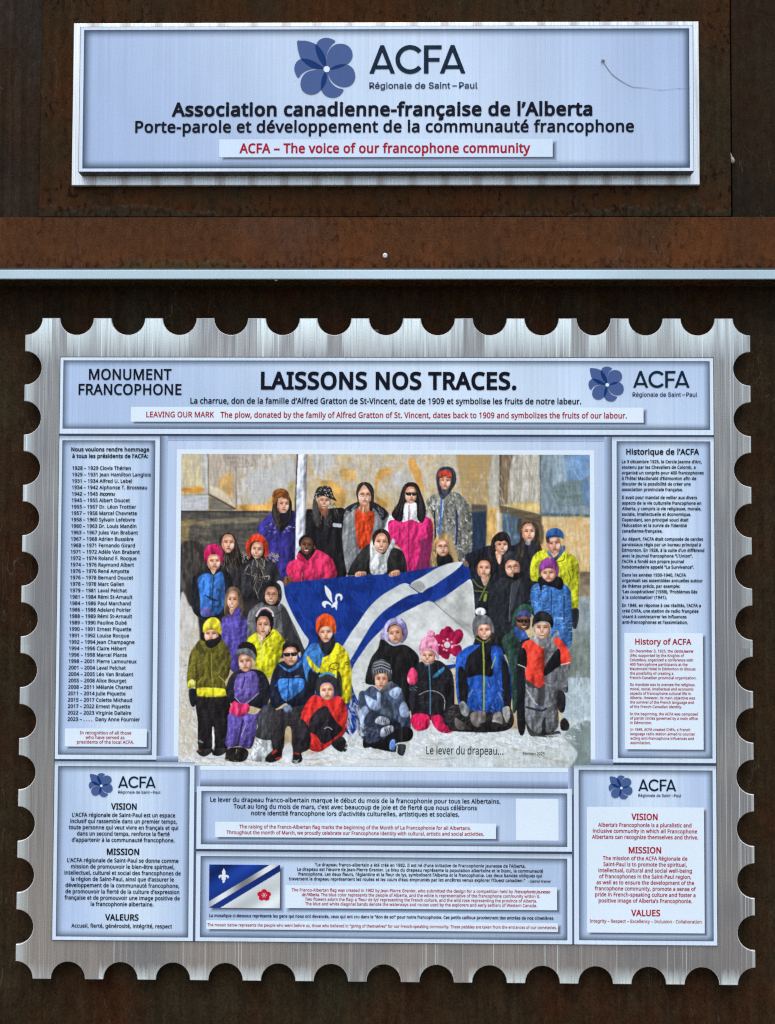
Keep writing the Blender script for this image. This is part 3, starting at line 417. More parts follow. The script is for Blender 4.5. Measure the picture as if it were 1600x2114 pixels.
î207|139 0 -71 0 0 430 71 0/139 614 27 -39 73 -80 0 -9 -50 0 -73 58 -14 14 -58 -52 -28 -20 -48 0 0 9 59 65 40 54
ï207|139 0 -71 0 0 430 71 0/-8 559 4 10 6 7 17 8 20 0 16 -8 7 -7 5 -23 -5 -22 -15 -14 -18 -4 -19 4 -8 6 -6 8 -4 10/143 559 4 10 13 12 19 4 18 -4 15 -12 5 -23 -5 -22 -15 -14 -18 -4 -19 4 -13 14 -4 10
ô485|442 216 -6 -66 -8 -29 -11 -26 -13 -24 -16 -20 -19 -18 -21 -15 -24 -11 -25 -8 -28 -5 -30 -2 -27 2 -26 5 -25 8 -23 11 -21 15 -19 18 -16 20 -14 24 -11 26 -8 29 -5 31 -2 35 3 45 8 40 13 35 19 31 23 25 27 20 32 14 35 9 40 3 37 -3 35 -9 31 -14 27 -20 24 -25 19 -31 14 -35 8 -40/117 216 6 -62 7 -26 11 -23 14 -19 17 -15 20 -12 24 -6 27 -2 27 2 24 6 20 12 17 15 14 19 11 23 7 26 6 62 -6 61 -8 26 -10 22 -14 19 -17 15 -20 11 -24 6 -28 3 -40 -5 -31 -15 -24 -24 -17 -32 -10 -40/278 614 40 -54 61 -65 0 -9 -50 0 -44 32 -44 40 -57 -52 -28 -20 -49 0 0 9 82 94 17 25
œ759|543 437 35 -3 31 -8 27 -13 24 -18 20 -23 16 -26 12 -31 7 -34 2 -80 -286 0 5 -46 12 -38 18 -29 26 -20 31 -12 38 -4 52 4 22 4 41 13 22 9 0 -62 -43 -16 -43 -9 -51 -3 -35 2 -32 8 -30 12 -26 18 -22 22 -19 27 -18 -27 -22 -22 -26 -18 -28 -12 -32 -8 -34 -2 -36 3 -33 9 -30 14 -28 20 -23 25 -18 31 -14 36 -9 40 -3 46 3 44 8 40 13 36 18 30 23 25 27 20 31 14 35 9 39 3 32 -2 31 -8 27 -12 25 -18 22 -22 18 -26 11 18 27 30 15 12 34 18 19 6/237 379 -39 -5 -30 -14 -23 -22 -15 -32 -10 -41 -3 -49 1 -34 5 -30 7 -27 9 -22 13 -19 17 -15 19 -10 24 -6 26 -2 26 2 23 6 19 10 16 14 14 18 10 22 7 26 4 30 0 69 -4 31 -7 26 -10 22 -14 19 -16 14 -20 10 -23 6/542 379 -30 -3 -25 -11 -21 -17 -16 -24 -11 -30 -6 -37 209 0 -4 45 -6 20 -8 16 -11 15 -14 11 -16 9 -19 5
ù496|427 430 0 -430 -57 0 -11 57 -3 0 -10 -14 -25 -23 -31 -16 -34 -9 -36 -3 -33 2 -28 5 -25 9 -22 13 -17 17 -14 21 -10 26 -6 29 -2 34 0 282 72 0 0 -277 2 -31 8 -26 13 -20 18 -14 24 -9 30 -2 30 2 25 6 21 10 17 13 13 18 9 21 7 25 4 29 1 255/228 614 40 -68 28 -40 9 -10 0 -10 -48 0 -84 82 -29 38 0 8
û496|427 430 0 -430 -57 0 -11 57 -3 0 -10 -14 -25 -23 -31 -16 -34 -9 -36 -3 -33 2 -28 5 -25 9 -22 13 -17 17 -14 21 -10 26 -6 29 -2 34 0 282 72 0 0 -277 2 -31 8 -26 13 -20 18 -14 24 -9 30 -2 30 2 25 6 21 10 17 13 13 18 9 21 7 25 4 29 1 255/283 614 40 -54 60 -65 0 -9 -49 0 -44 32 -44 40 -57 -52 -29 -20 -48 0 0 9 82 94 17 25
É446|398 0 -320 0 0 573 320 0 0 -64 -248 0 0 -179 233 0 0 -62 -233 0 0 -205 248 0/363 749 -73 -83 -41 -37 -47 0 0 9 54 79 22 40 85 0
.215|59 61 5 14 8 10 10 7 12 4 26 0 12 -4 10 -7 9 -10 5 -14 0 -35 -5 -14 -19 -18 -12 -4 -26 0 -12 4 -10 8 -8 10 -5 14
,215|154 84 -34 -104 -35 -83 -52 0 34 156 6 40 75 0
:215|59 61 5 14 8 10 10 7 12 4 26 0 12 -4 10 -7 9 -10 5 -14 0 -35 -5 -14 -19 -18 -12 -4 -26 0 -12 4 -10 8 -8 10 -5 14/59 405 5 14 8 10 10 7 12 4 26 0 12 -4 10 -7 9 -10 5 -14 0 -36 -5 -14 -9 -10 -10 -7 -12 -5 -26 0 -12 5 -10 7 -8 10 -5 14
;215|147 84 -26 -83 -43 -104 -53 0 36 166 5 30 75 0/56 387 2 18 5 14 8 10 10 7 11 4 26 0 12 -4 11 -7 8 -10 5 -14 2 -18 -2 -18 -5 -14 -8 -10 -23 -12 -26 0 -21 12 -8 10 -5 14
-258|32 184 0 62 194 0 0 -62
–401|32 184 0 62 337 0 0 -62
'180|128 573 -16 -207 -44 0 -16 207
’140|131 564 -26 -83 -43 -105 -52 0 40 197 75 0
“288|278 573 -40 -197 -76 0 -6 9 35 104 35 84/130 573 -34 -157 -6 -40 -76 0 -4 9 34 104 35 84
”288|278 564 -34 -105 -35 -83 -53 0 35 156 6 41 76 0/130 564 -11 -40 -58 -148 -51 0 39 197 75 0
‘140|10 385 34 105 35 83 52 0 -34 -157 -6 -40 -77 0
"327|128 573 -16 -207 -44 0 -16 207/275 573 -16 -207 -44 0 -16 207
(241|33 263 12 85 9 41 13 40 16 39 42 72 25 33 67 0 -35 -52 -28 -56 -22 -58 -16 -61 -9 -62 -4 -63 6 -82 7 -41 10 -40 28 -78 18 -37 20 -35 24 -35 -66 0 -25 33 -22 34 -20 36 -16 38 -13 39 -16 82 -5 42
)241|209 220 -6 -85 -7 -41 -10 -41 -28 -77 -19 -36 -48 -67 -66 0 44 70 18 37 15 39 22 79 12 81 0 84 -12 83 -22 80 -15 39 -18 38 -21 36 -24 34 67 0 25 -33 23 -36 19 -36 28 -79 10 -41 7 -42
!216|131 161 -46 0 -20 412 86 0/59 61 5 14 8 10 11 7 11 4 26 0 12 -4 10 -7 9 -10 5 -14 0 -35 -5 -14 -19 -18 -12 -4 -26 0 -11 4 -11 8 -8 10 -5 14
 209|
'''
GLYPHS_I = r'''
R449|60 0 0 509 176 0 54 -5 43 -15 18 -11 16 -13 13 -15 19 -35 6 -20 4 -43 -4 -43 -6 -19 -19 -35 -13 -15 -34 -23 -21 -8 -48 -10 -168 -1 0 57 156 1 32 6 25 11 18 17 7 10 8 24 3 28 -6 41 -5 12 -15 20 -21 15 -29 9 -36 3 -108 0 0 -452/353 0 -123 229 73 0 125 -229
é404|185 -7 -24 5 -23 8 -21 10 -19 14 -16 16 -14 18 -12 21 -10 23 -11 51 0 56 4 27 7 25 9 23 12 21 30 35 18 13 20 11 22 8 23 5 41 1 30 -5 43 -18 25 -20 12 -12 19 -30 13 -36 5 -21 3 -73 -296 0 0 52 263 0 -28 -19 -3 35 -9 32 -15 25 -20 20 -26 12 -32 4 -32 -4 -14 -5 -24 -17 -19 -22 -13 -26 -6 -30 0 -69 7 -35 6 -16 8 -14 21 -22 12 -9 28 -11 33 -4 32 4 19 6 15 10 14 14 14 25 59 -14 -12 -28 -18 -24 -24 -20 -28 -15 -34 -9 -18 -2/177 429 48 100 68 0 -66 -100
g425|187 -150 -53 10 -29 13 -23 17 -18 19 -13 22 50 28 27 -31 26 -16 24 -7 29 -2 22 1 20 4 18 7 15 10 13 13 9 15 6 19 1 96 -5 0 -19 -27 -24 -20 -22 -10 -29 -6 -39 1 -21 4 -20 7 -37 22 -15 14 -25 37 -9 22 -7 24 -4 27 0 57 4 26 7 25 20 43 14 18 32 29 19 10 42 12 40 1 29 -6 22 -11 24 -21 20 -27 5 0 0 60 59 0 -1 -411 -4 -22 -7 -19 -10 -17 -26 -27 -33 -19 -40 -11 -22 -3/222 60 29 8 13 7 21 20 15 26 9 33 3 18 0 40 -7 36 -5 16 -15 27 -10 12 -24 17 -29 9 -34 0 -30 -9 -13 -8 -21 -22 -9 -13 -12 -31 -6 -34 0 -39 6 -35 13 -30 18 -23 24 -17 14 -5 16 -3
i167|53 0 0 379 61 0 0 -379/75 444 -15 5 -12 12 -6 14 0 16 6 15 19 15 17 3 16 -3 14 -9 9 -13 3 -8 0 -16 -7 -14 -12 -12 -15 -5
o415|182 -7 -23 5 -22 8 -20 10 -19 14 -16 16 -14 18 -12 21 -10 23 -10 51 -2 28 6 56 6 25 10 23 12 21 14 18 16 16 19 14 20 11 45 12 51 0 45 -12 21 -11 18 -14 16 -16 14 -18 12 -21 10 -23 7 -25 4 -27 0 -57 -4 -26 -7 -25 -10 -23 -12 -21 -14 -18 -16 -16 -18 -14 -43 -18 -23 -5/207 46 35 5 15 6 25 19 18 26 7 15 9 34 3 36 -3 37 -9 34 -15 29 -10 13 -25 19 -31 10 -37 0 -31 -10 -24 -19 -19 -26 -12 -32 -6 -36 0 -37 6 -35 5 -17 7 -15 19 -26 24 -19 15 -6
n410|114 0 -61 0 0 379 59 0 0 -92 -10 0 10 25 12 20 13 17 15 13 17 10 18 7 20 4 39 0 34 -7 29 -16 23 -24 9 -15 7 -17 8 -40 1 -264 -61 0 -1 256 -5 19 -7 16 -10 13 -13 11 -14 8 -17 5 -32 0 -25 -6 -22 -11 -24 -28 -12 -40
a389|142 -8 -32 7 -30 13 -23 20 -17 26 -9 32 0 33 7 27 12 21 17 16 33 16 25 8 134 21 11 6 5 10 0 20 -4 20 -9 16 -22 18 -20 7 -24 2 -25 -2 -31 -11 -22 -17 -15 -20 -3 -7 -59 17 7 17 19 27 37 29 44 15 31 5 48 -2 48 -15 21 -14 19 -20 14 -27 7 -34 1 -272 -60 0 0 52 -5 0 -8 -14 -28 -26 -21 -11 -39 -9/187 46 29 7 23 13 18 17 12 21 6 22 1 64 -23 -10 -109 -18 -19 -7 -22 -16 -8 -15 -3 -29 10 -23 19 -16 28 -9
l189|119 -1 -18 4 -15 7 -12 10 -16 27 -4 18 -1 444 61 0 1 -432 5 -15 10 -8 40 0 11 -51 -36 -5
e404|185 -7 -24 5 -23 8 -21 10 -19 14 -16 16 -14 18 -12 21 -10 23 -11 51 0 56 4 27 7 25 9 23 12 21 30 35 18 13 20 11 22 8 23 5 41 1 30 -5 43 -18 25 -20 12 -12 19 -30 13 -36 5 -21 3 -73 -296 0 0 52 263 0 -28 -19 -3 35 -9 32 -15 25 -20 20 -26 12 -32 4 -32 -4 -14 -5 -24 -17 -19 -22 -13 -26 -6 -30 0 -69 7 -35 6 -16 8 -14 21 -22 12 -9 28 -11 33 -4 32 4 19 6 15 10 14 14 14 25 59 -14 -12 -28 -18 -24 -24 -20 -28 -15 -34 -9 -18 -2
d424|172 -7 -42 12 -19 11 -17 13 -15 16 -24 39 -16 49 -4 27 0 58 4 27 7 25 9 23 24 39 33 29 19 10 20 7 22 5 40 1 28 -6 22 -11 24 -21 19 -27 5 0 0 190 61 0 0 -509 -59 0 0 59 -6 0 -20 -28 -24 -21 -22 -11 -29 -6/221 48 15 3 27 14 21 21 9 14 12 32 6 37 0 41 -6 37 -12 31 -18 24 -24 18 -30 9 -34 0 -30 -10 -24 -18 -18 -25 -12 -31 -6 -36 0 -39 6 -37 12 -32 19 -25 24 -19 14 -6 16 -3
S447|197 -8 -48 9 -41 18 -17 12 -15 14 -12 15 -10 17 -8 19 -5 19 -3 22 66 0 6 -27 13 -22 19 -17 24 -12 43 -9 32 0 31 5 27 11 22 16 15 20 9 24 0 25 -7 20 -13 15 -29 19 -142 44 -26 11 -23 14 -19 15 -15 18 -11 19 -6 22 -2 24 1 21 5 20 7 18 10 17 12 15 32 25 39 18 45 8 24 2 48 -5 41 -13 35 -22 26 -27 10 -16 12 -36 2 -19 -64 0 -3 18 -8 16 -10 14 -30 21 -39 10 -22 2 -31 -3 -27 -8 -22 -13 -16 -17 -11 -20 -3 -22 4 -24 5 -10 24 -23 64 -26 100 -29 47 -26 20 -18 16 -22 10 -27 3 -32 -1 -21 -4 -19 -7 -18 -22 -33 -14 -14 -17 -13 -41 -19 -50 -10
t227|204 379 0 -52 -198 0 0 52/65 471 61 0 2 -395 8 -15 6 -5 17 -5 43 3 11 -52 -45 -6 -23 1 -20 5 -18 8 -15 11 -12 14 -8 17 -5 19 -2 22
-453|337 244 0 -56 -223 0 0 56
P445|60 0 0 509 175 0 54 -6 23 -6 38 -21 16 -14 13 -15 11 -17 14 -39 5 -43 -5 -44 -14 -39 -11 -17 -13 -15 -16 -14 -18 -12 -20 -9 -23 -7 -26 -4 -154 -1 0 56 143 1 32 7 13 6 21 16 9 10 15 37 2 43 -6 27 -5 13 -15 21 -21 16 -29 10 -36 3 -107 0 0 -452
u410|164 -4 -18 3 -31 12 -14 9 -23 24 -9 15 -7 17 -8 40 -1 263 61 0 1 -256 4 -18 8 -16 10 -14 13 -11 14 -8 36 -6 26 3 23 9 19 15 15 20 10 25 3 31 0 226 61 0 0 -379 -59 0 0 92 9 0 -10 -25 -11 -20 -14 -17 -15 -13 -17 -10 -18 -7 -19 -4
 188|
'''
# ---------------------------------------------------------------- lettering
# outlines of the letters, "char advance | contour / contour ..." (first point, then steps)
def parse_glyphs(s):
    D = {}
    for ln in s.strip('\n').split('\n'):
        c = ln[0]; a, g = ln[1:].split('|', 1)
        loops = []
        for part in g.split('/'):
            if not part: continue
            v = np.array(part.split(' '), float).reshape(-1, 2)
            loops.append(np.cumsum(v, 0))
        D[c] = (float(a), loops)
    return D
def _wide(D): D['-'] = (D['-'][0] * 1.35, [L * [1.45, 1] for L in D['-'][1]]); return D
FONT = {'N': parse_glyphs(GLYPHS_N), 'I': _wide(parse_glyphs(GLYPHS_I))}
_cache = {}
def inside(p, poly):
    x, y = p; r = False; q = np.roll(poly, -1, 0)
    for (ax, ay), (bx, by) in zip(poly, q):
        if (ay > y) != (by > y) and x < (bx - ax) * (y - ay) / (by - ay) + ax: r = not r
    return r
def glyph(font, c, e):
    """triangles of one letter; heavier weights get a rim of quads along the outline, laid a hair proud"""
    k = (font, c, e)
    if k in _cache: return _cache[k]
    D = FONT[font]
    if c not in D: c = {'\u2018': "'", '\u201c': '"', '\u201d': '"'}.get(c, '.')
    adv, loops = D[c]
    V, T, n = [], [], 0
    area = lambda L: .5 * np.sum(L[:, 0] * np.roll(L[:, 1], -1) - np.roll(L[:, 0], -1) * L[:, 1])
    outer = [L for L in loops if area(L) < 0]; holes = [L for L in loops if area(L) > 0]
    for j, L in enumerate(outer):
        grp = [L] + [h for h in holes if inside(h[0], L)]
        tr = tessellate_polygon([[Vector((x, y, 0)) for x, y in P] for P in grp])
        P = np.vstack(grp); V.append(np.column_stack([P, np.full(len(P), j * 1.0)])); T += [(t[0] + n, t[1] + n, t[2] + n) for t in tr]; n += len(P)
    if e > 0:
        for L in loops:
            q = np.roll(L, -1, 0); d = q - L; d /= np.linalg.norm(d, axis=1)[:, None] + 1e-9
            nr = np.stack([-d[:, 1], d[:, 0]], 1) * e               # outlines run clockwise: the outside is on the left
            m = len(L)
            for i in range(m):
                lv = 2 + (i % 3 if i < m - 1 or m % 3 != 1 else 1)
                o1, o2 = nr[i], nr[(i + 1) % m]
                quad = [L[i] - nr[i] * .25, q[i] - nr[i] * .25, q[i] + nr[i], L[i] + nr[i]]
                tri = [(0, 1, 2), (0, 2, 3)]
                if o1[0] * o2[1] - o1[1] * o2[0] < 0:              # fill the wedge of a convex corner
                    mid = o1 + o2; l = np.dot(mid, mid) / 2; mid = mid * (e * e / max(l, .4 * e * e))
                    quad += [q[i] + mid, q[i] + o2]; tri += [(2, 1, 4), (4, 1, 5)]
                Q = np.array(quad); V.append(np.column_stack([Q, np.full(len(Q), lv)]))
                T += [(a_ + n, b_ + n, c_ + n) for a_, b_, c_ in tri]; n += len(Q)
    if V:
        V = np.vstack(V); T = np.array(T)
        a = V[T]; ar = (a[:, 1, 0] - a[:, 0, 0]) * (a[:, 2, 1] - a[:, 0, 1]) - (a[:, 1, 1] - a[:, 0, 1]) * (a[:, 2, 0] - a[:, 0, 0])
        T = T[np.abs(ar) > 1e-6]; ar = ar[np.abs(ar) > 1e-6]
        T[ar < 0] = T[ar < 0][:, ::-1]
    else: V = np.zeros((0, 3)); T = np.zeros((0, 3), int)
    _cache[k] = (adv + max(e, 0) * .9, V, T)
    return _cache[k]
def layout(s, font='N', e=15, track=0):
    x = 0; V = []; T = []; n = 0; it = False; x0 = None; x1 = 0
    for c in s:
        if c == '*': it = not it; continue
        a, v, t = glyph(font, c, e)
        if len(v):
            q = v.copy()
            if it: q[:, 0] += q[:, 1] * .2
            q[:, 0] += x
            if x0 is None: x0 = q[:, 0].min()
            x1 = q[:, 0].max()
            V.append(q); T.append(t + n); n += len(v)
        x += a * (.84 if it else 1) + track
    V = np.vstack(V); V[:, 0] -= x0
    return V, np.vstack(T), x1 - x0

class Ink:
    """collects flat printed shapes into one mesh with a colour per vertex"""
    def __init__(s, y): s.y = y; s.V = []; s.F = []; s.C = []; s.n = 0
    def add(s, V2, F, col, dy=0.0):
        V2 = np.asarray(V2, float)
        s.V.append(np.stack([V2[:, 0], np.full(len(V2), s.y - dy), V2[:, 1]], 1))
        s.F += [tuple(int(i) + s.n for i in f) for f in F]
        c = np.asarray(col, float)
        s.C.append(np.broadcast_to(c, (len(V2), 3)) if c.ndim == 1 else c)
        s.n += len(V2)
    def quad(s, x0, x1, z0, z1, col, dy=0.0): s.add([(x0, z0), (x1, z0), (x1, z1), (x0, z1)], [(0, 1, 2, 3)], col, dy)
    def rings(s, rects, cols, dy=0.0, fill=True):
        """nested rectangles from outside in, colour running from one to the next"""
        V = []; C = []; F = []
        for (x0, x1, z0, z1), c in zip(rects, cols):
            V += [(x0, z0), (x1, z0), (x1, z1), (x0, z1)]; C += [c] * 4
        for i in range(len(rects) - 1):
            for k in range(4):
                a, b = i * 4 + k, i * 4 + (k + 1) % 4
                F.append((a, b, b + 4, a + 4))
        if fill: F.append(tuple(len(V) - 4 + k for k in range(4)))
        s.add(V, F, np.array(C), dy)
    def text(s, t, u0, u1, vb, cap=None, e=15, col=None, font='N', sx=None, slant=0.0, track=0):
        """one line: photo x of its two ends, photo y of its baseline, cap height in photo pixels"""
        y = s.y
        V, T, w = layout(t, font, e, track)
        xa, z = px(u0, vb, y); um = (u0 + (u1 or u0)) / 2
        z = px(um, vb, y)[1]
        mm = (px(u0 + 100, vb, y)[0] - xa) / 100
        k = sx if sx else (px(u1, vb, y)[0] - xa) / w
        ch = 573. if font == 'N' else 600.
        ky = cap * mm / ch if cap else k
        if k / ky < .9: ky *= .95
        if cap and TEXTLOG is not None: TEXTLOG.append((t[:24], round(k / ky, 2)))
        P = np.stack([xa + V[:, 0] * k, z + V[:, 1] * ky], 1)
        s.add(P, T, ink(col), V[:, 2] * .00004)
        return k
    def obj(s, name, mat, parent=None, loc=None):
        V = np.vstack(s.V); C = np.vstack(s.C)
        return mesh_obj(name, V, s.F, mat, parent, C, loc=loc if loc is not None else tuple(np.round(V.mean(0), 4)))
TEXTLOG = None
def R4(tl, tr, br, bl, y):
    """upright rectangle nearest to four photo corners"""
    a, b, c, d = [px(*p, y) for p in (tl, tr, br, bl)]
    return ((a[0] + d[0]) / 2, (b[0] + c[0]) / 2, (c[1] + d[1]) / 2, (a[1] + b[1]) / 2)
def inset(r, d): return (r[0] + d, r[1] - d, r[2] + d, r[3] - d)

BLACK, RED, NAVY = (12, 18, 34), (168, 26, 48), (14, 38, 58)
GROUND, BORDER, EDGE, WHITE, GAPC = (169, 193, 228), (206, 225, 246), (80, 95, 113), (216, 234, 251), (58, 68, 86)
GLOW = (204, 225, 247)
def lerp(a, b, t): return tuple(np.array(a) * (1 - t) + np.array(b) * t)
def panel(k, outer, inner, depth=.0165, dark=EDGE, ground=GROUND, border=BORDER, dy=0.0, glow=GLOW, cx=.55, dimtop=False):
    """printed panel: pale border, then a soft dark inner edge running into the brushed-silver ground,
    which is printed lighter towards its middle"""
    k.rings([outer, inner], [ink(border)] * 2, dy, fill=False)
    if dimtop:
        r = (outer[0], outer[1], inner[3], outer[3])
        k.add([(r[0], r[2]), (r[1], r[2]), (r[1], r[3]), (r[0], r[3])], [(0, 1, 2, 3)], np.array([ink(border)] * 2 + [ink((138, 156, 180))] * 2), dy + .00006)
    x0, x1, z0, z1 = inner
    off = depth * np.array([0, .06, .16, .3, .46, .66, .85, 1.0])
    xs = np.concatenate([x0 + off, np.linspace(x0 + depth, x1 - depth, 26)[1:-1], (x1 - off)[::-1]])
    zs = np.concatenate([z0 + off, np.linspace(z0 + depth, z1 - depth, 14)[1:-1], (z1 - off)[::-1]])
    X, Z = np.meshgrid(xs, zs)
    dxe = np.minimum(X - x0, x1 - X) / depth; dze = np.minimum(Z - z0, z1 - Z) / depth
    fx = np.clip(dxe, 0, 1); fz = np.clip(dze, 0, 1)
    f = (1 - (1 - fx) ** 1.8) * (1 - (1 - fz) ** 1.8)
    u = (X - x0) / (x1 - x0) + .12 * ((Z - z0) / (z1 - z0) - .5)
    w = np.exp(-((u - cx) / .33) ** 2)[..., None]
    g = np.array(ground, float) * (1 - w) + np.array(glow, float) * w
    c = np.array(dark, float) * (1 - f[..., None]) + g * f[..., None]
    n, m = len(zs), len(xs); idx = np.arange(n * m).reshape(n, m)
    F = np.stack([idx[:-1, :-1], idx[:-1, 1:], idx[1:, 1:], idx[1:, :-1]], -1).reshape(-1, 4)
    k.add(np.stack([X.ravel(), Z.ravel()], 1), F, ink(c).reshape(-1, 3), dy)
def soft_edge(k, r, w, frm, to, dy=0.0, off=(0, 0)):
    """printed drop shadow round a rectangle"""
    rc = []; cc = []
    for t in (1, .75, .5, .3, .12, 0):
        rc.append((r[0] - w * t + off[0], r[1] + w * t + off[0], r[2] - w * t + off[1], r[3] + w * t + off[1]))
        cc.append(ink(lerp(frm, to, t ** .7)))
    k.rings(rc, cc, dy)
def strip(parent, y, tl, tr, br, bl, ground=GROUND, white=WHITE, sh=.006):
    k = Ink(y); r = R4(tl, tr, br, bl, y)
    o = sh * .55
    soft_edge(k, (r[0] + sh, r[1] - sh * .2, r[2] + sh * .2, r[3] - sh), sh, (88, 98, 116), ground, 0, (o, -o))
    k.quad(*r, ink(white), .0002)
    return k.obj('caption_strip', m_print, parent)

PETAL, PETALD = (72, 95, 148), (14, 52, 112)
PET = [[93, 93, 130, 91, 175, 95, 243, 122, 290, 175, 322, 240, 330, 285, 330, 325, 270, 323, 215, 312, 170, 285, 123, 238, 102, 180, 93, 130],
       [398, 97, 370, 78, 330, 68, 290, 74, 260, 95, 243, 130, 240, 165, 252, 210, 275, 255, 305, 290, 328, 270, 328, 225, 336, 180, 352, 148, 375, 117],
       [334, 300, 332, 220, 343, 180, 365, 147, 400, 123, 440, 117, 480, 124, 512, 145, 532, 178, 537, 215, 530, 240, 515, 262, 490, 284, 450, 305, 400, 322, 350, 328],
       [345, 325, 380, 302, 430, 288, 480, 284, 520, 300, 548, 332, 559, 375, 553, 415, 530, 448, 495, 465, 455, 467, 415, 453, 380, 428, 355, 395, 340, 355],
       [335, 340, 345, 390, 365, 430, 395, 462, 430, 480, 465, 490, 455, 515, 430, 540, 395, 553, 355, 551, 320, 535, 295, 505, 285, 470, 285, 430, 297, 385, 318, 350],
       [318, 340, 328, 380, 322, 425, 305, 465, 285, 490, 250, 517, 210, 528, 170, 520, 137, 495, 121, 455, 123, 415, 140, 378, 165, 352, 200, 337, 260, 330],
       [300, 325, 250, 318, 200, 322, 155, 338, 125, 362, 103, 391, 82, 365, 70, 325, 76, 285, 98, 254, 132, 239, 180, 243, 230, 262, 270, 285, 305, 312]]
OVL = [[243, 121, 290, 170, 318, 225, 330, 280, 325, 312, 300, 290, 265, 240, 246, 190, 239, 155],
       [123, 239, 170, 241, 215, 255, 260, 280, 308, 318, 260, 323, 210, 312, 170, 288, 142, 262],
       [355, 326, 390, 300, 430, 287, 482, 284, 452, 306, 410, 320, 375, 327],
       [320, 348, 330, 380, 328, 420, 312, 458, 287, 491, 284, 460, 288, 415, 300, 375]]
def emblem(parent, y, cu, cv, rad):
    """seven overlapping petals round a white dot"""
    k = Ink(y); cx, cz = px(cu, cv, y); mm = (px(cu + 100, cv, y)[0] - cx) / 100 * rad / 246.
    def put(p, c, dy):
        q = np.array(p, float).reshape(-1, 2)
        a, b_, d_, e_ = np.roll(q, 1, 0), q, np.roll(q, -1, 0), np.roll(q, -2, 0)
        o = []
        for j in range(4):
            t = j / 4
            o.append(.5 * (2 * b_ + (d_ - a) * t + (2 * a - 5 * b_ + 4 * d_ - e_) * t * t + (3 * b_ - a - 3 * d_ + e_) * t ** 3))
        q = np.stack(o, 1).reshape(-1, 2)
        q = np.stack([cx + (q[:, 0] - 330) * mm, cz - (q[:, 1] - 325) * mm], 1)
        T = [t for t in tessellate_polygon([[Vector((x, z, 0)) for x, z in q]])]
        k.add(q, T, ink(c), dy)
    for i, p in enumerate(PET): put(p, PETAL, i * .00004)
    for i, p in enumerate(OVL): put(p, PETALD, .0004 + i * .00004)
    a = np.linspace(0, 2 * math.pi, 25)[:-1]
    put(np.stack([330 + 25 * np.cos(a), 325 + 25 * np.sin(a)], 1).ravel(), WHITE, .0007)
    return k.obj('emblem', m_print, parent)
# wordmark letters as drawn strokes (cap height 1): A C F A
def wordmark(k, u0, u1, vb, cap, col=NAVY):
    y = k.y
    xa, za = px(u0, vb, y); xb = px(u1, vb, y)[0]; mm = (px(u0 + 100, vb, y)[0] - xa) / 100
    h = cap * mm; wx = (xb - xa) / 774.
    def st(pts, w):
        p = np.array(pts, float).reshape(-1, 2)
        d = np.gradient(p, axis=0); d /= np.linalg.norm(d, axis=1)[:, None]
        n = np.stack([-d[:, 1], d[:, 0]], 1) * w / 2
        L, R = p + n, p - n; V = np.vstack([L, R]); m = len(p)
        V = np.stack([xa + V[:, 0] * wx, za + V[:, 1] * h / 230.], 1)
        k.add(V, [(i, m + i, m + i + 1, i + 1) for i in range(m - 1)], ink(col), st.d); st.d += .00004
    st.d = 0
    for q in (0, 567):
        k.add(np.stack([xa + (q + np.array([0, 88, 118, 207, 172, 103, 36])) * wx, za + np.array([0, 232, 232, 0, 0, 176, 0]) * h / 230.], 1),
              [(0, 6, 5, 1), (1, 5, 2), (2, 5, 4, 3)], ink(col), st.d)
        st([q + 52, 52, q + 156, 52], 30)
    a = np.radians(np.linspace(38, 322, 30))
    st(np.stack([328 + 100 * np.cos(a) * 1.0, 115 + 100 * np.sin(a)], 1).ravel(), 36)
    st([458, 0, 458, 230], 37); st([476, 214, 582, 214], 32); st([476, 112, 566, 112], 30)
def logo(parent, k, y, ec, er, ua, ub, vb, cap, r0, r1, rvb, rcap):
    emblem(parent, y - .0002, *ec, er)
    wordmark(k, ua, ub, vb, cap)
    k.text('Régionale de Saint-Paul', r0, r1, rvb, rcap, 12, (40, 56, 88), 'I')
# ---------------------------------------------------------------- the printed picture
# A flat reproduction of a painted group portrait, laid down stroke by stroke
# into a colour grid (a colour per grid vertex of the picture's own flat mesh).
PW, PH = 1360, 1040
rng = np.random.default_rng(7)
CV = np.zeros((PH, PW, 3), np.float32)

def vnoise(h, w, fy, fx, seed):
    r = np.random.default_rng(seed)
    gh, gw = int(h / fy) + 3, int(w / fx) + 3
    g = r.random((gh, gw)).astype(np.float32)
    ys = np.arange(h) / fy; xs = np.arange(w) / fx
    y0 = ys.astype(int); x0 = xs.astype(int)
    ty = (ys - y0)[:, None]; tx = (xs - x0)[None, :]
    ty = ty * ty * (3 - 2 * ty); tx = tx * tx * (3 - 2 * tx)
    a = g[y0][:, x0]; b = g[y0][:, x0 + 1]; c = g[y0 + 1][:, x0]; d = g[y0 + 1][:, x0 + 1]
    return (a * (1 - tx) + b * tx) * (1 - ty) + (c * (1 - tx) + d * tx) * ty - 0.5

NV = vnoise(PH, PW, 34, 4, 1) * .6 + vnoise(PH, PW, 12, 3, 2) * .5
NH = vnoise(PH, PW, 4, 40, 3) * .6 + vnoise(PH, PW, 3, 14, 4) * .5
NZB = vnoise(PH, PW, 30, 30, 5) + vnoise(PH, PW, 10, 10, 6) * .6
NF = vnoise(PH, PW, 3, 3, 8)
NOI = {'v': NV, 'h': NH, 'b': NZB, 'f': NF}

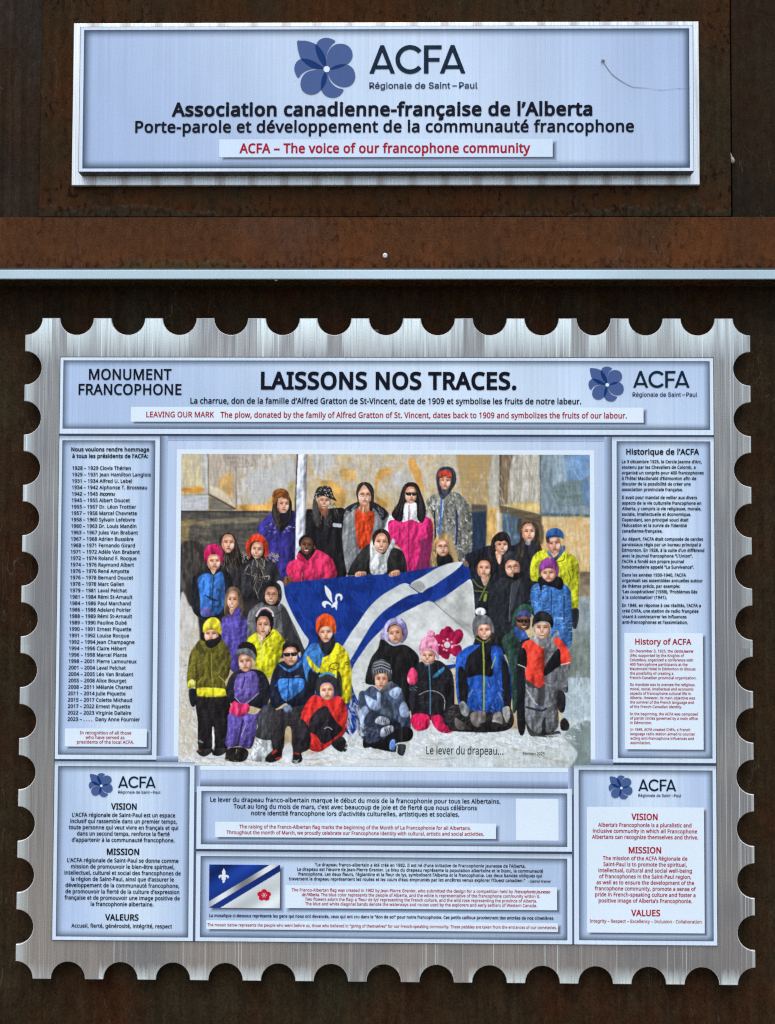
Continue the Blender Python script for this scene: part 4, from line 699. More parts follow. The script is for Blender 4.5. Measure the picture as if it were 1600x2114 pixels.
ORG = [0., 0., 5.3333]
def O(x, y, s=5.3333):
    ORG[:] = [x, y, s]
def tocv(p):
    p = np.asarray(p, np.float64).reshape(-1, 2)
    x = ORG[0] + p[:, 0] / ORG[2]; y = ORG[1] + p[:, 1] / ORG[2]
    t = (y - 938) / 644.; s = (x - 372) / 846.
    xl = 375.5 - 8.0 * t; xr = 1217 + 3.0 * t
    yt = 937 + 2 * s; yb = 1580 + 5 * s
    return np.stack([(x - xl) / (xr - xl) * PW, (y - yt) / (yb - yt) * PH], 1)
KZ = PW / 846. / 5.3333

def crom(p, closed=True, n=5):
    m = len(p)
    if m < 3: return p
    if closed:
        a, b, c, d = np.roll(p, 1, 0), p, np.roll(p, -1, 0), np.roll(p, -2, 0)
    else:
        q = np.vstack([2 * p[0] - p[1], p, 2 * p[-1] - p[-2]])
        a, b, c, d = q[:-3], q[1:-2], q[2:-1], q[3:]
    out = []
    for k in range(n):
        t = k / n
        out.append(.5 * (2 * b + (c - a) * t + (2 * a - 5 * b + 4 * c - d) * t * t + (3 * b - a - 3 * c + d) * t ** 3))
    r = np.stack(out, 1).reshape(-1, 2)
    return r if closed else np.vstack([r, p[-1]])

def mask_of(p):
    x0 = max(int(p[:, 0].min()) - 1, 0); x1 = min(int(p[:, 0].max()) + 2, PW)
    y0 = max(int(p[:, 1].min()) - 1, 0); y1 = min(int(p[:, 1].max()) + 2, PH)
    if x1 <= x0 or y1 <= y0: return None
    xs = np.arange(x0, x1) + .5; ys = np.arange(y0, y1) + .5
    diff = np.zeros((y1 - y0, x1 - x0 + 1), np.int8)
    q = np.roll(p, -1, 0)
    for (ax, ay), (bx, by) in zip(p, q):
        if ay == by: continue
        if ay > by: ax, ay, bx, by = bx, by, ax, ay
        r0 = max(int(np.ceil(ay - .5)), y0); r1 = min(int(np.ceil(by - .5)), y1)
        if r1 <= r0: continue
        rr = np.arange(r0, r1)
        xc = ax + (rr + .5 - ay) * (bx - ax) / (by - ay)
        ci = np.clip(np.ceil(xc - .5).astype(int), x0, x1) - x0
        diff[rr - y0, ci] ^= 1
    m = np.bitwise_xor.accumulate(diff, axis=1)[:, :-1].astype(bool)
    return (slice(y0, y1), slice(x0, x1)), m

def fillmask(sl, m, col, tex='v', amt=.25, alpha=1.0, col2=None, th=0.05):
    base = np.array(col, np.float32)
    n = NOI[tex][sl]
    if col2 is not None:
        k = np.clip((n - th) * 3.2 + .5, 0, 1)[..., None]
        c = base * (1 - k) + np.array(col2, np.float32) * k
        c = c * (1 + amt * .6 * NV[sl][..., None])
    else:
        c = base * (1 + amt * n[..., None]) + amt * 22 * n[..., None]
    v = CV[sl]
    v[m] = v[m] * (1 - alpha) + c[m] * alpha

SHADE = [0.0]
_fh = vnoise(PH, PW, 46, 20, 31) + .6 * vnoise(PH, PW, 20, 11, 32) + .35 * vnoise(PH, PW, 9, 7, 33)
FOLD = np.clip((_fh - np.roll(_fh, (-3, -5), (0, 1))) * 3.2, -1, 1)
FOLD = np.tanh(FOLD * 2.2) * np.clip(np.abs(FOLD) * 1.6, 0, 1) 
def blur(m, r):
    for _ in range(2):
        for ax in (0, 1):
            p = np.pad(m, [(r + 1, r) if a == ax else (0, 0) for a in (0, 1)], mode='edge').cumsum(ax)
            m = (p[2 * r + 1:] - p[:-2 * r - 1]) / (2 * r + 1) if ax == 0 else (p[:, 2 * r + 1:] - p[:, :-2 * r - 1]) / (2 * r + 1)
    return m
def model(sl, m, k, fk=.34):
    """the painter's modelling: rounded light from the upper left, darker rims, broad folds"""
    h, w = m.shape
    if min(h, w) < 10: return
    r = int(np.clip(min(h, w) * .16, 2, 16)); q = 3 * r
    f = np.pad(m.astype(np.float32), q); b = blur(f, r)
    d = max(2, r)
    e = (np.roll(b, (-d, -d), (0, 1)) - np.roll(b, (d, d), (0, 1)))[q:-q, q:-q]
    rim = b[q:-q, q:-q]
    fold = NZB[sl] * .35 + FOLD[sl] * 1.25
    g = 1 + k * (.42 * e + .36 * (rim - .82) + fk * fold + .05)
    v = CV[sl]; v[m] = v[m] * np.clip(g, .45, 1.7)[m][:, None]

def poly(col, pts, tex='v', amt=.25, alpha=1.0, col2=None, th=0.05, sm=True):
    p = tocv(pts)
    if sm: p = crom(p)
    r = mask_of(p)
    if r:
        fillmask(r[0], r[1], col, tex, amt, alpha, col2, th)
        if SHADE[0] and alpha == 1.0 and r[1].sum() > 500: model(r[0], r[1], SHADE[0])

def ell(col, cx, cy, rx, ry, rot=0, **k):
    a = np.linspace(0, 2 * np.pi, 22)[:-1]; r = np.radians(rot)
    X = rx * np.cos(a); Y = ry * np.sin(a)
    pts = np.stack([cx + X * np.cos(r) - Y * np.sin(r), cy + X * np.sin(r) + Y * np.cos(r)], 1)
    poly(col, pts, sm=False, **k)

def line(col, pts, w=8, amt=.15, alpha=1.0, taper=False, sm=True):
    p = tocv(pts)
    if len(p) > 2 and sm: p = crom(p, False)
    d = np.gradient(p, axis=0); d /= np.linalg.norm(d, axis=1)[:, None] + 1e-9
    nrm = np.stack([-d[:, 1], d[:, 0]], 1)
    ww = np.full(len(p), max(w * KZ / 2, .55))
    if taper: ww = ww * np.sin(np.linspace(.25, np.pi - .25, len(p)))
    q = np.vstack([p + nrm * ww[:, None], (p - nrm * ww[:, None])[::-1]])
    r = mask_of(q)
    if r: fillmask(r[0], r[1], col, 'f', amt, alpha)

def dabs(pts, cols, n, ang, ln, w, seed=0, alpha=.8, clip=True, jit=25):
    """short brush dabs inside an outline"""
    r = np.random.default_rng(seed + 100)
    p = tocv(pts); pc = crom(p); mk = mask_of(pc)
    if not mk: return
    sl, m = mk
    keep = CV[sl].copy()
    ys, xs = np.nonzero(m)
    if len(ys) == 0: return
    for i in range(n):
        k = r.integers(len(ys)); cx = xs[k] + sl[1].start; cy = ys[k] + sl[0].start
        a = np.radians(ang + r.normal(0, jit)); L = ln * KZ * r.uniform(.5, 1.3) / 2; W = w * KZ * r.uniform(.5, 1.2) / 2
        c, s = np.cos(a), np.sin(a)
        t = np.linspace(0, 2 * np.pi, 10)[:-1]
        X = L * np.cos(t); Y = W * np.sin(t)
        q = np.stack([cx + X * c - Y * s, cy + X * s + Y * c], 1)
        z = mask_of(q)
        if z: fillmask(z[0], z[1], cols[r.integers(len(cols))], 'f', .2, alpha)
    if clip:
        v = CV[sl]; v[~m] = keep[~m]

SK, SKL, SKS, SKD = (202, 148, 116), (238, 216, 202), (146, 92, 68), (74, 42, 34)
_fr = np.random.default_rng(21)
def face(cx, cy, rx, ry, tilt=0, light='b', smile=0, glass=None, dark=False, skin=None, lip=(166, 72, 68), bg=0):
    """head turned to the viewer; low sun, so cheeks flare white and the eyes sit in warm shade"""
    z = SHADE[0]; SHADE[0] = 0
    v = _fr.normal(0, 1, 8)
    sk, sl_, ss, sd = np.array(skin or (204, 152, 124)) + v[0] * 7, (240, 220, 208), (156, 98, 74), (70, 42, 36)
    if dark: sk, sl_, ss, sd, lip = (100, 68, 54), (154, 114, 94), (60, 40, 33), (26, 18, 18), (126, 66, 64)
    t = np.radians(tilt + v[1] * 2.5); c, s = np.cos(t), np.sin(t)
    rx = rx * (1 + .03 * v[2]); sh = .10 * v[3]
    def T(a, turn=1.0):
        a = np.asarray(a, float).reshape(-1, 2).copy()
        a[:, 0] += sh * turn * (1 - a[:, 0] ** 2)
        a = a * [rx, ry]
        return np.stack([cx + a[:, 0] * c - a[:, 1] * s, cy + a[:, 0] * s + a[:, 1] * c], 1)
    jaw = .60 + .06 * v[4]
    egg = [0, -1.02, .5, -.95, .88, -.55, .97, -.05, .92, .4, jaw + .04, .78, .25, 1.0, -.25, 1.0, -jaw, .8, -.92, .42, -.97, -.05, -.88, -.55, -.5, -.95]
    poly(sk, T(egg, 0), 'b', .14)
    r = mask_of(crom(tocv(T(egg, 0))))
    if r: model(r[0], r[1], .6, .05)
    poly(ss, T([-.92, -.45, -.5, -.98, .5, -.98, .92, -.45, .75, -.38, .3, -.62, -.3, -.62, -.75, -.36], 0), 'b', .2, alpha=.38)
    L, R = (.92, .30) if light == 'l' else (.30, .92) if light == 'r' else (.88, .72)
    if light == 'b' and v[5] < -.2: L, R = .45, .9
    if light == 'b' and v[5] > .6: L, R = .92, .4
    poly(sl_, T([-.86, .02, -.62, -.06, -.34, .08, -.24, .34, -.46, .56, -.74, .42]), 'b', .1, alpha=L)
    poly(sl_, T([.86, .02, .62, -.06, .34, .08, .24, .34, .46, .56, .74, .42]), 'b', .1, alpha=R)
    poly((206, 124, 104) if not dark else (96, 58, 48), T([-.7, .3, -.42, .26, -.38, .5, -.62, .54]), alpha=.30); poly((206, 124, 104) if not dark else (96, 58, 48), T([.7, .3, .42, .26, .38, .5, .62, .54]), alpha=.30)
    poly(sl_, T([-.34, -.72, .34, -.74, .36, -.46, -.3, -.44]), 'b', .1, alpha=.5 + .25 * (v[6] > 0))
    poly(sl_, T([-.24, .76, .26, .78, .18, .94, -.18, .93]), 'b', .1, alpha=.55)
    if R < L: poly(ss, T([.95, -.3, .7, -.2, .58, .3, .34, .9, .68, .72, .93, .2], 0), 'b', .1, alpha=.5)
    if L < R: poly(ss, T([-.95, -.3, -.7, -.2, -.58, .3, -.34, .9, -.68, .72, -.93, .2], 0), 'b', .1, alpha=.5)
    if glass != 'sun':
        for q in (-.42, .42):
            poly(ss, T([q - .27, -.24, q, -.31, q + .27, -.23, q + .2, -.04, q - .2, -.05]), alpha=.6, amt=.1)
            line(sd, T([q - .26, -.29, q, -.36, q + .26, -.30]), ry * .055, alpha=.75)
            line((46, 30, 28), T([q - .17, -.13, q, -.16, q + .17, -.13]), ry * .085, alpha=.9)
            line((226, 196, 180) if not dark else ss, T([q - .16, -.04, q + .16, -.04]), ry * .05, alpha=.6)
    poly(ss, T([.02, -.18, .14, .2, .17, .3, -.02, .33]), alpha=.5, amt=.1)
    line(sl_, T([-.03, -.22, -.02, .2]), rx * .12, alpha=.8)
    line(sd, T([-.16, .31, 0, .35, .17, .31]), ry * .05, alpha=.55)
    if smile:
        poly((128, 52, 48), T([-.40, .47, 0, .53, .40, .46, .27, .66, 0, .72, -.27, .67]))
        line((244, 236, 228), T([-.30, .53, 0, .59, .30, .52]), ry * .10)
        line(ss, T([-.56, .36, -.48, .54]), rx * .07, alpha=.6); line(ss, T([.56, .36, .48, .54]), rx * .07, alpha=.6)
    else:
        line(lip, T([-.28, .56, -.05, .535, .28, .555]), ry * .105)
        line(sd, T([-.30, .56, 0, .575, .30, .555]), ry * .035, alpha=.7)
        line(ss, T([-.16, .70, .16, .70]), ry * .05, alpha=.5)
    if glass == 'sun':
        poly((24, 24, 30), T([-.92, -.30, -.1, -.28, -.08, .0, -.3, .08, -.7, .06, -.86, -.05]), amt=.1)
        poly((24, 24, 30), T([.92, -.30, .1, -.28, .08, .0, .3, .08, .7, .06, .86, -.05]), amt=.1)
        line((24, 24, 30), T([-.95, -.25, .95, -.25]), ry * .06)
        line((110, 120, 140), T([-.6, -.2, -.35, -.12]), ry * .05); line((110, 120, 140), T([.4, -.2, .65, -.12]), ry * .05)
    elif glass:
        for q in (-.45, .45):
            a = np.linspace(0, 2 * np.pi, 12)
            line((70, 50, 48), T(np.stack([q + .34 * np.cos(a), -.1 + .22 * np.sin(a)], 1)), ry * .04, alpha=.85)
        line((70, 50, 48), T([-.1, -.14, .1, -.14]), ry * .045)
    SHADE[0] = z

BK = (28, 28, 32); BK2 = (58, 60, 66)
def coat(col, pts, hi=None, n=26, ang=80, seed=0, ln=60, w=9, tex='v', amt=.3):
    z = SHADE[0]; SHADE[0] = 0
    poly(col, pts, tex, amt)
    SHADE[0] = z
    if hi:
        b = np.array(col, float)
        dabs(pts, [tuple(b * .5 + np.array(h, float) * .5) for h in hi] + [tuple(b * .7)], n, ang, ln * 1.15, w * 2.0, seed, alpha=.42)
        dabs(pts, [tuple(b * .25 + np.array(h, float) * .75) for h in hi], n // 4, ang, ln * .6, w * 1.1, seed + 500, alpha=.45)
    r = mask_of(crom(tocv(pts)))
    if r and SHADE[0]: model(r[0], r[1], SHADE[0] * 1.15)

# ---- building behind
O(375, 937, 1)
poly((196, 178, 142), [-10, -10, 860, -10, 860, 700, -10, 700], 'b', .2, sm=False)
O(360, 920)
poly((194, 186, 166), [60, 60, 385, 60, 385, 560, 60, 560], 'v', .22, sm=False, col2=(204, 192, 152))
poly((176, 186, 204), [310, 80, 385, 80, 385, 545, 320, 545], 'v', .3, sm=False, alpha=.6)
poly((178, 168, 156), [385, 60, 690, 60, 690, 720, 560, 620, 385, 540], 'v', .2, sm=False, col2=(190, 180, 164))
poly((190, 176, 152), [690, 60, 1370, 60, 1370, 740, 690, 720], 'v', .25, sm=False, col2=(196, 200, 204), th=.0)
poly((158, 148, 140), [560, 90, 940, 100, 900, 200, 850, 240, 600, 230], 'h', .3, alpha=.6)
poly((202, 152, 74), [80, 480, 300, 455, 320, 520, 85, 525], 'h', .3)
poly((206, 160, 88), [500, 380, 640, 300, 650, 560, 590, 560, 510, 470], 'b', .3, alpha=.7)
poly((216, 206, 178), [390, 440, 560, 520, 640, 640, 600, 650, 480, 570, 390, 510], 'b', .2, alpha=.8)
poly((210, 160, 82), [720, 660, 1030, 640, 1090, 500, 1080, 720, 720, 720], 'b', .35, alpha=.9)
poly((190, 198, 204), [820, 300, 1040, 250, 1300, 150, 1310, 420, 1060, 560, 860, 620], 'v', .25, alpha=.75, col2=(178, 180, 182))
poly((206, 184, 110), [1250, 440, 1340, 420, 1340, 720, 1290, 640], 'b', .3, alpha=.8)
poly((196, 200, 208), [80, 545, 375, 548, 375, 720, 80, 725], 'h', .25, sm=False)
poly((120, 116, 104), [385, 560, 680, 705, 640, 720, 385, 715], 'h', .4, sm=False)
line((66, 44, 36), [384, 545, 520, 615, 680, 705], 12)
line((92, 86, 78), [380, 90, 383, 550], 7); line((110, 96, 84), [686, 240, 690, 710], 7); line((120, 104, 70), [80, 548, 375, 548], 7)
poly((74, 72, 70), [60, 728, 1340, 728, 1400, 1300, 60, 1600], 'h', .5, sm=False, col2=(104, 98, 88), th=.08)
poly((142, 132, 112), [330, 830, 880, 800, 890, 855, 500, 870, 300, 865], 'h', .4, alpha=.75)
poly((148, 130, 86), [75, 850, 330, 850, 400, 890, 190, 880, 160, 1080, 140, 1150, 75, 1150], 'h', .4, alpha=.8)
dabs([75, 740, 500, 740, 500, 1000, 75, 1100], [(150, 130, 90), (110, 100, 84), (40, 40, 44)], 90, 20, 70, 7, 3, alpha=.5)
dabs([160, 880, 900, 880, 900, 1300, 160, 1300], [(84, 86, 88), (44, 42, 44), (60, 62, 66)], 160, -40, 70, 8, 4, alpha=.6)
line((30, 30, 36), [75, 732, 1040, 735], 10)
# right part of the wall
O(650, 920)
poly((196, 180, 140), [-20, 95, 1640, 95, 1640, 900, -20, 900], 'b', .3, sm=False, col2=(196, 186, 160))
dabs([0, 100, 1560, 100, 1560, 800, 0, 800], [(206, 166, 98), (190, 182, 166), (200, 194, 182), (182, 176, 166), (202, 176, 122), (192, 186, 176)], 420, 86, 210, 60, 5, alpha=.30, jit=30)
dabs([0, 100, 1560, 100, 1560, 420, 0, 420], [(196, 190, 178), (184, 180, 176), (206, 200, 188)], 160, 80, 200, 60, 55, alpha=.35, jit=40)
poly((204, 160, 84), [280, 270, 440, 270, 450, 380, 330, 400], 'b', .35, alpha=.75)
poly((202, 154, 78), [60, 420, 200, 400, 330, 500, 330, 680, 240, 660], 'b', .35, alpha=.8)
poly((204, 154, 80), [690, 300, 880, 270, 700, 420, 690, 560, 800, 640, 790, 690, 680, 640], 'b', .35, alpha=.85)
poly((204, 150, 74), [1030, 180, 1090, 140, 1140, 230, 1180, 330, 1200, 540, 1120, 400, 1060, 270], 'b', .3, alpha=.9)
poly((190, 192, 196), [860, 330, 1010, 280, 1060, 400, 960, 470, 870, 440], 'b', .2, alpha=.7)
poly((186, 190, 196), [0, 110, 220, 105, 180, 260, 60, 330, 0, 300], 'v', .25, alpha=.75)
O(930, 920)
poly((178, 158, 122), [60, 95, 550, 95, 550, 660, 150, 650], 'v', .4, sm=False, col2=(166, 136, 84))
dabs([150, 380, 540, 300, 545, 660, 160, 640], [(212, 206, 190), (206, 166, 84), (190, 190, 184)], 120, 85, 60, 14, 6, alpha=.6)
poly((182, 190, 192), [460, 110, 548, 110, 548, 640, 430, 600], 'v', .25, alpha=.7)
poly((122, 106, 84), [555, 95, 770, 95, 720, 640, 560, 660], 'v', .4, sm=False)
poly((178, 176, 164), [700, 100, 990, 100, 990, 740, 760, 700, 640, 660], 'v', .3, col2=(196, 196, 190))
poly((204, 182, 120), [600, 660, 860, 620, 990, 660, 995, 750, 720, 700], 'b', .3)
poly((72, 62, 56), [540, 95, 558, 95, 552, 700, 540, 700], 'v', .3, sm=False)
poly((120, 138, 150), [985, 95, 1535, 95, 1535, 800, 1000, 780], 'v', .35, sm=False, col2=(134, 152, 164))
poly((110, 148, 196), [1220, 160, 1400, 110, 1530, 110, 1530, 330, 1300, 400], 'b', .35, alpha=.9)
poly((156, 176, 190), [1130, 110, 1260, 110, 1270, 420, 1150, 640, 1130, 400], 'v', .3, alpha=.7)
poly((104, 124, 124), [1150, 430, 1530, 400, 1530, 640, 1180, 660], 'h', .35, alpha=.8)
poly((96, 132, 176), [1440, 420, 1530, 420, 1530, 640, 1470, 640], 'v', .3, alpha=.8)
poly((84, 104, 112), [1000, 745, 1530, 765, 1530, 798, 1000, 785], 'h', .3, sm=False)
line((80, 84, 84), [988, 100, 985, 300, 992, 760], 9)
# brick wall right, doorway
poly((206, 178, 130), [1000, 790, 1535, 800, 1535, 1400, 1000, 1400], 'b', .3, sm=False, col2=(214, 192, 150))
dabs([1010, 800, 1530, 800, 1530, 1300, 1010, 1300], [(214, 176, 112), (222, 204, 170), (200, 164, 106)], 110, 130, 120, 30, 7, alpha=.5)
poly((206, 172, 108), [400, 690, 530, 700, 520, 1000, 395, 1100], 'v', .35, sm=False)
poly((98, 86, 68), [545, 665, 1000, 770, 1000, 860, 780, 800, 545, 745], 'h', .4, sm=False)
poly((78, 96, 116), [570, 740, 780, 800, 800, 1400, 560, 1400], 'v', .4, sm=False, col2=(110, 138, 158), th=.2)
poly((64, 54, 46), [760, 810, 1000, 860, 1000, 1100, 760, 1000], 'v', .3, alpha=.75)
poly((90, 84, 78), [235, 650, 405, 660, 405, 740, 235, 740], 'h', .3, sm=False)
poly((40, 54, 76), [232, 740, 400, 735, 395, 1250, 190, 1250], 'v', .35, sm=False)
poly((206, 210, 216), [515, 720, 540, 720, 535, 960, 515, 960], 'v', .2, sm=False)
# lower right snow-bank and wall
O(930, 1090)
poly((124, 112, 96), [1420, 490, 1535, 490, 1535, 760, 1410, 760], 'b', .4, sm=False)
poly((134, 148, 156), [1380, 760, 1535, 760, 1545, 1500, 1300, 1500], 'b', .3, sm=False, col2=(150, 164, 168))
O(930, 1250)
poly((128, 140, 138), [1180, 300, 1540, 300, 1540, 800, 1180, 800], 'b', .35, sm=False, col2=(112, 124, 118))
poly((164, 182, 192), [1240, 800, 1545, 800, 1550, 1750, 1200, 1750], 'b', .22, sm=False, col2=(176, 194, 204))
# flag pole
O(360, 920)
poly((196, 206, 222), [1365, 95, 1470, 95, 1440, 1010, 1345, 1400, 1325, 1400], 'v', .2, sm=False)
poly((126, 126, 132), [1425, 95, 1472, 95, 1452, 900, 1420, 950], 'v', .3, sm=False)
line((48, 50, 62), [1365, 95, 1345, 560, 1330, 1300], 14)
# crowd mass behind figures: dark base
O(360, 1090)
poly((40, 38, 40), [190, 480, 700, 300, 1250, 300, 1650, 360, 1650, 800, 1400, 1400, 200, 1400], 'b', .5, sm=False)
poly((54, 50, 50), [70, 200, 350, 250, 300, 900, 160, 880, 70, 850], 'v', .5, col2=(82, 78, 74), th=.1)
# snow ground
poly((200, 200, 198), [60, 860, 170, 860, 280, 1150, 280, 2800, 40, 2800], 'b', .2, col2=(190, 186, 172), th=.2)
O(360, 1385)
poly((206, 212, 218), [20, 900, 500, 880, 1100, 880, 1700, 880, 1700, 1100, 20, 1100], 'b', .2, sm=False, col2=(192, 190, 182), th=.2)
poly((190, 182, 158), [40, 300, 200, 350, 220, 870, 40, 1060], 'b', .25, alpha=.45)
O(650, 1385)
poly((202, 212, 218), [0, 880, 380, 300, 560, 200, 1100, 500, 1640, 600, 1640, 1080, 0, 1080], 'b', .2, sm=False, col2=(184, 190, 186), th=.15)
poly((190, 192, 182), [0, 920, 600, 960, 1640, 900, 1640, 1080, 0, 1080], 'h', .2, alpha=.5, sm=False)
O(930, 1385)
poly((198, 210, 216), [-100, 640, 900, 640, 1550, 500, 1550, 1100, -100, 1100], 'b', .2, sm=False, col2=(186, 198, 200), th=.15)
poly((104, 122, 122), [1250, 700, 1550, 560, 1550, 1080, 1320, 1080, 1400, 900], 'b', .3, alpha=.75)
line((158, 152, 126), [200, 740, 520, 800, 900, 920, 1300, 1010], 26, alpha=.5)
dabs([0, 650, 1250, 700, 1300, 900, 0, 800], [(226, 234, 240), (206, 216, 222), (176, 186, 190)], 110, 20, 100, 18, 9, alpha=.6)

for _c in range(3): CV[:, :, _c] = blur(CV[:, :, _c], 2)
CV *= (1 + .14 * NV + .07 * NH)[..., None]
O(360, 920)
line((66, 44, 36), [384, 545, 520, 615, 680, 705], 9, alpha=.8); line((92, 86, 78), [380, 90, 383, 550], 5, alpha=.7); line((110, 96, 84), [686, 240, 690, 710], 5, alpha=.6)
line((48, 50, 62), [1365, 95, 1345, 560, 1330, 1300], 10); line((236, 240, 246), [1392, 95, 1368, 900, 1345, 1300], 26, alpha=.7); line((30, 30, 36), [75, 732, 1040, 735], 8, alpha=.8)
dabs([760, 120, 1340, 120, 1340, 640, 760, 640], [(204, 200, 190), (180, 176, 170), (210, 204, 188)], 90, 84, 150, 16, 56, alpha=.4, jit=12)
O(930, 920)
line((70, 74, 78), [988, 100, 985, 300, 992, 760], 6); line((72, 62, 56), [550, 95, 548, 680], 8, alpha=.8); line((70, 62, 52), [545, 668, 760, 712, 1000, 772], 7, alpha=.7); line((78, 90, 98), [1000, 770, 1530, 782], 8, alpha=.6)
dabs([1000, 100, 1530, 100, 1530, 740, 1000, 740], [(150, 166, 178), (112, 130, 138), (126, 156, 190), (172, 188, 198)], 150, 84, 120, 12, 57, alpha=.35, jit=20)
dabs([560, 100, 980, 100, 980, 640, 560, 640], [(194, 190, 176), (140, 124, 100), (204, 200, 190)], 90, 86, 150, 14, 58, alpha=.4, jit=12)
O(360, 1385)
dabs([20, 880, 1700, 880, 1700, 1060, 20, 1060], [(226, 232, 238), (206, 206, 198), (188, 184, 168), (214, 222, 230)], 220, 8, 110, 18, 59, alpha=.5, jit=25)
dabs([40, -200, 240, -150, 250, 900, 40, 900], [(222, 226, 230), (200, 192, 168), (206, 212, 218)], 120, 60, 90, 20, 60, alpha=.4, jit=40)
O(650, 1385)
dabs([370, 300, 560, 250, 1200, 640, 2600, 700, 2600, 1040, 0, 1040, 340, 800], [(228, 236, 242), (196, 206, 212), (190, 192, 180), (214, 224, 232)], 420, 15, 110, 18, 61, alpha=.45, jit=35)
O(360, 1385)
poly((220, 228, 236), [20, 940, 500, 930, 1100, 930, 3000, 940, 3000, 1080, 20, 1080], 'h', .12, alpha=.5, sm=False)
for _q, _w in ((120, 60), (700, 50), (1300, 60), (2100, 50), (2700, 40)): line((150, 164, 182), [_q, 960, _q + 180, 975, _q + 420, 950], 14, alpha=.5)
SHADE[0] = .55
# ---- back row
O(360, 920)      # purple coat, brown toque
coat((52, 48, 120), [1060, 760, 1120, 720, 1300, 720, 1335, 800, 1325, 1300, 1240, 1620, 1000, 1620, 1040, 1100, 920, 950, 960, 850],
     [(76, 70, 160), (40, 34, 88), (92, 86, 170), (30, 26, 60)], 150, 80, 70, 9, )
dabs([1000, 880, 1290, 860, 1300, 960, 1010, 960], [(196, 196, 222), (150, 150, 200)], 26, -10, 40, 9, 12)
poly((38, 34, 34), [1110, 600, 1180, 580, 1290, 600, 1300, 760, 1270, 860, 1180, 960, 1110, 850, 1080, 740], 'v', .3)
face(1205, 660, 70, 92, 0, 'b')
poly((122, 74, 38), [1090, 640, 1085, 560, 1110, 500, 1190, 475, 1260, 520, 1290, 620, 1230, 590, 1150, 600, 1110, 650], 'b', .5, col2=(160, 112, 64), th=.1)
line((206, 186, 160), [1150, 600, 1200, 578], 12); line((80, 46, 26), [1100, 570, 1180, 520, 1260, 570], 8)
dabs([1100, 640, 1140, 640, 1190, 900, 1150, 960, 1110, 860], [(80, 74, 66), (44, 38, 36)], 20, 80, 90, 8, 13)
poly((30, 28, 40), [1170, 760, 1250, 755, 1240, 850, 1180, 830], 'v', .2)
poly((204, 212, 226), [1370, 95, 1468, 95, 1450, 800, 1440, 1010, 1390, 1180, 1336, 1400, 1330, 1200, 1346, 600], 'v', .1, sm=False)
poly((138, 140, 148), [1432, 95, 1470, 95, 1452, 800, 1442, 1000, 1420, 1060, 1426, 800], 'v', .2, sm=False); line((48, 50, 62), [1366, 95, 1347, 560, 1333, 1300], 9)
O(650, 920)      # black coat, speckled bucket hat
coat((30, 30, 34), [-92, 760, -50, 705, 40, 720, 250, 690, 340, 720, 330, 900, 340, 1480, -120, 1500, -104, 1200], [(56, 56, 60), (18, 18, 22), (72, 70, 66)], 70, 85, 90, 9, 14)
dabs([0, 640, 240, 640, 230, 880, 60, 860, 0, 800], [(96, 88, 78), (70, 64, 58), (120, 116, 108)], 40, 75, 110, 10, 15)
poly(SKS, [50, 690, 150, 690, 130, 780, 95, 780], 'b', .2)
face(108, 620, 68, 82, 0, 'b', smile=1)
poly((36, 36, 40), [-5, 600, 30, 480, 100, 450, 180, 465, 215, 560, 250, 620, 200, 600, 100, 560, 40, 580], 'b', .2)
dabs([0, 600, 30, 480, 100, 455, 180, 470, 215, 560, 240, 620, 100, 565], [(210, 210, 206), (150, 150, 150), (20, 20, 24)], 60, 30, 18, 12, 16, alpha=.9)
poly((70, 66, 66), [-10, 600, 30, 620, 60, 740, 70, 900, 10, 880, -20, 760], 'v', .3); line((190, 196, 210), [205, 880, 300, 890], 40)
# grey jacket, orange-red shirt
coat((112, 116, 120), [340, 740, 430, 660, 620, 640, 800, 720, 830, 900, 830, 1150, 680, 1400, 500, 1500, 380, 1480, 310, 1080, 320, 860],
     [(156, 162, 166), (84, 88, 94), (176, 182, 188)], 110, 75, 80, 9, 17)
poly((38, 38, 46), [340, 700, 480, 625, 640, 620, 800, 730, 800, 790, 740, 830, 660, 700, 480, 690, 360, 770], 'b', .3)
dabs([350, 720, 470, 660, 450, 740, 360, 770], [(150, 156, 160)], 10, -30, 60, 12, 18); dabs([660, 680, 740, 700, 780, 770, 700, 800], [(130, 136, 146)], 12, 40, 50, 10, 19)
coat((198, 66, 34), [445, 760, 500, 710, 620, 720, 665, 780, 640, 960, 600, 1110, 510, 1150, 475, 1080], [(216, 88, 50), (170, 50, 28)], 60, 85, 110, 10, 20)
poly(SKS, [500, 640, 605, 640, 600, 740, 500, 735], 'v', .2, col2=(206, 160, 130))
face(552, 560, 76, 100, 0, 'b', glass='thin')
poly((36, 32, 34), [475, 600, 460, 520, 490, 430, 560, 405, 630, 440, 660, 540, 640, 720, 610, 700, 625, 560, 590, 480, 545, 440, 500, 500, 485, 560, 500, 680, 480, 650], 'v', .3)
line((150, 130, 110), [548, 410, 540, 470], 5)
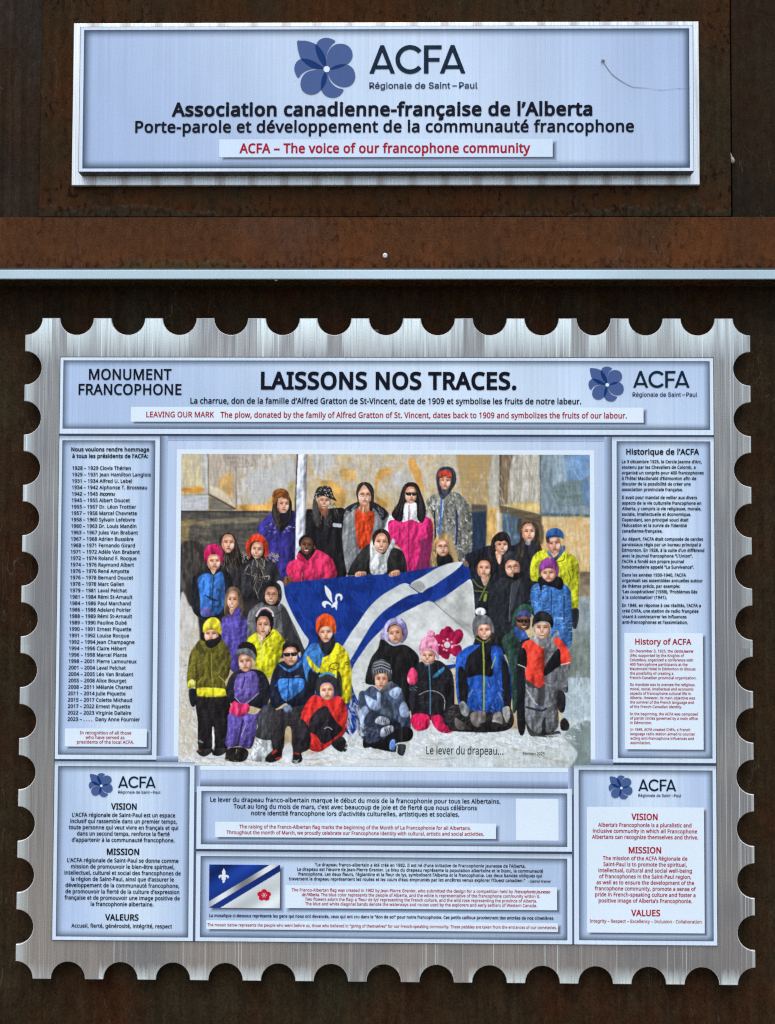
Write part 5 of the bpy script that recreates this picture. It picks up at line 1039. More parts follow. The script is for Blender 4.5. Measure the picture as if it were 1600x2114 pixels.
# white and pink jacket, dark glasses
coat((222, 220, 230), [860, 740, 960, 660, 1180, 640, 1270, 760, 1300, 900, 1280, 1000, 800, 1000, 810, 820], [(200, 204, 220), (236, 236, 240)], 30, 80, 70, 12, 21)
coat((190, 42, 104), [810, 860, 900, 820, 980, 850, 1060, 820, 1160, 850, 1200, 780, 1290, 830, 1310, 960, 1290, 1180, 1260, 1360, 1010, 1400, 960, 1160, 850, 1060],
     [(220, 70, 130), (150, 26, 84), (206, 56, 116)], 110, 84, 90, 10, 22)
poly((112, 40, 84), [1170, 1050, 1280, 1060, 1280, 1380, 1120, 1390, 1160, 1200], 'v', .3, alpha=.8)
line((92, 30, 60), [1042, 660, 1040, 900, 1040, 1350], 8)
poly((30, 27, 30), [960, 500, 1000, 430, 1060, 408, 1130, 430, 1180, 540, 1230, 720, 1190, 860, 1130, 800, 1120, 640, 1000, 640, 970, 830, 900, 830, 850, 760, 920, 640], 'v', .4)
dabs([860, 740, 960, 560, 1000, 640, 970, 820, 900, 820], [(70, 66, 68), (14, 14, 18)], 26, 105, 110, 7, 23)
face(1062, 550, 64, 92, 0, 'b', glass='sun')
# camouflage coat, red cap under hood
pts = [1230, 620, 1320, 540, 1400, 520, 1560, 520, 1640, 580, 1720, 700, 1740, 1000, 1700, 1290, 1560, 1330, 1330, 1300, 1320, 900, 1290, 760]
coat((116, 118, 112), pts, [(200, 204, 204), (70, 70, 66), (150, 152, 150), (92, 90, 72), (222, 224, 224), (60, 62, 74)], 260, 60, 46, 22, 24)
dabs(pts, [(212, 216, 218), (58, 60, 64), (150, 150, 142), (226, 228, 230)], 150, 60, 36, 15, 124, alpha=.8); line((70, 110, 190), [1400, 600, 1390, 800, 1370, 1000], 22); line((190, 210, 236), [1415, 600, 1405, 800], 10)
line((46, 50, 96), [1560, 720, 1570, 900, 1560, 1100], 22); line((40, 40, 44), [1320, 720, 1330, 1000, 1310, 1100], 18)
poly((70, 74, 86), [1345, 440, 1340, 340, 1370, 260, 1450, 232, 1530, 260, 1560, 350, 1540, 450, 1420, 600, 1370, 540], 'v', .3)
line((36, 38, 46), [1375, 500, 1360, 380, 1400, 270, 1490, 260, 1525, 360, 1490, 480], 16)
face(1440, 400, 62, 88, 0, 'b'); poly((30, 30, 36), [1385, 440, 1395, 480, 1420, 560, 1380, 520], alpha=.7)
poly((168, 60, 42), [1365, 350, 1380, 290, 1440, 275, 1500, 300, 1510, 350, 1440, 345], 'b', .3); line((60, 26, 22), [1370, 358, 1440, 352, 1505, 360], 9)

# ---- second row, left
O(360, 1090)
coat((48, 46, 50), [480, 450, 560, 300, 680, 300, 740, 420, 780, 600, 700, 760, 520, 700], [(84, 80, 74), (30, 28, 32)], 50, 80, 90, 9, 30)
poly((36, 32, 32), [500, 180, 520, 100, 590, 60, 660, 90, 700, 180, 740, 320, 720, 440, 660, 420, 540, 400, 530, 280], 'v', .4)
dabs([660, 180, 730, 300, 720, 430, 650, 500, 640, 300], [(96, 84, 70), (60, 52, 46)], 26, 85, 110, 7, 31)
dabs([530, 320, 640, 340, 640, 560, 540, 480], [(130, 122, 106), (60, 56, 52)], 24, 85, 110, 8, 32)
face(598, 180, 72, 100, 0, 'b')
# magenta toque, blue vest
coat((32, 34, 40), [200, 620, 240, 520, 350, 460, 520, 460, 620, 520, 660, 720, 640, 900, 480, 1000, 300, 1000, 200, 900], [(56, 60, 64), (18, 18, 22)], 50, 85, 90, 9, 33)
coat((54, 104, 178), [262, 600, 300, 530, 380, 510, 440, 530, 520, 490, 555, 580, 560, 800, 520, 930, 420, 980, 300, 970, 290, 800],
     [(84, 140, 206), (36, 78, 150), (128, 170, 220)], 70, -20, 100, 12, 34)
poly((40, 50, 70), [330, 740, 400, 770, 480, 800, 470, 820, 400, 800], amt=.2); line((36, 46, 74), [440, 530, 425, 720, 420, 960], 10); line((38, 56, 96), [400, 870, 540, 880], 14)
poly((96, 92, 160), [300, 960, 310, 900, 380, 880, 420, 930, 410, 975], amt=.3); line((36, 60, 100), [470, 690, 560, 695], 12)
poly((30, 28, 30), [370, 420, 520, 420, 500, 490, 440, 510, 390, 480], amt=.2)
poly((210, 170, 146), [400, 430, 470, 440, 440, 520, 410, 490], amt=.2)
face(440, 385, 74, 86, 0, 'b')
poly((158, 26, 78), [335, 370, 335, 270, 370, 205, 440, 188, 510, 210, 545, 290, 540, 390, 510, 380, 490, 310, 440, 300, 385, 315, 365, 390], 'v', .35, col2=(190, 40, 98), th=.1)
# red hood, dark parka with fur
O(360, 1090)
coat((44, 44, 50), [770, 480, 830, 380, 1000, 340, 1120, 400, 1180, 560, 1180, 760, 960, 800, 760, 760, 740, 600], [(72, 74, 80), (28, 28, 32), (96, 98, 102)], 80, 80, 90, 9, 36)
dabs([745, 300, 820, 250, 840, 330, 770, 410], [(206, 200, 186), (150, 146, 136)], 26, 60, 40, 10, 37); dabs([1040, 300, 1110, 270, 1170, 330, 1120, 390, 1060, 360], [(208, 196, 140), (160, 146, 110)], 26, 40, 40, 10, 38)
dabs([850, 370, 1000, 360, 1000, 600, 920, 740, 870, 660], [(160, 150, 124), (96, 88, 76), (60, 56, 54), (190, 180, 150)], 50, 82, 140, 8, 39)
poly((196, 58, 36), [795, 260, 800, 170, 850, 100, 920, 72, 1000, 120, 1045, 220, 1040, 310, 1000, 330, 980, 200, 900, 160, 850, 210, 845, 320, 820, 320], 'v', .3, col2=(212, 74, 48), th=.12)
poly((40, 34, 34), [840, 300, 840, 200, 890, 150, 960, 170, 1000, 240, 1000, 300, 960, 340, 880, 330], 'v', .3)
face(920, 255, 68, 92, 8, 'b', smile=1); line((200, 196, 190), [1010, 545, 1050, 540, 1040, 580], 7)
line((206, 206, 206), [785, 480, 820, 420], 6); line((190, 190, 190), [1010, 340, 1040, 370], 6)
# pink coat, dark skin
coat((200, 48, 92), [1240, 460, 1270, 390, 1370, 340, 1560, 250, 1680, 300, 1760, 380, 1780, 560, 1500, 590, 1330, 610, 1260, 540], [(220, 76, 112), (176, 34, 76)], 80, 60, 60, 9, 40)
poly((32, 30, 32), [1370, 300, 1400, 250, 1560, 240, 1480, 370, 1430, 350], amt=.2); poly((190, 40, 84), [1360, 300, 1400, 290, 1490, 400, 1480, 410, 1360, 350], amt=.2)
poly((26, 24, 26), [1385, 220, 1380, 140, 1430, 90, 1500, 95, 1555, 150, 1560, 220, 1530, 200, 1510, 140, 1430, 140], 'f', .3)
face(1465, 205, 70, 92, 4, 'l', dark=True, smile=1); line((120, 80, 60), [1552, 200, 1552, 240], 14)
line((240, 140, 170), [1412, 500, 1410, 600], 6); line((150, 30, 70), [1500, 300, 1480, 400], 6)
# woman with white scarf
O(650, 1090)
coat((38, 38, 40), [380, 480, 440, 360, 560, 210, 650, 190, 860, 220, 980, 280, 1020, 480, 960, 520, 600, 520, 380, 530], [(62, 62, 62), (22, 22, 24)], 60, 75, 100, 9, 41)
coat((206, 212, 216), [615, 200, 640, 140, 660, 200, 760, 300, 830, 200, 870, 120, 890, 200, 840, 260, 800, 380, 785, 505, 625, 510, 615, 300], [(232, 236, 238), (170, 180, 190)], 60, 65, 90, 10, 42)
face(738, 175, 80, 108, 4, 'b', smile=1)
poly((32, 28, 30), [650, 200, 640, 100, 680, 35, 750, 18, 820, 60, 838, 160, 820, 200, 800, 110, 750, 60, 690, 90, 665, 160], 'v', .35)
line((110, 98, 88), [745, 22, 735, 70], 5)
# blond with glasses
poly((30, 30, 34), [1340, 280, 1500, 280, 1600, 400, 1290, 440], 'v', .3)
poly((170, 146, 100), [1275, 420, 1300, 220, 1340, 110, 1410, 70, 1480, 85, 1520, 180, 1560, 320, 1590, 390, 1500, 390, 1470, 260, 1360, 260, 1350, 430], 'v', .5, col2=(130, 106, 70), th=.1)
dabs([1290, 420, 1310, 230, 1350, 260, 1350, 430], [(206, 184, 136), (112, 90, 60)], 24, 85, 120, 8, 43); dabs([1480, 260, 1530, 200, 1590, 380, 1510, 390], [(206, 184, 136), (112, 90, 60)], 24, 70, 120, 8, 44)
face(1410, 225, 68, 92, 0, 'b', glass='thin'); poly((28, 28, 32), [1350, 310, 1420, 330, 1490, 300, 1520, 390, 1370, 430], 'v', .3)
# ---- right hand group
O(930, 1090)
poly((30, 30, 40), [160, 300, 420, 200, 700, 200, 1000, 200, 1000, 700, 700, 1400, 250, 1400, 200, 600], 'v', .5, sm=False)
line((176, 150, 110), [0, 110, 30, 240, 80, 400], 46)
# tall woman with long brown hair
coat((36, 36, 44), [700, 240, 800, 150, 940, 150, 1010, 260, 1000, 600, 760, 600], [(60, 62, 70), (24, 24, 28)], 40, 80, 90, 9, 45)
O(930, 920)
poly((52, 44, 38), [770, 1000, 770, 900, 820, 850, 900, 845, 960, 890, 985, 1050, 1010, 1250, 960, 1200, 930, 1060, 800, 1060, 810, 1300, 740, 1280], 'v', .5, col2=(82, 72, 54), th=.1)
face(860, 965, 74, 98, 0, 'b')
poly((205, 205, 205), [830, 1060, 880, 1060, 870, 1100, 830, 1095], alpha=.6)
# fringe woman
O(930, 1090)
coat((34, 34, 40), [420, 320, 480, 200, 660, 240, 700, 360, 560, 500, 440, 480], [(56, 58, 66), (20, 20, 24)], 30, 80, 90, 9, 46)
poly((206, 164, 140), [500, 270, 570, 290, 550, 400, 520, 380], amt=.2)
poly((30, 26, 28), [440, 260, 460, 130, 520, 65, 590, 50, 650, 100, 670, 220, 640, 260, 620, 160, 500, 160, 495, 290, 460, 320], 'v', .4)
face(565, 205, 70, 96, 0, 'b', smile=1)
poly((32, 28, 30), [490, 170, 520, 90, 590, 70, 640, 110, 645, 180, 600, 150, 560, 160, 520, 150], 'v', .3)
# blue cap, yellow coat
coat((176, 182, 40), [880, 560, 890, 380, 950, 280, 1060, 250, 1250, 270, 1380, 340, 1415, 480, 1410, 760, 1400, 900, 1340, 910, 1320, 700, 1240, 620, 960, 600], [(196, 200, 60), (130, 140, 30), (210, 212, 90), (96, 104, 36)], 120, 80, 90, 11, 47)
poly((78, 96, 130), [1060, 280, 1090, 240, 1230, 200, 1260, 220, 1240, 280, 1160, 370, 1110, 340], 'v', .3); poly((216, 176, 150), [1105, 260, 1190, 265, 1150, 330, 1120, 320], amt=.2)
face(1138, 190, 80, 98, 0, 'r')
poly((44, 84, 140), [1050, 130, 1060, 50, 1120, 12, 1200, 18, 1245, 80, 1240, 130, 1200, 110, 1120, 110], 'b', .35, col2=(62, 106, 164), th=.1); poly((30, 30, 36), [1050, 130, 1080, 100, 1090, 170, 1060, 170], alpha=.8); line((26, 50, 96), [1060, 115, 1130, 95, 1200, 108], 12)
line((80, 80, 40), [1250, 300, 1245, 360, 1180, 380], 10); line((90, 96, 40), [1290, 470, 1320, 560, 1300, 640], 10)
poly((40, 42, 50), [1340, 900, 1405, 900, 1410, 1000, 1380, 1115, 1340, 1090, 1335, 960], 'v', .3)
# dark hair, green trim
coat((30, 34, 44), [230, 560, 300, 500, 450, 560, 500, 660, 430, 900, 280, 900, 240, 720], [(48, 56, 70), (20, 22, 28), (40, 52, 96)], 40, 70, 70, 9, 48)
poly((34, 30, 32), [270, 480, 280, 400, 340, 330, 420, 330, 470, 420, 480, 520, 440, 560, 300, 520], 'v', .4)
poly((206, 164, 140), [340, 540, 420, 540, 400, 620, 370, 640], amt=.2)
face(372, 460, 74, 92, 4, 'b')
line((108, 116, 40), [245, 570, 300, 640, 360, 670], 12); line((118, 128, 50), [440, 520, 410, 610, 360, 720, 320, 810], 12); line((108, 116, 40), [270, 700, 420, 715], 12); poly((140, 150, 60), [380, 740, 405, 735, 395, 810, 365, 810], amt=.2)
# black toque and glasses, black jacket
coat((36, 38, 44), [440, 660, 560, 560, 690, 560, 860, 560, 900, 640, 880, 1000, 700, 1250, 480, 1250, 420, 900], [(54, 58, 66), (24, 24, 28)], 60, 85, 120, 10, 49)
line((92, 98, 110), [680, 620, 660, 800, 650, 1040], 12); poly((72, 76, 86), [670, 640, 760, 590, 740, 700, 690, 900, 670, 900], 'v', .3, alpha=.7)
poly((30, 30, 34), [580, 480, 570, 540, 700, 580, 800, 540, 790, 480], 'v', .2)
face(685, 450, 84, 96, -6, 'l', glass='thin')
poly((52, 54, 60), [575, 380, 590, 310, 660, 262, 740, 280, 785, 350, 780, 440, 740, 380, 650, 360, 600, 410], 'b', .3)
poly((28, 28, 32), [700, 510, 780, 500, 780, 560, 700, 570], amt=.2)
# purple hat, blue jacket
pts = [880, 760, 900, 660, 980, 610, 1150, 640, 1240, 620, 1310, 680, 1330, 800, 1330, 1290, 1180, 1300, 930, 1000, 900, 900]
coat((56, 104, 168), pts, [(90, 140, 200), (36, 70, 130), (150, 180, 214), (44, 86, 160)], 200, -8, 70, 14, 50)
dabs(pts, [(146, 180, 220), (36, 72, 140), (96, 146, 206)], 90, -8, 70, 12, 150, alpha=.7, jit=12); line((30, 50, 100), [1110, 690, 1110, 900, 1110, 1050], 10); line((34, 56, 110), [1250, 760, 1250, 1050], 12); line((200, 212, 226), [1170, 1000, 1240, 1000], 12)
poly((28, 28, 34), [960, 580, 1000, 540, 1180, 540, 1240, 600, 1220, 690, 1120, 660, 1020, 640, 1000, 720, 970, 620], 'v', .3)
face(1083, 515, 80, 84, 0, 'b')
poly((120, 52, 128), [975, 500, 980, 410, 1030, 350, 1090, 335, 1160, 370, 1190, 450, 1185, 540, 1160, 530, 1150, 470, 1070, 450, 1010, 480, 990, 540], 'v', .3, col2=(146, 74, 152), th=.1)

# strands and partings
def strands(col, quads, w=7):
    for q in quads: line(col, q, w, alpha=.75, taper=True)
O(360, 920)
strands((104, 92, 78), [[1120, 700, 1130, 820, 1160, 940], [1140, 740, 1150, 860, 1170, 950], [1285, 680, 1280, 780, 1262, 860], [1110, 640, 1105, 740, 1130, 860]])
strands((92, 74, 58), [[520, 1040, 515, 1140, 540, 1180], [690, 1060, 700, 1180, 720, 1300], [670, 1020, 690, 1120, 700, 1250], [560, 970, 600, 940, 650, 980]])
O(650, 920)
strands((84, 76, 76), [[1000, 450, 960, 600, 900, 760], [1010, 440, 975, 640, 930, 800], [1120, 440, 1170, 620, 1190, 800], [1100, 430, 1150, 560, 1160, 780]])
strands((80, 70, 66), [[500, 440, 480, 520, 490, 640], [610, 440, 645, 540, 640, 690], [560, 415, 610, 470, 630, 560]])
O(650, 1090)
strands((92, 76, 66), [[680, 60, 660, 120, 660, 190], [790, 50, 820, 110, 825, 180], [740, 30, 790, 60, 815, 130]])
O(930, 1090)
strands((86, 72, 62), [[480, 120, 465, 200, 460, 300], [620, 90, 655, 160, 660, 230], [590, 60, 640, 110, 655, 180], [300, 400, 285, 460, 300, 520], [430, 350, 465, 430, 470, 520]])
SHADE[0] = 0
# ---- the big flag
O(650, 1090)
fl = [-410, 600, -280, 610, 0, 580, 380, 540, 900, 510, 1300, 440, 1590, 390, 1625, 385, 1700, 440, 1730, 560, 1760, 800, 1760, 1200, 1640, 1500, 1500, 1560, 900, 1700, 400, 2300, -100, 1800, -300, 1200, -400, 800]
SHADE[0] = 0
poly((26, 56, 142), fl, 'b', .35, sm=False, col2=(20, 44, 116), th=.12)
dabs([-300, 640, 900, 560, 600, 900, 300, 1300, -100, 1300], [(40, 78, 166), (16, 38, 104), (30, 66, 156)], 160, 70, 130, 14, 51, alpha=.5)
FWHITE = (204, 212, 216)
poly(FWHITE, [-415, 610, -345, 610, -320, 760, -240, 950, -120, 1160, -60, 1250, -110, 1350, -150, 1300, -300, 1080, -390, 820], 'v', .12)
poly(FWHITE, [380, 1200, 480, 1060, 590, 900, 720, 770, 860, 680, 980, 620, 1060, 640, 1150, 720, 1040, 750, 900, 830, 760, 930, 640, 1060, 540, 1220, 300, 1600, 180, 1560], 'b', .14)
poly(FWHITE, [1060, 630, 1200, 540, 1350, 450, 1500, 395, 1630, 385, 1560, 470, 1420, 570, 1300, 650, 1170, 720], 'b', .14)
poly((156, 160, 156), [1070, 630, 1160, 590, 1220, 660, 1150, 720, 1100, 680], 'b', .2, alpha=.7)
poly((206, 212, 214), [400, 1640, 560, 1330, 720, 1150, 900, 990, 1100, 880, 1260, 810, 1330, 830, 1500, 720, 1640, 620, 1730, 590, 1765, 900, 1760, 1250, 1640, 1440, 1560, 1500, 1200, 1560, 820, 1760, 560, 2000], 'b', .15)
poly((176, 180, 178), [1320, 830, 1480, 740, 1620, 640, 1720, 620, 1745, 900, 1760, 1060, 1600, 1080, 1440, 930], 'b', .25, alpha=.65)
line((122, 126, 128), [1260, 812, 1330, 840, 1440, 940, 1580, 1050, 1740, 1180], 9); poly((168, 172, 168), [1480, 980, 1740, 1090, 1750, 1230, 1640, 1130], 'b', .2, alpha=.6)
poly((20, 42, 116), [1190, 720, 1300, 650, 1300, 720, 1240, 800], 'b', .3, alpha=.8)
line((18, 36, 96), [1040, 640, 1160, 730], 8)
# lily on it
wl = (226, 234, 240)
poly(wl, [118, 642, 160, 680, 190, 730, 196, 800, 205, 830, 185, 820, 140, 760, 120, 700], amt=.08)
poly(wl, [88, 860, 90, 825, 130, 812, 175, 835, 195, 870, 160, 850, 130, 850, 122, 890], amt=.08)
poly(wl, [230, 780, 245, 738, 290, 735, 312, 770, 295, 810, 285, 790, 285, 765, 262, 760, 250, 790, 255, 830, 245, 915, 225, 880, 190, 885, 205, 840, 230, 820], amt=.08)
# wild rose on it
SHADE[0] = .3
O(930, 1250)
for (cx, cy, rx, ry, ro) in ((-20, 300, 66, 50, 80), (85, 325, 62, 50, -50), (70, 490, 62, 60, 50), (-90, 500, 60, 62, 100), (-130, 380, 56, 55, 30), (-60, 330, 60, 60, 0)):
    ell((150, 24, 66), cx, cy, rx, ry, ro, tex='b', amt=.4)
O(650, 1250)
poly((150, 24, 66), [1340, 330, 1395, 330, 1395, 275, 1470, 260, 1530, 280, 1540, 330, 1600, 275, 1640, 330, 1600, 420, 1500, 450, 1590, 470, 1610, 540, 1550, 570, 1500, 540, 1470, 600, 1400, 570, 1400, 500, 1380, 420], 'b', .4)
line((110, 14, 48), [1540, 330, 1500, 400], 8); line((214, 190, 200), [1500, 455, 1600, 435], 8)
ell((214, 214, 216), 1462, 440, 32, 36)
for (x, y) in ((1465, 380), (1510, 410), (1515, 465), (1455, 500), (1425, 490), (1408, 448), (1422, 400)): ell((226, 170, 190), x, y, 12, 12)
# hands on the cloth
O(650, 1090)
for x0 in (450, 820):
    poly((206, 156, 128), [x0, 520, x0 + 30, 490, x0 + 110, 490 - (20 if x0 > 500 else 0), x0 + 120, 520, x0 + 60, 540, x0 + 10, 545], 'v', .3)
    for k in range(4): line((130, 76, 60), [x0 + 22 + k * 26, 500, x0 + 20 + k * 26, 536], 6)
O(360, 1090); poly((116, 78, 56), [1205, 600, 1225, 545, 1290, 550, 1300, 590, 1250, 640, 1215, 640], 'v', .4); line((60, 38, 30), [1240, 560, 1270, 600], 7)
O(930, 1090); poly((120, 100, 84), [140, 400, 180, 370, 205, 420, 185, 440], amt=.3)

# ---- third row
SHADE[0] = .55
O(360, 1090)
# glasses under dark hood, grey coat
coat((84, 86, 90), [820, 960, 900, 860, 1020, 820, 1180, 840, 1260, 940, 1330, 1160, 1420, 1300, 1400, 1420, 840, 1420, 800, 1160], [(130, 134, 138), (52, 54, 58), (160, 164, 168)], 90, 75, 90, 10, 52)
poly((44, 44, 48), [1180, 900, 1260, 950, 1420, 1300, 1400, 1400, 1240, 1300], 'v', .3, alpha=.8)
poly((32, 34, 38), [965, 760, 960, 680, 1010, 610, 1090, 595, 1170, 640, 1190, 760, 1160, 850, 1120, 870, 1000, 850], 'b', .35)
dabs([1110, 620, 1180, 680, 1180, 800, 1140, 800], [(84, 96, 96), (20, 20, 24)], 20, 60, 50, 8, 53)
face(1075, 755, 70, 98, 6, 'l', smile=1, glass='round'); line((200, 202, 204), [1150, 870, 1180, 830], 8)
# brown-haired girl in purple
coat((78, 68, 148), [530, 1010, 600, 960, 720, 960, 800, 1020, 800, 1250, 720, 1560, 620, 1560, 520, 1200], [(110, 98, 180), (54, 46, 110), (132, 122, 196)], 110, 80, 80, 9, 54)
poly((104, 90, 74), [555, 960, 560, 780, 600, 680, 660, 655, 720, 690, 760, 800, 770, 960, 720, 980, 690, 860, 610, 900, 600, 1000], 'v', .5, col2=(74, 62, 52), th=.1)
poly((70, 60, 136), [670, 920, 730, 880, 740, 940, 690, 980, 650, 980], amt=.3); poly((206, 150, 116), [610, 900, 665, 900, 640, 960, 620, 950], amt=.2)
face(650, 810, 64, 104, 0, 'l', smile=1)
# striped headband hat, yellow jacket
O(360, 1250)
coat((196, 196, 34), [800, 400, 880, 320, 930, 300, 1100, 270, 1180, 340, 1225, 420, 1180, 560, 1130, 720, 1040, 800, 960, 740, 890, 660, 900, 500], [(214, 214, 60), (150, 152, 26), (222, 222, 110), (120, 124, 40)], 90, 80, 90, 11, 55)
line((190, 196, 190), [905, 330, 940, 400, 970, 460, 965, 640], 8); line((90, 92, 40), [1100, 300, 1000, 400, 970, 440], 10)
poly((26, 26, 30), [905, 220, 900, 140, 940, 80, 1010, 60, 1080, 110, 1100, 200, 1070, 300, 1010, 370, 970, 340, 930, 320], 'v', .25)
line((220, 216, 220), [905, 130, 950, 60, 1020, 38, 1080, 80, 1095, 130], 20); line((170, 60, 70), [950, 62, 1020, 48, 1085, 100], 7)
poly((216, 176, 150), [930, 320, 1010, 330, 980, 410, 950, 390], amt=.2)
face(985, 235, 72, 106, 2, 'b'); line((216, 150, 110), [1060, 240, 1056, 300], 10)

# ---- front row
# yellow toque, olive jacket
coat((30, 28, 30), [255, 1000, 560, 1000, 620, 1060, 600, 1560, 440, 1600, 430, 1560, 420, 1330, 410, 1590, 270, 1590, 260, 1300], [(54, 50, 48), (16, 16, 18), (64, 62, 60)], 90, 86, 140, 9, 56)
coat((92, 88, 36), [140, 800, 170, 560, 230, 450, 300, 380, 480, 360, 580, 440, 630, 600, 600, 780, 560, 850, 575, 1000, 255, 1010, 240, 880, 160, 920], [(116, 112, 46), (64, 62, 30), (130, 126, 60), (50, 48, 30)], 150, 84, 110, 12, 57)
poly((206, 200, 48), [258, 1000, 250, 920, 410, 910, 565, 930, 575, 1000], 'h', .3); poly((210, 204, 60), [160, 910, 150, 850, 200, 815, 240, 850, 235, 900], 'b', .3); ell((236, 236, 190), 200, 850, 22, 26)
line((60, 58, 24), [240, 640, 245, 800, 240, 940], 14); line((150, 146, 60), [408, 520, 415, 760, 430, 920], 9); line((160, 156, 60), [490, 780, 560, 850], 9); line((160, 156, 60), [310, 800, 260, 860], 9)
poly((66, 64, 34), [270, 400, 330, 500, 380, 510, 300, 540, 240, 470], amt=.3, alpha=.8)
poly((30, 32, 36), [345, 400, 380, 470, 500, 420, 520, 350, 440, 380], 'v', .3); poly((28, 28, 32), [300, 300, 330, 320, 350, 400, 300, 380], amt=.2)
face(412, 330, 82, 88, 0, 'b')
poly((28, 28, 30), [350, 400, 430, 380, 510, 350, 480, 440, 390, 480], 'v', .2)
poly((196, 184, 34), [318, 300, 325, 220, 380, 155, 450, 140, 510, 190, 525, 290, 515, 330, 470, 290, 400, 275, 340, 300], 'b', .35, col2=(220, 208, 74), th=.08)
poly((30, 34, 38), [165, 930, 240, 930, 250, 1030, 225, 1115, 190, 1110, 165, 1030], 'v', .3)
# grey headband kid in purple/black
coat((36, 36, 46), [590, 850, 640, 760, 720, 710, 900, 710, 1000, 760, 1060, 900, 1050, 1040, 980, 1140, 840, 1110, 640, 1090, 570, 960], [(58, 58, 76), (22, 22, 28)], 60, 80, 90, 10, 58)
coat((96, 82, 156), [665, 870, 700, 770, 780, 750, 880, 730, 940, 820, 935, 960, 850, 1040, 760, 1100, 670, 1010], [(140, 124, 192), (66, 54, 120), (166, 152, 206)], 80, 60, 80, 10, 59)
line((48, 42, 66), [775, 780, 770, 850, 745, 920], 14); line((180, 170, 214), [665, 1010, 760, 1095, 850, 1040, 935, 965], 8)
face(785, 635, 76, 100, -8, 'b')
poly((34, 30, 32), [700, 480, 740, 420, 820, 410, 890, 450, 915, 560, 880, 590, 860, 500, 760, 490], 'f', .5)
poly((122, 126, 134), [695, 590, 690, 510, 760, 480, 840, 490, 900, 560, 890, 620, 840, 570, 760, 545, 715, 570], 'b', .35)
O(360, 1385)
coat((84, 72, 146), [600, 480, 720, 500, 800, 470, 900, 480, 1000, 380, 1000, 440, 920, 520, 910, 640, 850, 850, 720, 830, 570, 830, 590, 640], [(122, 110, 180), (58, 48, 108), (146, 134, 196)], 110, 80, 90, 10, 60)
line((44, 40, 70), [760, 540, 730, 680, 700, 830], 22); line((176, 168, 210), [790, 600, 740, 720], 9)
poly((200, 50, 100), [620, 400, 660, 340, 720, 360, 820, 370, 830, 440, 790, 480, 730, 510, 640, 480, 610, 470], 'v', .35, col2=(220, 84, 126), th=.15)
poly((34, 32, 32), [560, 970, 590, 860, 700, 840, 780, 850, 820, 900, 790, 980, 700, 1005, 600, 990], 'b', .5)
line((150, 146, 130), [690, 860, 680, 910], 7)
# boots of first kid
poly((32, 32, 34), [255, 870, 420, 860, 410, 900, 330, 945, 270, 920], 'b', .4); poly((40, 42, 44), [420, 920, 440, 860, 560, 850, 575, 890, 500, 935], 'b', .4); line((160, 60, 50), [255, 870, 290, 890], 8)
# snow ghost shape
poly((178, 186, 192), [900, 740, 960, 700, 1060, 710, 1100, 780, 1070, 980, 900, 1000, 850, 960, 860, 850], 'b', .3)
dabs([900, 740, 960, 700, 1060, 710, 1100, 780, 1070, 980, 900, 1000, 850, 960], [(110, 118, 124), (222, 228, 232), (140, 148, 152)], 60, 60, 60, 8, 61)
poly((60, 62, 66), [920, 520, 1060, 340, 1120, 420, 1100, 740, 900, 730, 920, 620], 'v', .4)
# sunglasses kid, black/blue
coat((44, 42, 46), [1120, 440, 1300, 400, 1460, 380, 1460, 600, 1440, 870, 1310, 900, 1290, 640, 1230, 640, 1200, 870, 1090, 870, 1060, 560], [(70, 66, 66), (28, 26, 28), (80, 74, 70)], 110, 86, 120, 8, 62)
poly((36, 32, 34), [1010, 950, 1100, 870, 1195, 880, 1190, 950, 1110, 1000, 1020, 1005], 'b', .4); line((176, 50, 44), [1080, 910, 1130, 870], 26); line((176, 50, 44), [1120, 970, 1195, 945], 16)
poly((36, 34, 36), [1295, 960, 1320, 890, 1395, 900, 1410, 990, 1340, 1020, 1295, 1000], 'b', .4); line((150, 50, 46), [1330, 905, 1380, 915], 20)
O(360, 1250)
coat((30, 34, 50), [1060, 860, 1110, 700, 1190, 620, 1400, 620, 1500, 700, 1560, 900, 1540, 1060, 1300, 1120, 1230, 1080, 1120, 1140, 1060, 1060], [(48, 54, 76), (20, 22, 32), (40, 60, 110)], 80, 70, 90, 10, 63)
coat((62, 124, 204), [1150, 830, 1280, 810, 1430, 820, 1420, 920, 1330, 1000, 1230, 1060, 1170, 980], [(90, 150, 220), (40, 96, 176)], 50, 70, 80, 10, 64)
line((30, 40, 64), [1275, 680, 1262, 860, 1250, 1060], 10); poly((72, 130, 200), [1160, 650, 1270, 710, 1400, 610, 1390, 670, 1280, 740, 1190, 690], 'v', .3); line((150, 150, 156), [1330, 790, 1380, 780], 10)
line((80, 150, 220), [1530, 700, 1550, 850, 1560, 980], 10)
poly((80, 96, 120), [1200, 1120, 1280, 1100, 1300, 1170, 1230, 1180], 'b', .5)
face(1285, 560, 82, 104, 0, 'r', glass='sun')
poly((34, 30, 32), [1200, 520, 1200, 440, 1260, 410, 1340, 425, 1380, 470, 1385, 540, 1360, 520, 1330, 470, 1250, 470], 'v', .35); poly((222, 200, 190), [1370, 540, 1395, 520, 1390, 580], amt=.1)
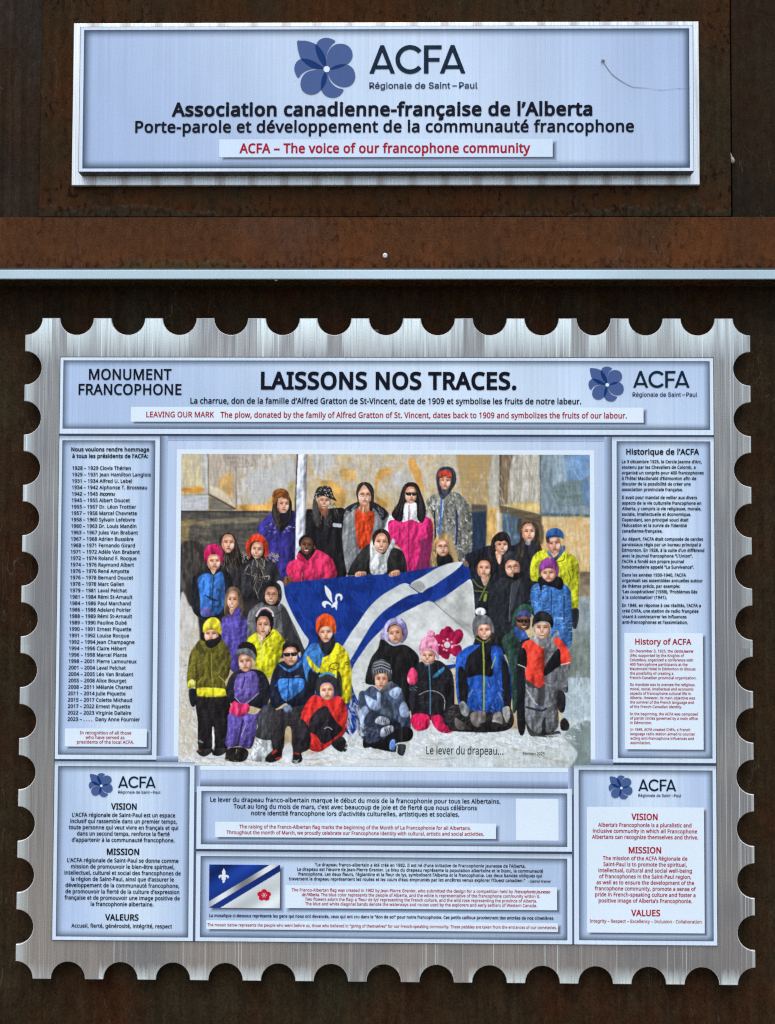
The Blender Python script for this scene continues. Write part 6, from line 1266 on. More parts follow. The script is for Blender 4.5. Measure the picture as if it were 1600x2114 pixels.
# orange toque, yellow/blue jacket
O(650, 1250)
coat((202, 192, 30), [70, 600, 160, 550, 240, 420, 330, 480, 390, 600, 410, 760, 400, 1050, 310, 1050, 260, 820, 60, 740], [(216, 208, 66), (158, 150, 26), (222, 214, 100)], 80, 85, 90, 12, 65)
coat((62, 120, 190), [-130, 600, -60, 460, 20, 420, 100, 480, 80, 640, 40, 720, -20, 640, -60, 760, -80, 850], [(86, 144, 210), (40, 90, 160)], 50, 75, 80, 11, 66)
poly((214, 208, 50), [-70, 560, 0, 650, 70, 720, 60, 760, -30, 700, -80, 600], 'v', .3)
poly((28, 30, 36), [-60, 720, 20, 760, 60, 740, 60, 900, -60, 950], 'v', .3); poly((30, 32, 38), [250, 730, 300, 800, 310, 1000, 260, 960], 'v', .3, alpha=.8)
line((30, 32, 30), [160, 690, 200, 645, 270, 650, 265, 710], 9); line((30, 32, 30), [180, 700, 250, 715], 8); line((30, 32, 30), [340, 640, 385, 625], 8); line((30, 32, 30), [345, 660, 388, 650], 8)
face(128, 315, 80, 98, 0, 'b')
poly((40, 42, 48), [30, 310, 60, 350, 100, 410, 160, 400, 210, 320, 230, 440, 150, 560, 60, 470], 'v', .3)
poly((206, 72, 30), [22, 300, 25, 170, 80, 110, 140, 98, 210, 140, 240, 230, 235, 320, 200, 290, 180, 235, 80, 250, 50, 310], 'v', .3, col2=(222, 96, 44), th=.1)
# red jacket kid
O(650, 1385)
coat((192, 46, 44), [-160, 560, -100, 380, 0, 270, 130, 320, 260, 280, 340, 360, 370, 520, 340, 680, 200, 800, 60, 890, -60, 860, -160, 740], [(214, 70, 62), (160, 32, 34)], 110, 70, 80, 11, 67)
coat((36, 34, 40), [-60, 560, 20, 440, 130, 390, 170, 450, 240, 560, 310, 640, 240, 720, 100, 805, 20, 710, -40, 680], [(60, 58, 64), (20, 20, 24), (90, 90, 96)], 60, 40, 60, 9, 68)
poly((40, 38, 42), [190, 790, 300, 720, 360, 800, 350, 880, 290, 890, 220, 850], 'b', .4); poly((40, 38, 42), [-190, 560, -100, 560, -40, 700, -60, 860, -190, 870], 'b', .4)
line((190, 190, 190), [110, 640, 150, 620, 200, 650], 7)
face(138, 230, 80, 92, 0, 'b')
poly((50, 50, 54), [15, 240, 15, 120, 70, 60, 150, 40, 230, 80, 270, 170, 275, 280, 230, 260, 210, 160, 140, 120, 70, 150, 60, 260], 'v', .35); line((74, 150, 190), [50, 70, 140, 30, 230, 60], 22)
# lavender hood, black coat
O(650, 1250)
coat((28, 28, 30), [560, 830, 620, 600, 700, 480, 740, 370, 860, 450, 1000, 440, 1130, 540, 1150, 640, 1060, 800, 1060, 1160, 940, 1100, 850, 900, 620, 880], [(46, 48, 48), (16, 16, 18)], 60, 80, 110, 9, 69)
poly((150, 148, 184), [720, 360, 770, 240, 820, 170, 900, 142, 980, 165, 1025, 260, 1020, 360, 960, 430, 880, 455, 800, 400], 'b', .3, col2=(120, 114, 160), th=.1)
poly((36, 30, 32), [805, 300, 820, 240, 900, 215, 960, 270, 980, 340, 900, 300], amt=.2)
face(893, 325, 80, 96, -4, 'l'); line((196, 196, 216), [760, 350, 820, 410, 880, 445, 960, 420], 12); line((90, 84, 130), [800, 300, 830, 220, 900, 200, 970, 260, 990, 350], 8)
# striped toque, camouflage coat
pts = [490, 980, 560, 940, 640, 890, 760, 960, 860, 860, 950, 920, 1010, 1060, 1050, 1200, 1060, 1350, 1000, 1480, 900, 1420, 700, 1480, 520, 1460, 470, 1300]
coat((60, 72, 96), pts, [(92, 112, 146), (40, 48, 66), (70, 88, 116)], 90, 60, 80, 22, 70)
for q in ([560, 990, 640, 1030, 740, 1090, 700, 1150, 620, 1140, 570, 1060], [830, 950, 900, 905, 960, 930, 900, 1030, 830, 990], [940, 1120, 990, 1060, 1045, 1170, 1030, 1230, 950, 1220], [510, 1150, 570, 1110, 600, 1200, 540, 1330, 500, 1280], [700, 1120, 740, 1000, 690, 960]):
    poly((152, 172, 206), q, 'b', .3)
poly((60, 70, 82), [740, 1060, 830, 1050, 870, 1180, 800, 1260, 740, 1200], 'b', .4)
O(650, 1385)
poly((40, 46, 60), [580, 480, 640, 440, 720, 470, 800, 500, 900, 540, 960, 620, 840, 680, 560, 600], 'b', .4)
coat((44, 52, 70), [520, 660, 640, 620, 740, 640, 760, 720, 720, 840, 640, 850, 540, 760], [(120, 140, 176), (30, 36, 48), (150, 166, 196)], 40, 50, 60, 16, 71)
poly((22, 22, 26), [540, 760, 600, 800, 740, 760, 900, 640, 1040, 620, 1090, 690, 1050, 770, 900, 800, 900, 890, 740, 870, 640, 840, 545, 845], 'v', .25)
poly((150, 158, 176), [670, 570, 710, 505, 800, 520, 830, 570, 780, 600], amt=.15); poly((150, 158, 176), [725, 690, 750, 630, 850, 600, 870, 660, 800, 710, 740, 730], amt=.15)
for k in range(3):
    line((26, 28, 34), [750 + 22 * k, 510, 735 + 22 * k, 570], 8); line((26, 28, 34), [775 + 22 * k, 640 - 8 * k, 800 + 22 * k, 700 - 8 * k], 8)
poly((96, 136, 200), [840, 770, 890, 760, 880, 870, 830, 860], 'v', .4); poly((40, 42, 48), [910, 810, 1000, 810, 1005, 860, 980, 930, 930, 920, 900, 860], amt=.3); line((180, 184, 190), [915, 820, 905, 890], 14)
O(650, 1250)
face(738, 830, 78, 104, 4, 'l')
poly((70, 74, 80), [640, 820, 630, 720, 650, 640, 720, 600, 790, 610, 850, 700, 855, 800, 820, 830, 800, 760, 700, 760, 660, 800], 'v', .3)
for y in (640, 672, 704): line((150, 156, 166), [655, y + 6, 740, y - 16, 835, y + 24], 11)
line((26, 28, 32), [650, 692, 740, 668, 840, 706], 9)
for x in range(650, 850, 28): line((150, 154, 162), [x, 715, x + 4, 755], 7)
poly((96, 98, 104), [800, 860, 860, 840, 860, 900, 780, 960, 720, 960, 740, 920], 'b', .3)
# pink pompom hat, black coat
coat((30, 30, 36), [1040, 800, 1100, 680, 1190, 620, 1360, 610, 1460, 680, 1530, 800, 1540, 1180, 1480, 1260, 1120, 1250, 1060, 1150], [(52, 56, 60), (18, 18, 22), (80, 90, 96)], 90, 75, 70, 9, 72)
line((70, 120, 150), [1262, 660, 1275, 900, 1275, 1200], 14); poly((60, 130, 176), [1300, 790, 1360, 730, 1430, 680, 1420, 730, 1330, 800], amt=.3); line((176, 170, 166), [1150, 990, 1250, 945, 1360, 960, 1430, 1030, 1430, 1160], 7); line((80, 130, 190), [1215, 660, 1270, 665], 14)
dabs([1060, 880, 1140, 880, 1140, 950, 1060, 950], [(90, 130, 150), (50, 80, 96)], 14, 30, 30, 9, 73)
poly((214, 66, 108), [1030, 850, 1025, 780, 1060, 700, 1100, 700, 1135, 760, 1130, 850, 1070, 880], 'b', .45, col2=(238, 170, 196), th=.15)
face(1252, 570, 80, 86, 4, 'b', smile=1)
poly((206, 110, 146), [1165, 560, 1155, 460, 1190, 370, 1250, 340, 1330, 370, 1370, 480, 1365, 600, 1335, 560, 1310, 500, 1230, 480, 1180, 520], 'b', .35, col2=(222, 152, 180), th=.1); ell((212, 132, 170), 1282, 320, 46, 40, tex='f', amt=.4); line((196, 160, 200), [1160, 550, 1240, 490, 1330, 510, 1368, 590], 18)
O(650, 1385)
coat((202, 34, 84), [1060, 560, 1080, 490, 1160, 470, 1260, 500, 1262, 620, 1180, 660, 1110, 650], [(220, 60, 106), (170, 24, 66)], 26, 40, 60, 10, 74); coat((202, 34, 84), [1290, 510, 1380, 490, 1440, 540, 1540, 540, 1555, 640, 1480, 685, 1380, 670, 1310, 600], [(220, 60, 106), (170, 24, 66)], 26, 40, 60, 10, 75)
poly((30, 34, 40), [1430, 520, 1530, 490, 1520, 560, 1450, 600, 1425, 570], amt=.3)
# grey pompom toque, blue/black jacket
O(930, 1250)
coat((36, 34, 36), [-20, 1150, 60, 1090, 250, 1150, 560, 1150, 660, 1120, 700, 1300, 560, 1390, 100, 1390, -20, 1350], [(90, 84, 82), (24, 24, 26), (120, 116, 112)], 80, 80, 80, 14, 76)
coat((34, 76, 160), [60, 640, 110, 520, 250, 440, 420, 460, 540, 460, 600, 580, 660, 720, 690, 960, 640, 1130, 540, 1170, 380, 1180, 250, 1160, 90, 1090], [(60, 106, 190), (24, 54, 124), (84, 124, 200)], 120, 75, 100, 13, 77)
poly((28, 28, 34), [160, 700, 200, 560, 300, 470, 360, 420, 450, 420, 450, 560, 470, 780, 330, 770, 170, 800], 'v', .3); poly((26, 26, 32), [570, 600, 640, 700, 670, 1120, 590, 1110, 570, 800], 'v', .25); poly((28, 28, 32), [90, 700, 160, 720, 200, 900, 180, 1080, 110, 1070], 'v', .3)
dabs([200, 800, 560, 800, 570, 1150, 220, 1140], [(44, 92, 186), (30, 66, 150), (120, 130, 200)], 50, 70, 70, 10, 78)
line((150, 170, 70), [360, 400, 372, 700, 372, 1160], 17); line((150, 170, 70), [500, 570, 475, 640, 455, 700], 13); line((120, 132, 50), [260, 350, 340, 400, 390, 410, 450, 360], 12); line((150, 150, 130), [250, 930, 200, 1010], 8); line((150, 150, 130), [530, 960, 575, 1040], 8)
poly((140, 146, 150), [100, 1090, 150, 1060, 210, 1150, 190, 1220, 130, 1200], 'b', .5); poly((150, 152, 152), [580, 1130, 650, 1120, 655, 1240, 620, 1290, 580, 1200], 'b', .4)
poly((40, 34, 34), [440, 250, 500, 300, 500, 380, 450, 400], amt=.3)
face(378, 290, 76, 92, 2, 'b', smile=1)
poly((92, 94, 100), [258, 330, 245, 210, 280, 130, 350, 105, 430, 140, 475, 230, 480, 310, 440, 280, 430, 225, 340, 220, 310, 260, 300, 340], 'b', .35); ell((216, 222, 230), 335, 75, 60, 42, tex='f', amt=.2)
O(930, 1385)
poly((110, 104, 104), [230, 470, 380, 450, 380, 580, 300, 620, 240, 580], 'b', .4); poly((140, 138, 136), [480, 480, 560, 460, 570, 600, 470, 620], 'b', .4); poly((28, 26, 28), [330, 590, 450, 560, 590, 600, 560, 660, 450, 660], 'b', .4)
poly((84, 82, 80), [50, 520, 130, 560, 230, 640, 80, 640], 'b', .6)
# dark skinned kid, green hood
O(930, 1250)
coat((44, 66, 60), [570, 400, 640, 310, 720, 260, 760, 400, 760, 900, 740, 1120, 690, 1180, 680, 900, 640, 640], [(64, 88, 80), (28, 42, 40)], 50, 85, 110, 11, 79)
poly((26, 28, 34), [740, 560, 830, 500, 830, 1340, 740, 1330], 'v', .2); poly((52, 84, 150), [700, 250, 760, 240, 830, 300, 860, 380, 800, 410, 720, 340], 'b', .35)
poly((30, 32, 40), [740, 420, 880, 360, 800, 470, 760, 480], amt=.2)
face(805, 190, 80, 92, -4, 'l', dark=True, smile=1, glass='sun')
poly((48, 82, 66), [680, 220, 700, 90, 760, 15, 840, -10, 910, 40, 925, 130, 880, 90, 800, 50, 720, 130, 700, 230], 'b', .3); poly((60, 66, 116), [725, 140, 760, 80, 830, 55, 890, 110, 880, 140, 800, 125], 'b', .25)
# black toque, grey and red suit
coat((98, 102, 108), [790, 460, 880, 380, 960, 350, 1100, 350, 1200, 380, 1290, 480, 1320, 640, 1290, 800, 1290, 960, 1180, 980, 1190, 1330, 1060, 1420, 1000, 1420, 850, 1350, 820, 1100, 830, 800], [(136, 140, 146), (66, 68, 74), (160, 164, 170)], 150, 80, 110, 13, 80)
poly((206, 62, 50), [790, 450, 880, 385, 960, 430, 1030, 480, 1035, 860, 970, 905, 830, 800, 840, 600], 'b', .2)
poly((206, 62, 50), [1130, 380, 1190, 362, 1290, 480, 1320, 630, 1220, 660, 1200, 520], 'b', .22); line((226, 224, 220), [1215, 660, 1320, 632], 9)
poly((24, 24, 28), [750, 560, 800, 470, 840, 540, 835, 690, 745, 650], 'v', .25); poly((24, 24, 28), [1040, 680, 1190, 480, 1210, 650, 1160, 700, 1040, 780], 'v', .25); line((226, 224, 220), [745, 655, 830, 690], 9)
poly((52, 52, 58), [820, 810, 970, 910, 1040, 870, 1030, 1100, 960, 1080, 960, 930, 860, 900], 'v', .3, alpha=.8)
poly((34, 34, 38), [1190, 940, 1260, 980, 1260, 1150, 1210, 1180, 1170, 1080], 'v', .3); line((200, 202, 206), [840, 930, 920, 1060, 960, 1100], 10); line((46, 48, 56), [830, 1120, 1000, 1160, 1060, 1130], 24); line((150, 156, 166), [1060, 1120, 1110, 1100], 9); line((70, 90, 150), [940, 1130, 1010, 1110], 14)
poly((30, 30, 32), [830, 1280, 900, 1380, 1000, 1400, 1010, 1280, 1050, 1240, 1060, 1400, 1190, 1380, 1200, 1440, 960, 1450, 870, 1420], 'b', .4, alpha=.85); poly((30, 28, 30), [1210, 1280, 1260, 1240, 1310, 1310, 1290, 1375, 1220, 1370], 'b', .4)
poly((150, 152, 156), [890, 370, 940, 330, 1000, 420, 1010, 460, 1080, 420, 1170, 290, 1185, 330, 1060, 470, 990, 460], 'v', .25)
face(1012, 265, 84, 108, 4, 'b', smile=1, skin=(206, 166, 140))
poly((30, 32, 34), [900, 250, 910, 150, 960, 80, 1030, 70, 1100, 110, 1135, 200, 1115, 260, 1080, 200, 1000, 180, 930, 220], 'b', .3)
line((150, 152, 156), [930, 300, 925, 230, 1000, 190, 1080, 205, 1105, 290, 1090, 350], 14)
# snow scuffed round the boots
O(360, 1385)
dabs([40, 920, 400, 950, 900, 1000, 1600, 960, 1600, 1040, 40, 1040], [(222, 228, 234), (196, 196, 190), (170, 168, 156)], 120, 5, 80, 14, 81, alpha=.6)
poly((214, 222, 228), [1195, 880, 1240, 800, 1290, 800, 1310, 900, 1290, 1000, 1200, 990], 'b', .2, alpha=.9); poly((206, 214, 222), [425, 850, 420, 640, 440, 640, 445, 850], amt=.2)
dabs([40, 960, 300, 950, 560, 1000, 900, 1020, 1400, 1030, 1640, 960, 1640, 1060, 40, 1060], [(232, 240, 248), (222, 230, 238), (200, 206, 208), (186, 182, 166)], 150, 4, 110, 18, 82, alpha=.6, jit=14)
dabs([50, 250, 150, 300, 240, 560, 255, 860, 60, 900], [(228, 234, 240), (214, 218, 220), (196, 188, 168)], 70, 65, 100, 22, 83, alpha=.5)
O(650, 1385)
dabs([380, 640, 520, 840, 700, 900, 1000, 960, 1120, 720, 1640, 700, 1640, 820, 1300, 800, 1000, 1000, 200, 1000, 330, 860], [(236, 242, 248), (222, 230, 238), (196, 208, 220)], 190, 12, 100, 18, 84, alpha=.55, jit=22)
dabs([390, 330, 470, 340, 540, 560, 530, 830, 360, 720], [(224, 230, 236), (196, 202, 208), (176, 184, 192)], 70, 70, 90, 20, 85, alpha=.5)
O(930, 1385)
dabs([0, 680, 880, 720, 1260, 690, 1320, 780, 900, 860, 0, 800], [(236, 242, 248), (220, 230, 238), (190, 204, 216)], 170, 14, 110, 20, 86, alpha=.55, jit=22)
dabs([1310, 100, 1530, 100, 1530, 560, 1330, 600], [(204, 220, 230), (184, 200, 210), (160, 180, 192)], 70, 80, 120, 26, 87, alpha=.45)
# canvas weave and a little paint grain over everything
wy, wx = np.mgrid[0:PH, 0:PW]
weave = (np.sin(wx * 2.2) * np.sin(wy * 2.2)) * .022 + NF * .025 + vnoise(PH, PW, 9, 5, 99) * .035
CV *= (1 + weave)[..., None]
CV = np.clip(CV, 0, 255)
PIC = CV.reshape(PH // 2, 2, PW // 2, 2, 3).mean((1, 3))      # 520 x 680
# ---------------------------------------------------------------- the upper name sign
m_print = printed('printed_ink'); m_ground_print = printed('printed_brushed_ground', .085, .30)
m_dark = plain('dark_edge', (.022, .020, .019), .45)
FY = -.014; BY = .008
fr = R4((164, 55.5), (1433, 51), (1431, 353.5), (163, 356), FY)
br = R4((151, 50), (1442.5, 42), (1445, 378.5), (149, 385), BY)
cx = (br[0] + br[1]) / 2
ns = thing('name_sign', (cx, UP_Y, br[2]), 'wide pale blue name sign with blue petal emblem, on a bright metal back plate', 'sign')
V, F = box(br[0], br[1], BY, BY + .0085, br[2], br[3], .0010)
mesh_obj('back_plate', V, F, brushed('back_plate_metal', None, None, (.62, .68, .70), (.36, .40, .42), brown_marks=(.0675, 2.3), metal=.55), ns, loc=(cx, BY, br[2]))
V, F = box(fr[0], fr[1], FY, BY - .0003, fr[2], fr[3], .0006)
mesh_obj('sign_box', V, F, m_dark, ns, loc=(cx, BY, fr[2]))
k = Ink(FY - .0004)
inn = (fr[0] + .0085, fr[1] - .0085, fr[2] + .0075, fr[3] - .0072)
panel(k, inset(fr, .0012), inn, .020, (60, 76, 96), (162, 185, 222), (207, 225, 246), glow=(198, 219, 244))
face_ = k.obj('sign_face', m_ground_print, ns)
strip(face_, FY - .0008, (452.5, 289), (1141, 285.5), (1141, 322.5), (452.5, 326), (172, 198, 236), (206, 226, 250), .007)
k = Ink(FY - .0014)
k.text('Association canadienne-française de l’Alberta', 354, 1223, 238.4, 26.5, 31, BLACK)
k.obj('lettering', m_print, face_); k = Ink(FY - .0014)
k.text('Porte-parole et développement de la communauté francophone', 279, 1309, 272.4, 23.2, 22, BLACK)
logo(face_, k, FY - .0014, (674.5, 143), 63.3, 762.5, 961, 151.8, 59, 762.5, 986, 182.6, 15)
k.obj('lettering', m_print, face_)
k = Ink(FY - .0014)
k.text('ACFA – The voice of our francophone community', 494, 1095, 315.2, 19, 25, RED)
k.obj('lettering', m_print, face_)['label'] = 'red line of lettering on the white strip'

# ---------------------------------------------------------------- the stamp shaped sign
SP = S0 + .0036
sr = R4((51, 657), (1548.5, 657), (1560, 2033.5), (33, 2022), SP)
scx, scz = (sr[0] + sr[1]) / 2, (sr[2] + sr[3]) / 2
st_ = thing('stamp_sign', (scx, LOW_Y, sr[2]), 'large postage stamp shaped metal sign with printed panels and a painted group portrait', 'sign')
def stamp_outline(r, nx, nz, rad, n=14):
    x0, x1, z0, z1 = r; P = []
    pxx, pz = (x1 - x0) / nx, (z1 - z0) / nz
    def arc(c, a0, a1):
        for a in np.linspace(math.radians(a0), math.radians(a1), n): P.append((c[0] + rad * math.cos(a), c[1] + rad * math.sin(a)))
    arc((x0, z0), 90, 0)
    for i in range(1, nx): arc((x0 + i * pxx, z0), 180, 0)
    arc((x1, z0), 180, 90)
    for i in range(1, nz): arc((x1, z0 + i * pz), 270, 90)
    arc((x1, z1), 270, 180)
    for i in range(1, nx): arc((x1 - i * pxx, z1), 360, 180)
    arc((x0, z1), 360, 270)
    for i in range(1, nz): arc((x0, z1 - i * pz), 90, -90)
    return P
P = stamp_outline(sr, 14, 13, .0362)
import bmesh
bm = bmesh.new()
lo = [bm.verts.new((x, SP, z)) for x, z in P]; hi = [bm.verts.new((x, SP + .006, z)) for x, z in P]
ff = bm.faces.new(lo); bm.faces.new(hi[::-1])
N = len(P); rim = []
for i in range(N):
    bm.faces.new((lo[i], lo[(i + 1) % N], hi[(i + 1) % N], hi[i])[::-1])
bm.normal_update()
if ff.normal.y > 0: bmesh.ops.reverse_faces(bm, faces=bm.faces[:])
fe = [e for e in ff.edges]
rb = bmesh.ops.bevel(bm, geom=fe, offset=.0013, segments=1, affect='EDGES')
for f in rb['faces']: f.material_index = 1
bmesh.ops.triangulate(bm, faces=[f for f in bm.faces if len(f.verts) > 8])
bm.verts.index_update()
V = [tuple(v.co) for v in bm.verts]; F = [[v.index for v in f.verts] for f in bm.faces]; FM = [f.material_index for f in bm.faces]; bm.free()
mesh_obj('stamp_plate', V, F, [brushed('stamp_metal', (sr[1] - sr[0]) / 2, (sr[3] - sr[2]) / 2), plain('cut_edge_metal', (.66, .68, .68), .45, .2)], st_, fmat=FM, loc=(scx, SP, scz))
for (u, v) in ((60, 705), (1540, 705), (45, 1975), (1548, 1985), (800, 690), (800, 1990)):   # spacers that hold the plate off the wall
    x, z = px(u, v, SP); x += .03 * (1 if x < scx else -1)
    V, F = box(x - .012, x + .012, SP + .006, LOW_Y, z - .012, z + .012, .002)
    mesh_obj('spacer', V, F, m_dark, st_)

sh = R4((126.5, 738), (1471.5, 739.5), (1481, 1951.5), (107, 1940), S0)
V, F = box(sh[0] - .0022, sh[1] + .0022, S0 + .0014, SP - .0001, sh[2] - .0022, sh[3] + .0022, .0004)
V2, F2 = box(sh[0], sh[1], S0 + .0002, S0 + .0013, sh[2], sh[3], .0003)
n0 = len(V); V += V2; F += [[i + n0 for i in f] for f in F2]
mesh_obj('sheet_backing', V, F, m_dark, st_)
# painting corners
PQ = [(375.5, 937), (1217, 939), (1220, 1585), (367.5, 1580)]
mat_r = R4((366, 928), (1225.7, 929.3), (1230, 1593.5), (357.5, 1590), S0)
base = Ink(S0)
bx, bz = np.meshgrid(np.linspace(sh[0], sh[1], 25), np.linspace(sh[2], sh[3], 25))
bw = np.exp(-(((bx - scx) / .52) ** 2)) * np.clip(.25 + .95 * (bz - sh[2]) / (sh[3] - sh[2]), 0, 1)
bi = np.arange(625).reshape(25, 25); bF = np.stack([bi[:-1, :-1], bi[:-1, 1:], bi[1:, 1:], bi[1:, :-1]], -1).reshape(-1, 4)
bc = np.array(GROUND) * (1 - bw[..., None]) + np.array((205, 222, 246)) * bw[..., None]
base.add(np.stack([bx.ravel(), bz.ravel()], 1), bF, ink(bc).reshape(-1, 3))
h_o = (sh[0], sh[1], (px(127, 895.5)[1] + px(1471, 898)[1]) / 2, sh[3])
p_o = (sh[0], (px(331.5, 905)[0] + px(322, 1565)[0]) / 2, px(220, 1567.3)[1], px(220, 900.3)[1])
i_o = ((px(1262.5, 905)[0] + px(1266.5, 1573)[0]) / 2, sh[1], px(1370, 1574.5)[1], px(1370, 902.3)[1])
v_o = (sh[0], (px(403, 1574)[0] + px(397, 1940)[0]) / 2, sh[2], px(255, 1572)[1])
f_o = ((px(407, 1624)[0] + px(405, 1752)[0]) / 2, (px(1180, 1630)[0] + px(1181, 1757)[0]) / 2, (px(405, 1752)[1] + px(1181, 1758)[1]) / 2, (px(407, 1622.5)[1] + px(1180, 1629)[1]) / 2)
g_o = (f_o[0], f_o[1], sh[2], (px(404.5, 1757)[1] + px(1180, 1763)[1]) / 2)
e_o = ((px(1184, 1580)[0] + px(1186, 1948)[0]) / 2, sh[1], sh[2], (px(1184, 1578)[1] + px(1476, 1582)[1]) / 2)
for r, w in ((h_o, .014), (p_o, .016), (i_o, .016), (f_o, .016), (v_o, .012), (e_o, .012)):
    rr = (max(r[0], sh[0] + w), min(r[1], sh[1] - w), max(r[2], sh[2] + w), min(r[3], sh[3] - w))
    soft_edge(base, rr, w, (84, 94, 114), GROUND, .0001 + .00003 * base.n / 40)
DG = .0007
for (u0, v0, u1, v1) in ():
    pass
base.quad(sh[0], sh[1], h_o[2] - .0045, h_o[2], ink(GAPC), DG)
base.quad(p_o[0], p_o[1], v_o[3], p_o[2], ink(GAPC), DG); base.quad(i_o[0], i_o[1], e_o[3], i_o[2], ink(GAPC), DG)
base.quad(v_o[1], g_o[0], sh[2], f_o[3] - .012, ink((78, 88, 112)), DG); base.quad(f_o[1], e_o[0], sh[2], f_o[3] - .012, ink((78, 88, 112)), DG)
base.quad(f_o[0], f_o[1], g_o[3], f_o[2], ink(GAPC), DG + .00002)
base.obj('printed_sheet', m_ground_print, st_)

def text_panel(outer, l, r, b, t, label, cx=.55, dimtop=True):
    k = Ink(S0 - .0010)
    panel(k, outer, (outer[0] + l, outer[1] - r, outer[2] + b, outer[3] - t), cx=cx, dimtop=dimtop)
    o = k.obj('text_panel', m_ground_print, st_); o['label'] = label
    return o
YS, YT = S0 - .0014, S0 - .0020
# header
hp = text_panel(h_o, .0062, .0072, .0105, .0062, 'header panel across the top with the large title and emblem', .62, False)
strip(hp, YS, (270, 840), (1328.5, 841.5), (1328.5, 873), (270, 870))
k = Ink(YT)
k.text('MONUMENT', 183.5, 354, 783.6, 21.5, 17, BLACK); k.text('FRANCOPHONE', 162, 374.5, 814.6, 21.5, 17, BLACK)
k.obj('lettering', m_print, hp); k = Ink(YT)
k.text('LAISSONS NOS TRACES.', 538.5, 1066, 802.8, 33.5, 32, BLACK)
k.obj('lettering', m_print, hp); k = Ink(YT)
k.text('La charrue, don de la famille d’Alfred Gratton de St-Vincent, date de 1909 et symbolise les fruits de notre labeur.', 393, 1200, 833.6, 12.2, 19, BLACK)
k.obj('lettering', m_print, hp); k = Ink(YT)
logo(hp, k, YT, (1253.7, 794.6), 36.6, 1307, 1424, 800.4, 35, 1306, 1439.5, 818.6, 10)
k.obj('lettering', m_print, hp)
k = Ink(YT)
k.text('LEAVING OUR MARK', 302, 442, 861.3, 11.2, 17, RED)
k.text('The plow, donated by the family of Alfred Gratton of St. Vincent, dates back to 1909 and symbolizes the fruits of our labour.', 455, 1294, 862.8, 12, 19, RED)
k.obj('lettering', m_print, hp)['label'] = 'red line of lettering on the white strip'
# presidents
pp = text_panel(p_o, .0062, .0095, .0090, .0090, 'narrow panel with the long list of years and names')
strip(pp, YS, (134, 1504), (303, 1504), (303, 1541.5), (134, 1541.5))
k = Ink(YT)
k.text('Nous voulons rendre hommage', 147, 308, 931.6, 7.9, 30, BLACK)
k.text('à tous les présidents de l’ACFA:', 149, 306, 945.3, 7.9, 30, BLACK)
k.obj('lettering', m_print, pp); k = Ink(YT)
names = '''1928 – 1929 Clovis Thérien
1929 – 1931 Jean Hamilton Langlois
1931 – 1934 Alfred U. Lebel
1934 – 1942 Alphonse T. Brosseau
1942 – 1945 *inconnu*
1945 – 1955 Albert Doucet
1955 – 1957 Dr. Léon Trottier
1957 – 1958 Marcel Chevrette
1958 – 1960 Sylvain Lefebvre
1960 – 1963 Dr. Louis Mandin
1963 – 1967 Jules Van Brabant
1967 – 1968 Adrien Bussière
1968 – 1971 Fernando Girard
1971 – 1972 Adèle Van Brabant
1972 – 1974 Roland F. Rocque
1974 – 1976 Raymond Albert
1976 – 1976 René Amyotte
1976 – 1978 Bernard Doucet
1978 – 1978 Marc Galien
1979 – 1981 Laval Pelchat
1981 – 1984 Rémi St-Arnault
1984 – 1986 Paul Marchand
1986 – 1988 Adelard Poirier
1988 – 1989 Rémi St-Arnault
1989 – 1990 Pauline Dubé
1990 – 1991 Ernest Piquette
1991 – 1992 Louise Rocque
1992 – 1994 Jean Champagne
1994 – 1996 Claire Hébert
1996 – 1998 Marcel Plante
1998 – 2001 Pierre Lamoureux
2001 – 2004 Laval Pelchat
2004 – 2005 Léo Van Brabant
2005 – 2008 Alice Bourget
2008 – 2011 Mélanie Charest
2011 – 2014 Julie Piquette
2015 – 2017 Colette Michaud
2017 – 2022 Ernest Piquette
2022 – 2023 Virginie Dallaire
2023 – . . . .  Dany Anne Fournier'''.split('\n')
sx_ = (px(311, 982.5, YT)[0] - px(148.6, 982.5, YT)[0]) / layout(names[1], 'N', 21)[2]
for i, t in enumerate(names):
    f = i / 39.; u = 149 - 9.6 * f; v = 969.7 + (1488 - 969.7) * f
    k.text(t, u, None, v, 7.6, 21, BLACK, sx=sx_)
k.obj('lettering', m_print, pp)
k = Ink(YT)
for t, a, b, v in (('In recognition of all those', 165, 271, 1516), ('who have served as', 176.5, 257, 1525.6), ('presidents of the local ACFA.', 158.7, 276.5, 1535.2)):
    k.text(t, a, b, v, 6.4, 16, RED)
k.obj('lettering', m_print, pp)['label'] = 'red lettering on the white strip'
# history
ip = text_panel(i_o, .0095, .0070, .0090, .0090, 'narrow panel with paragraphs of history in two languages')
strip(ip, YS, (1288, 1306.6), (1450.7, 1307.5), (1453, 1548), (1290.6, 1546.4))
k = Ink(YT)
k.text('Historique de l’ACFA', 1293, 1443.5, 938.2, 11.4, 27, BLACK)
def block(k, left, v0, dv, lines, cap, e, col):
    for i, (t, r) in enumerate(lines): k.text(t, left + (v0 + i * dv - 956) * .0024, r, v0 + i * dv, cap, e, col)
def cblock(k, v0, dv, lines, cap, e, col):
    for i, (t, a, b) in enumerate(lines): k.text(t, a, b, v0 + i * dv, cap, e, col)
k.obj('lettering', m_print, ip); k = Ink(YT)
block(k, 1283.8, 956, 11.5, [('Le 3 décembre 1925, le Cercle Jeanne d’Arc,', 1449), ('soutenu par les Chevaliers de Colomb, a', 1436), ('organisé un congrès pour 400 francophones', 1453), ('à l’hôtel Macdonald d’Edmonton afin de', 1437.5), ('discuter de la possibilité de créer une', 1426), ('association provinciale française.', 1410)], 6.5, 28, BLACK)
k.obj('lettering', m_print, ip); k = Ink(YT)
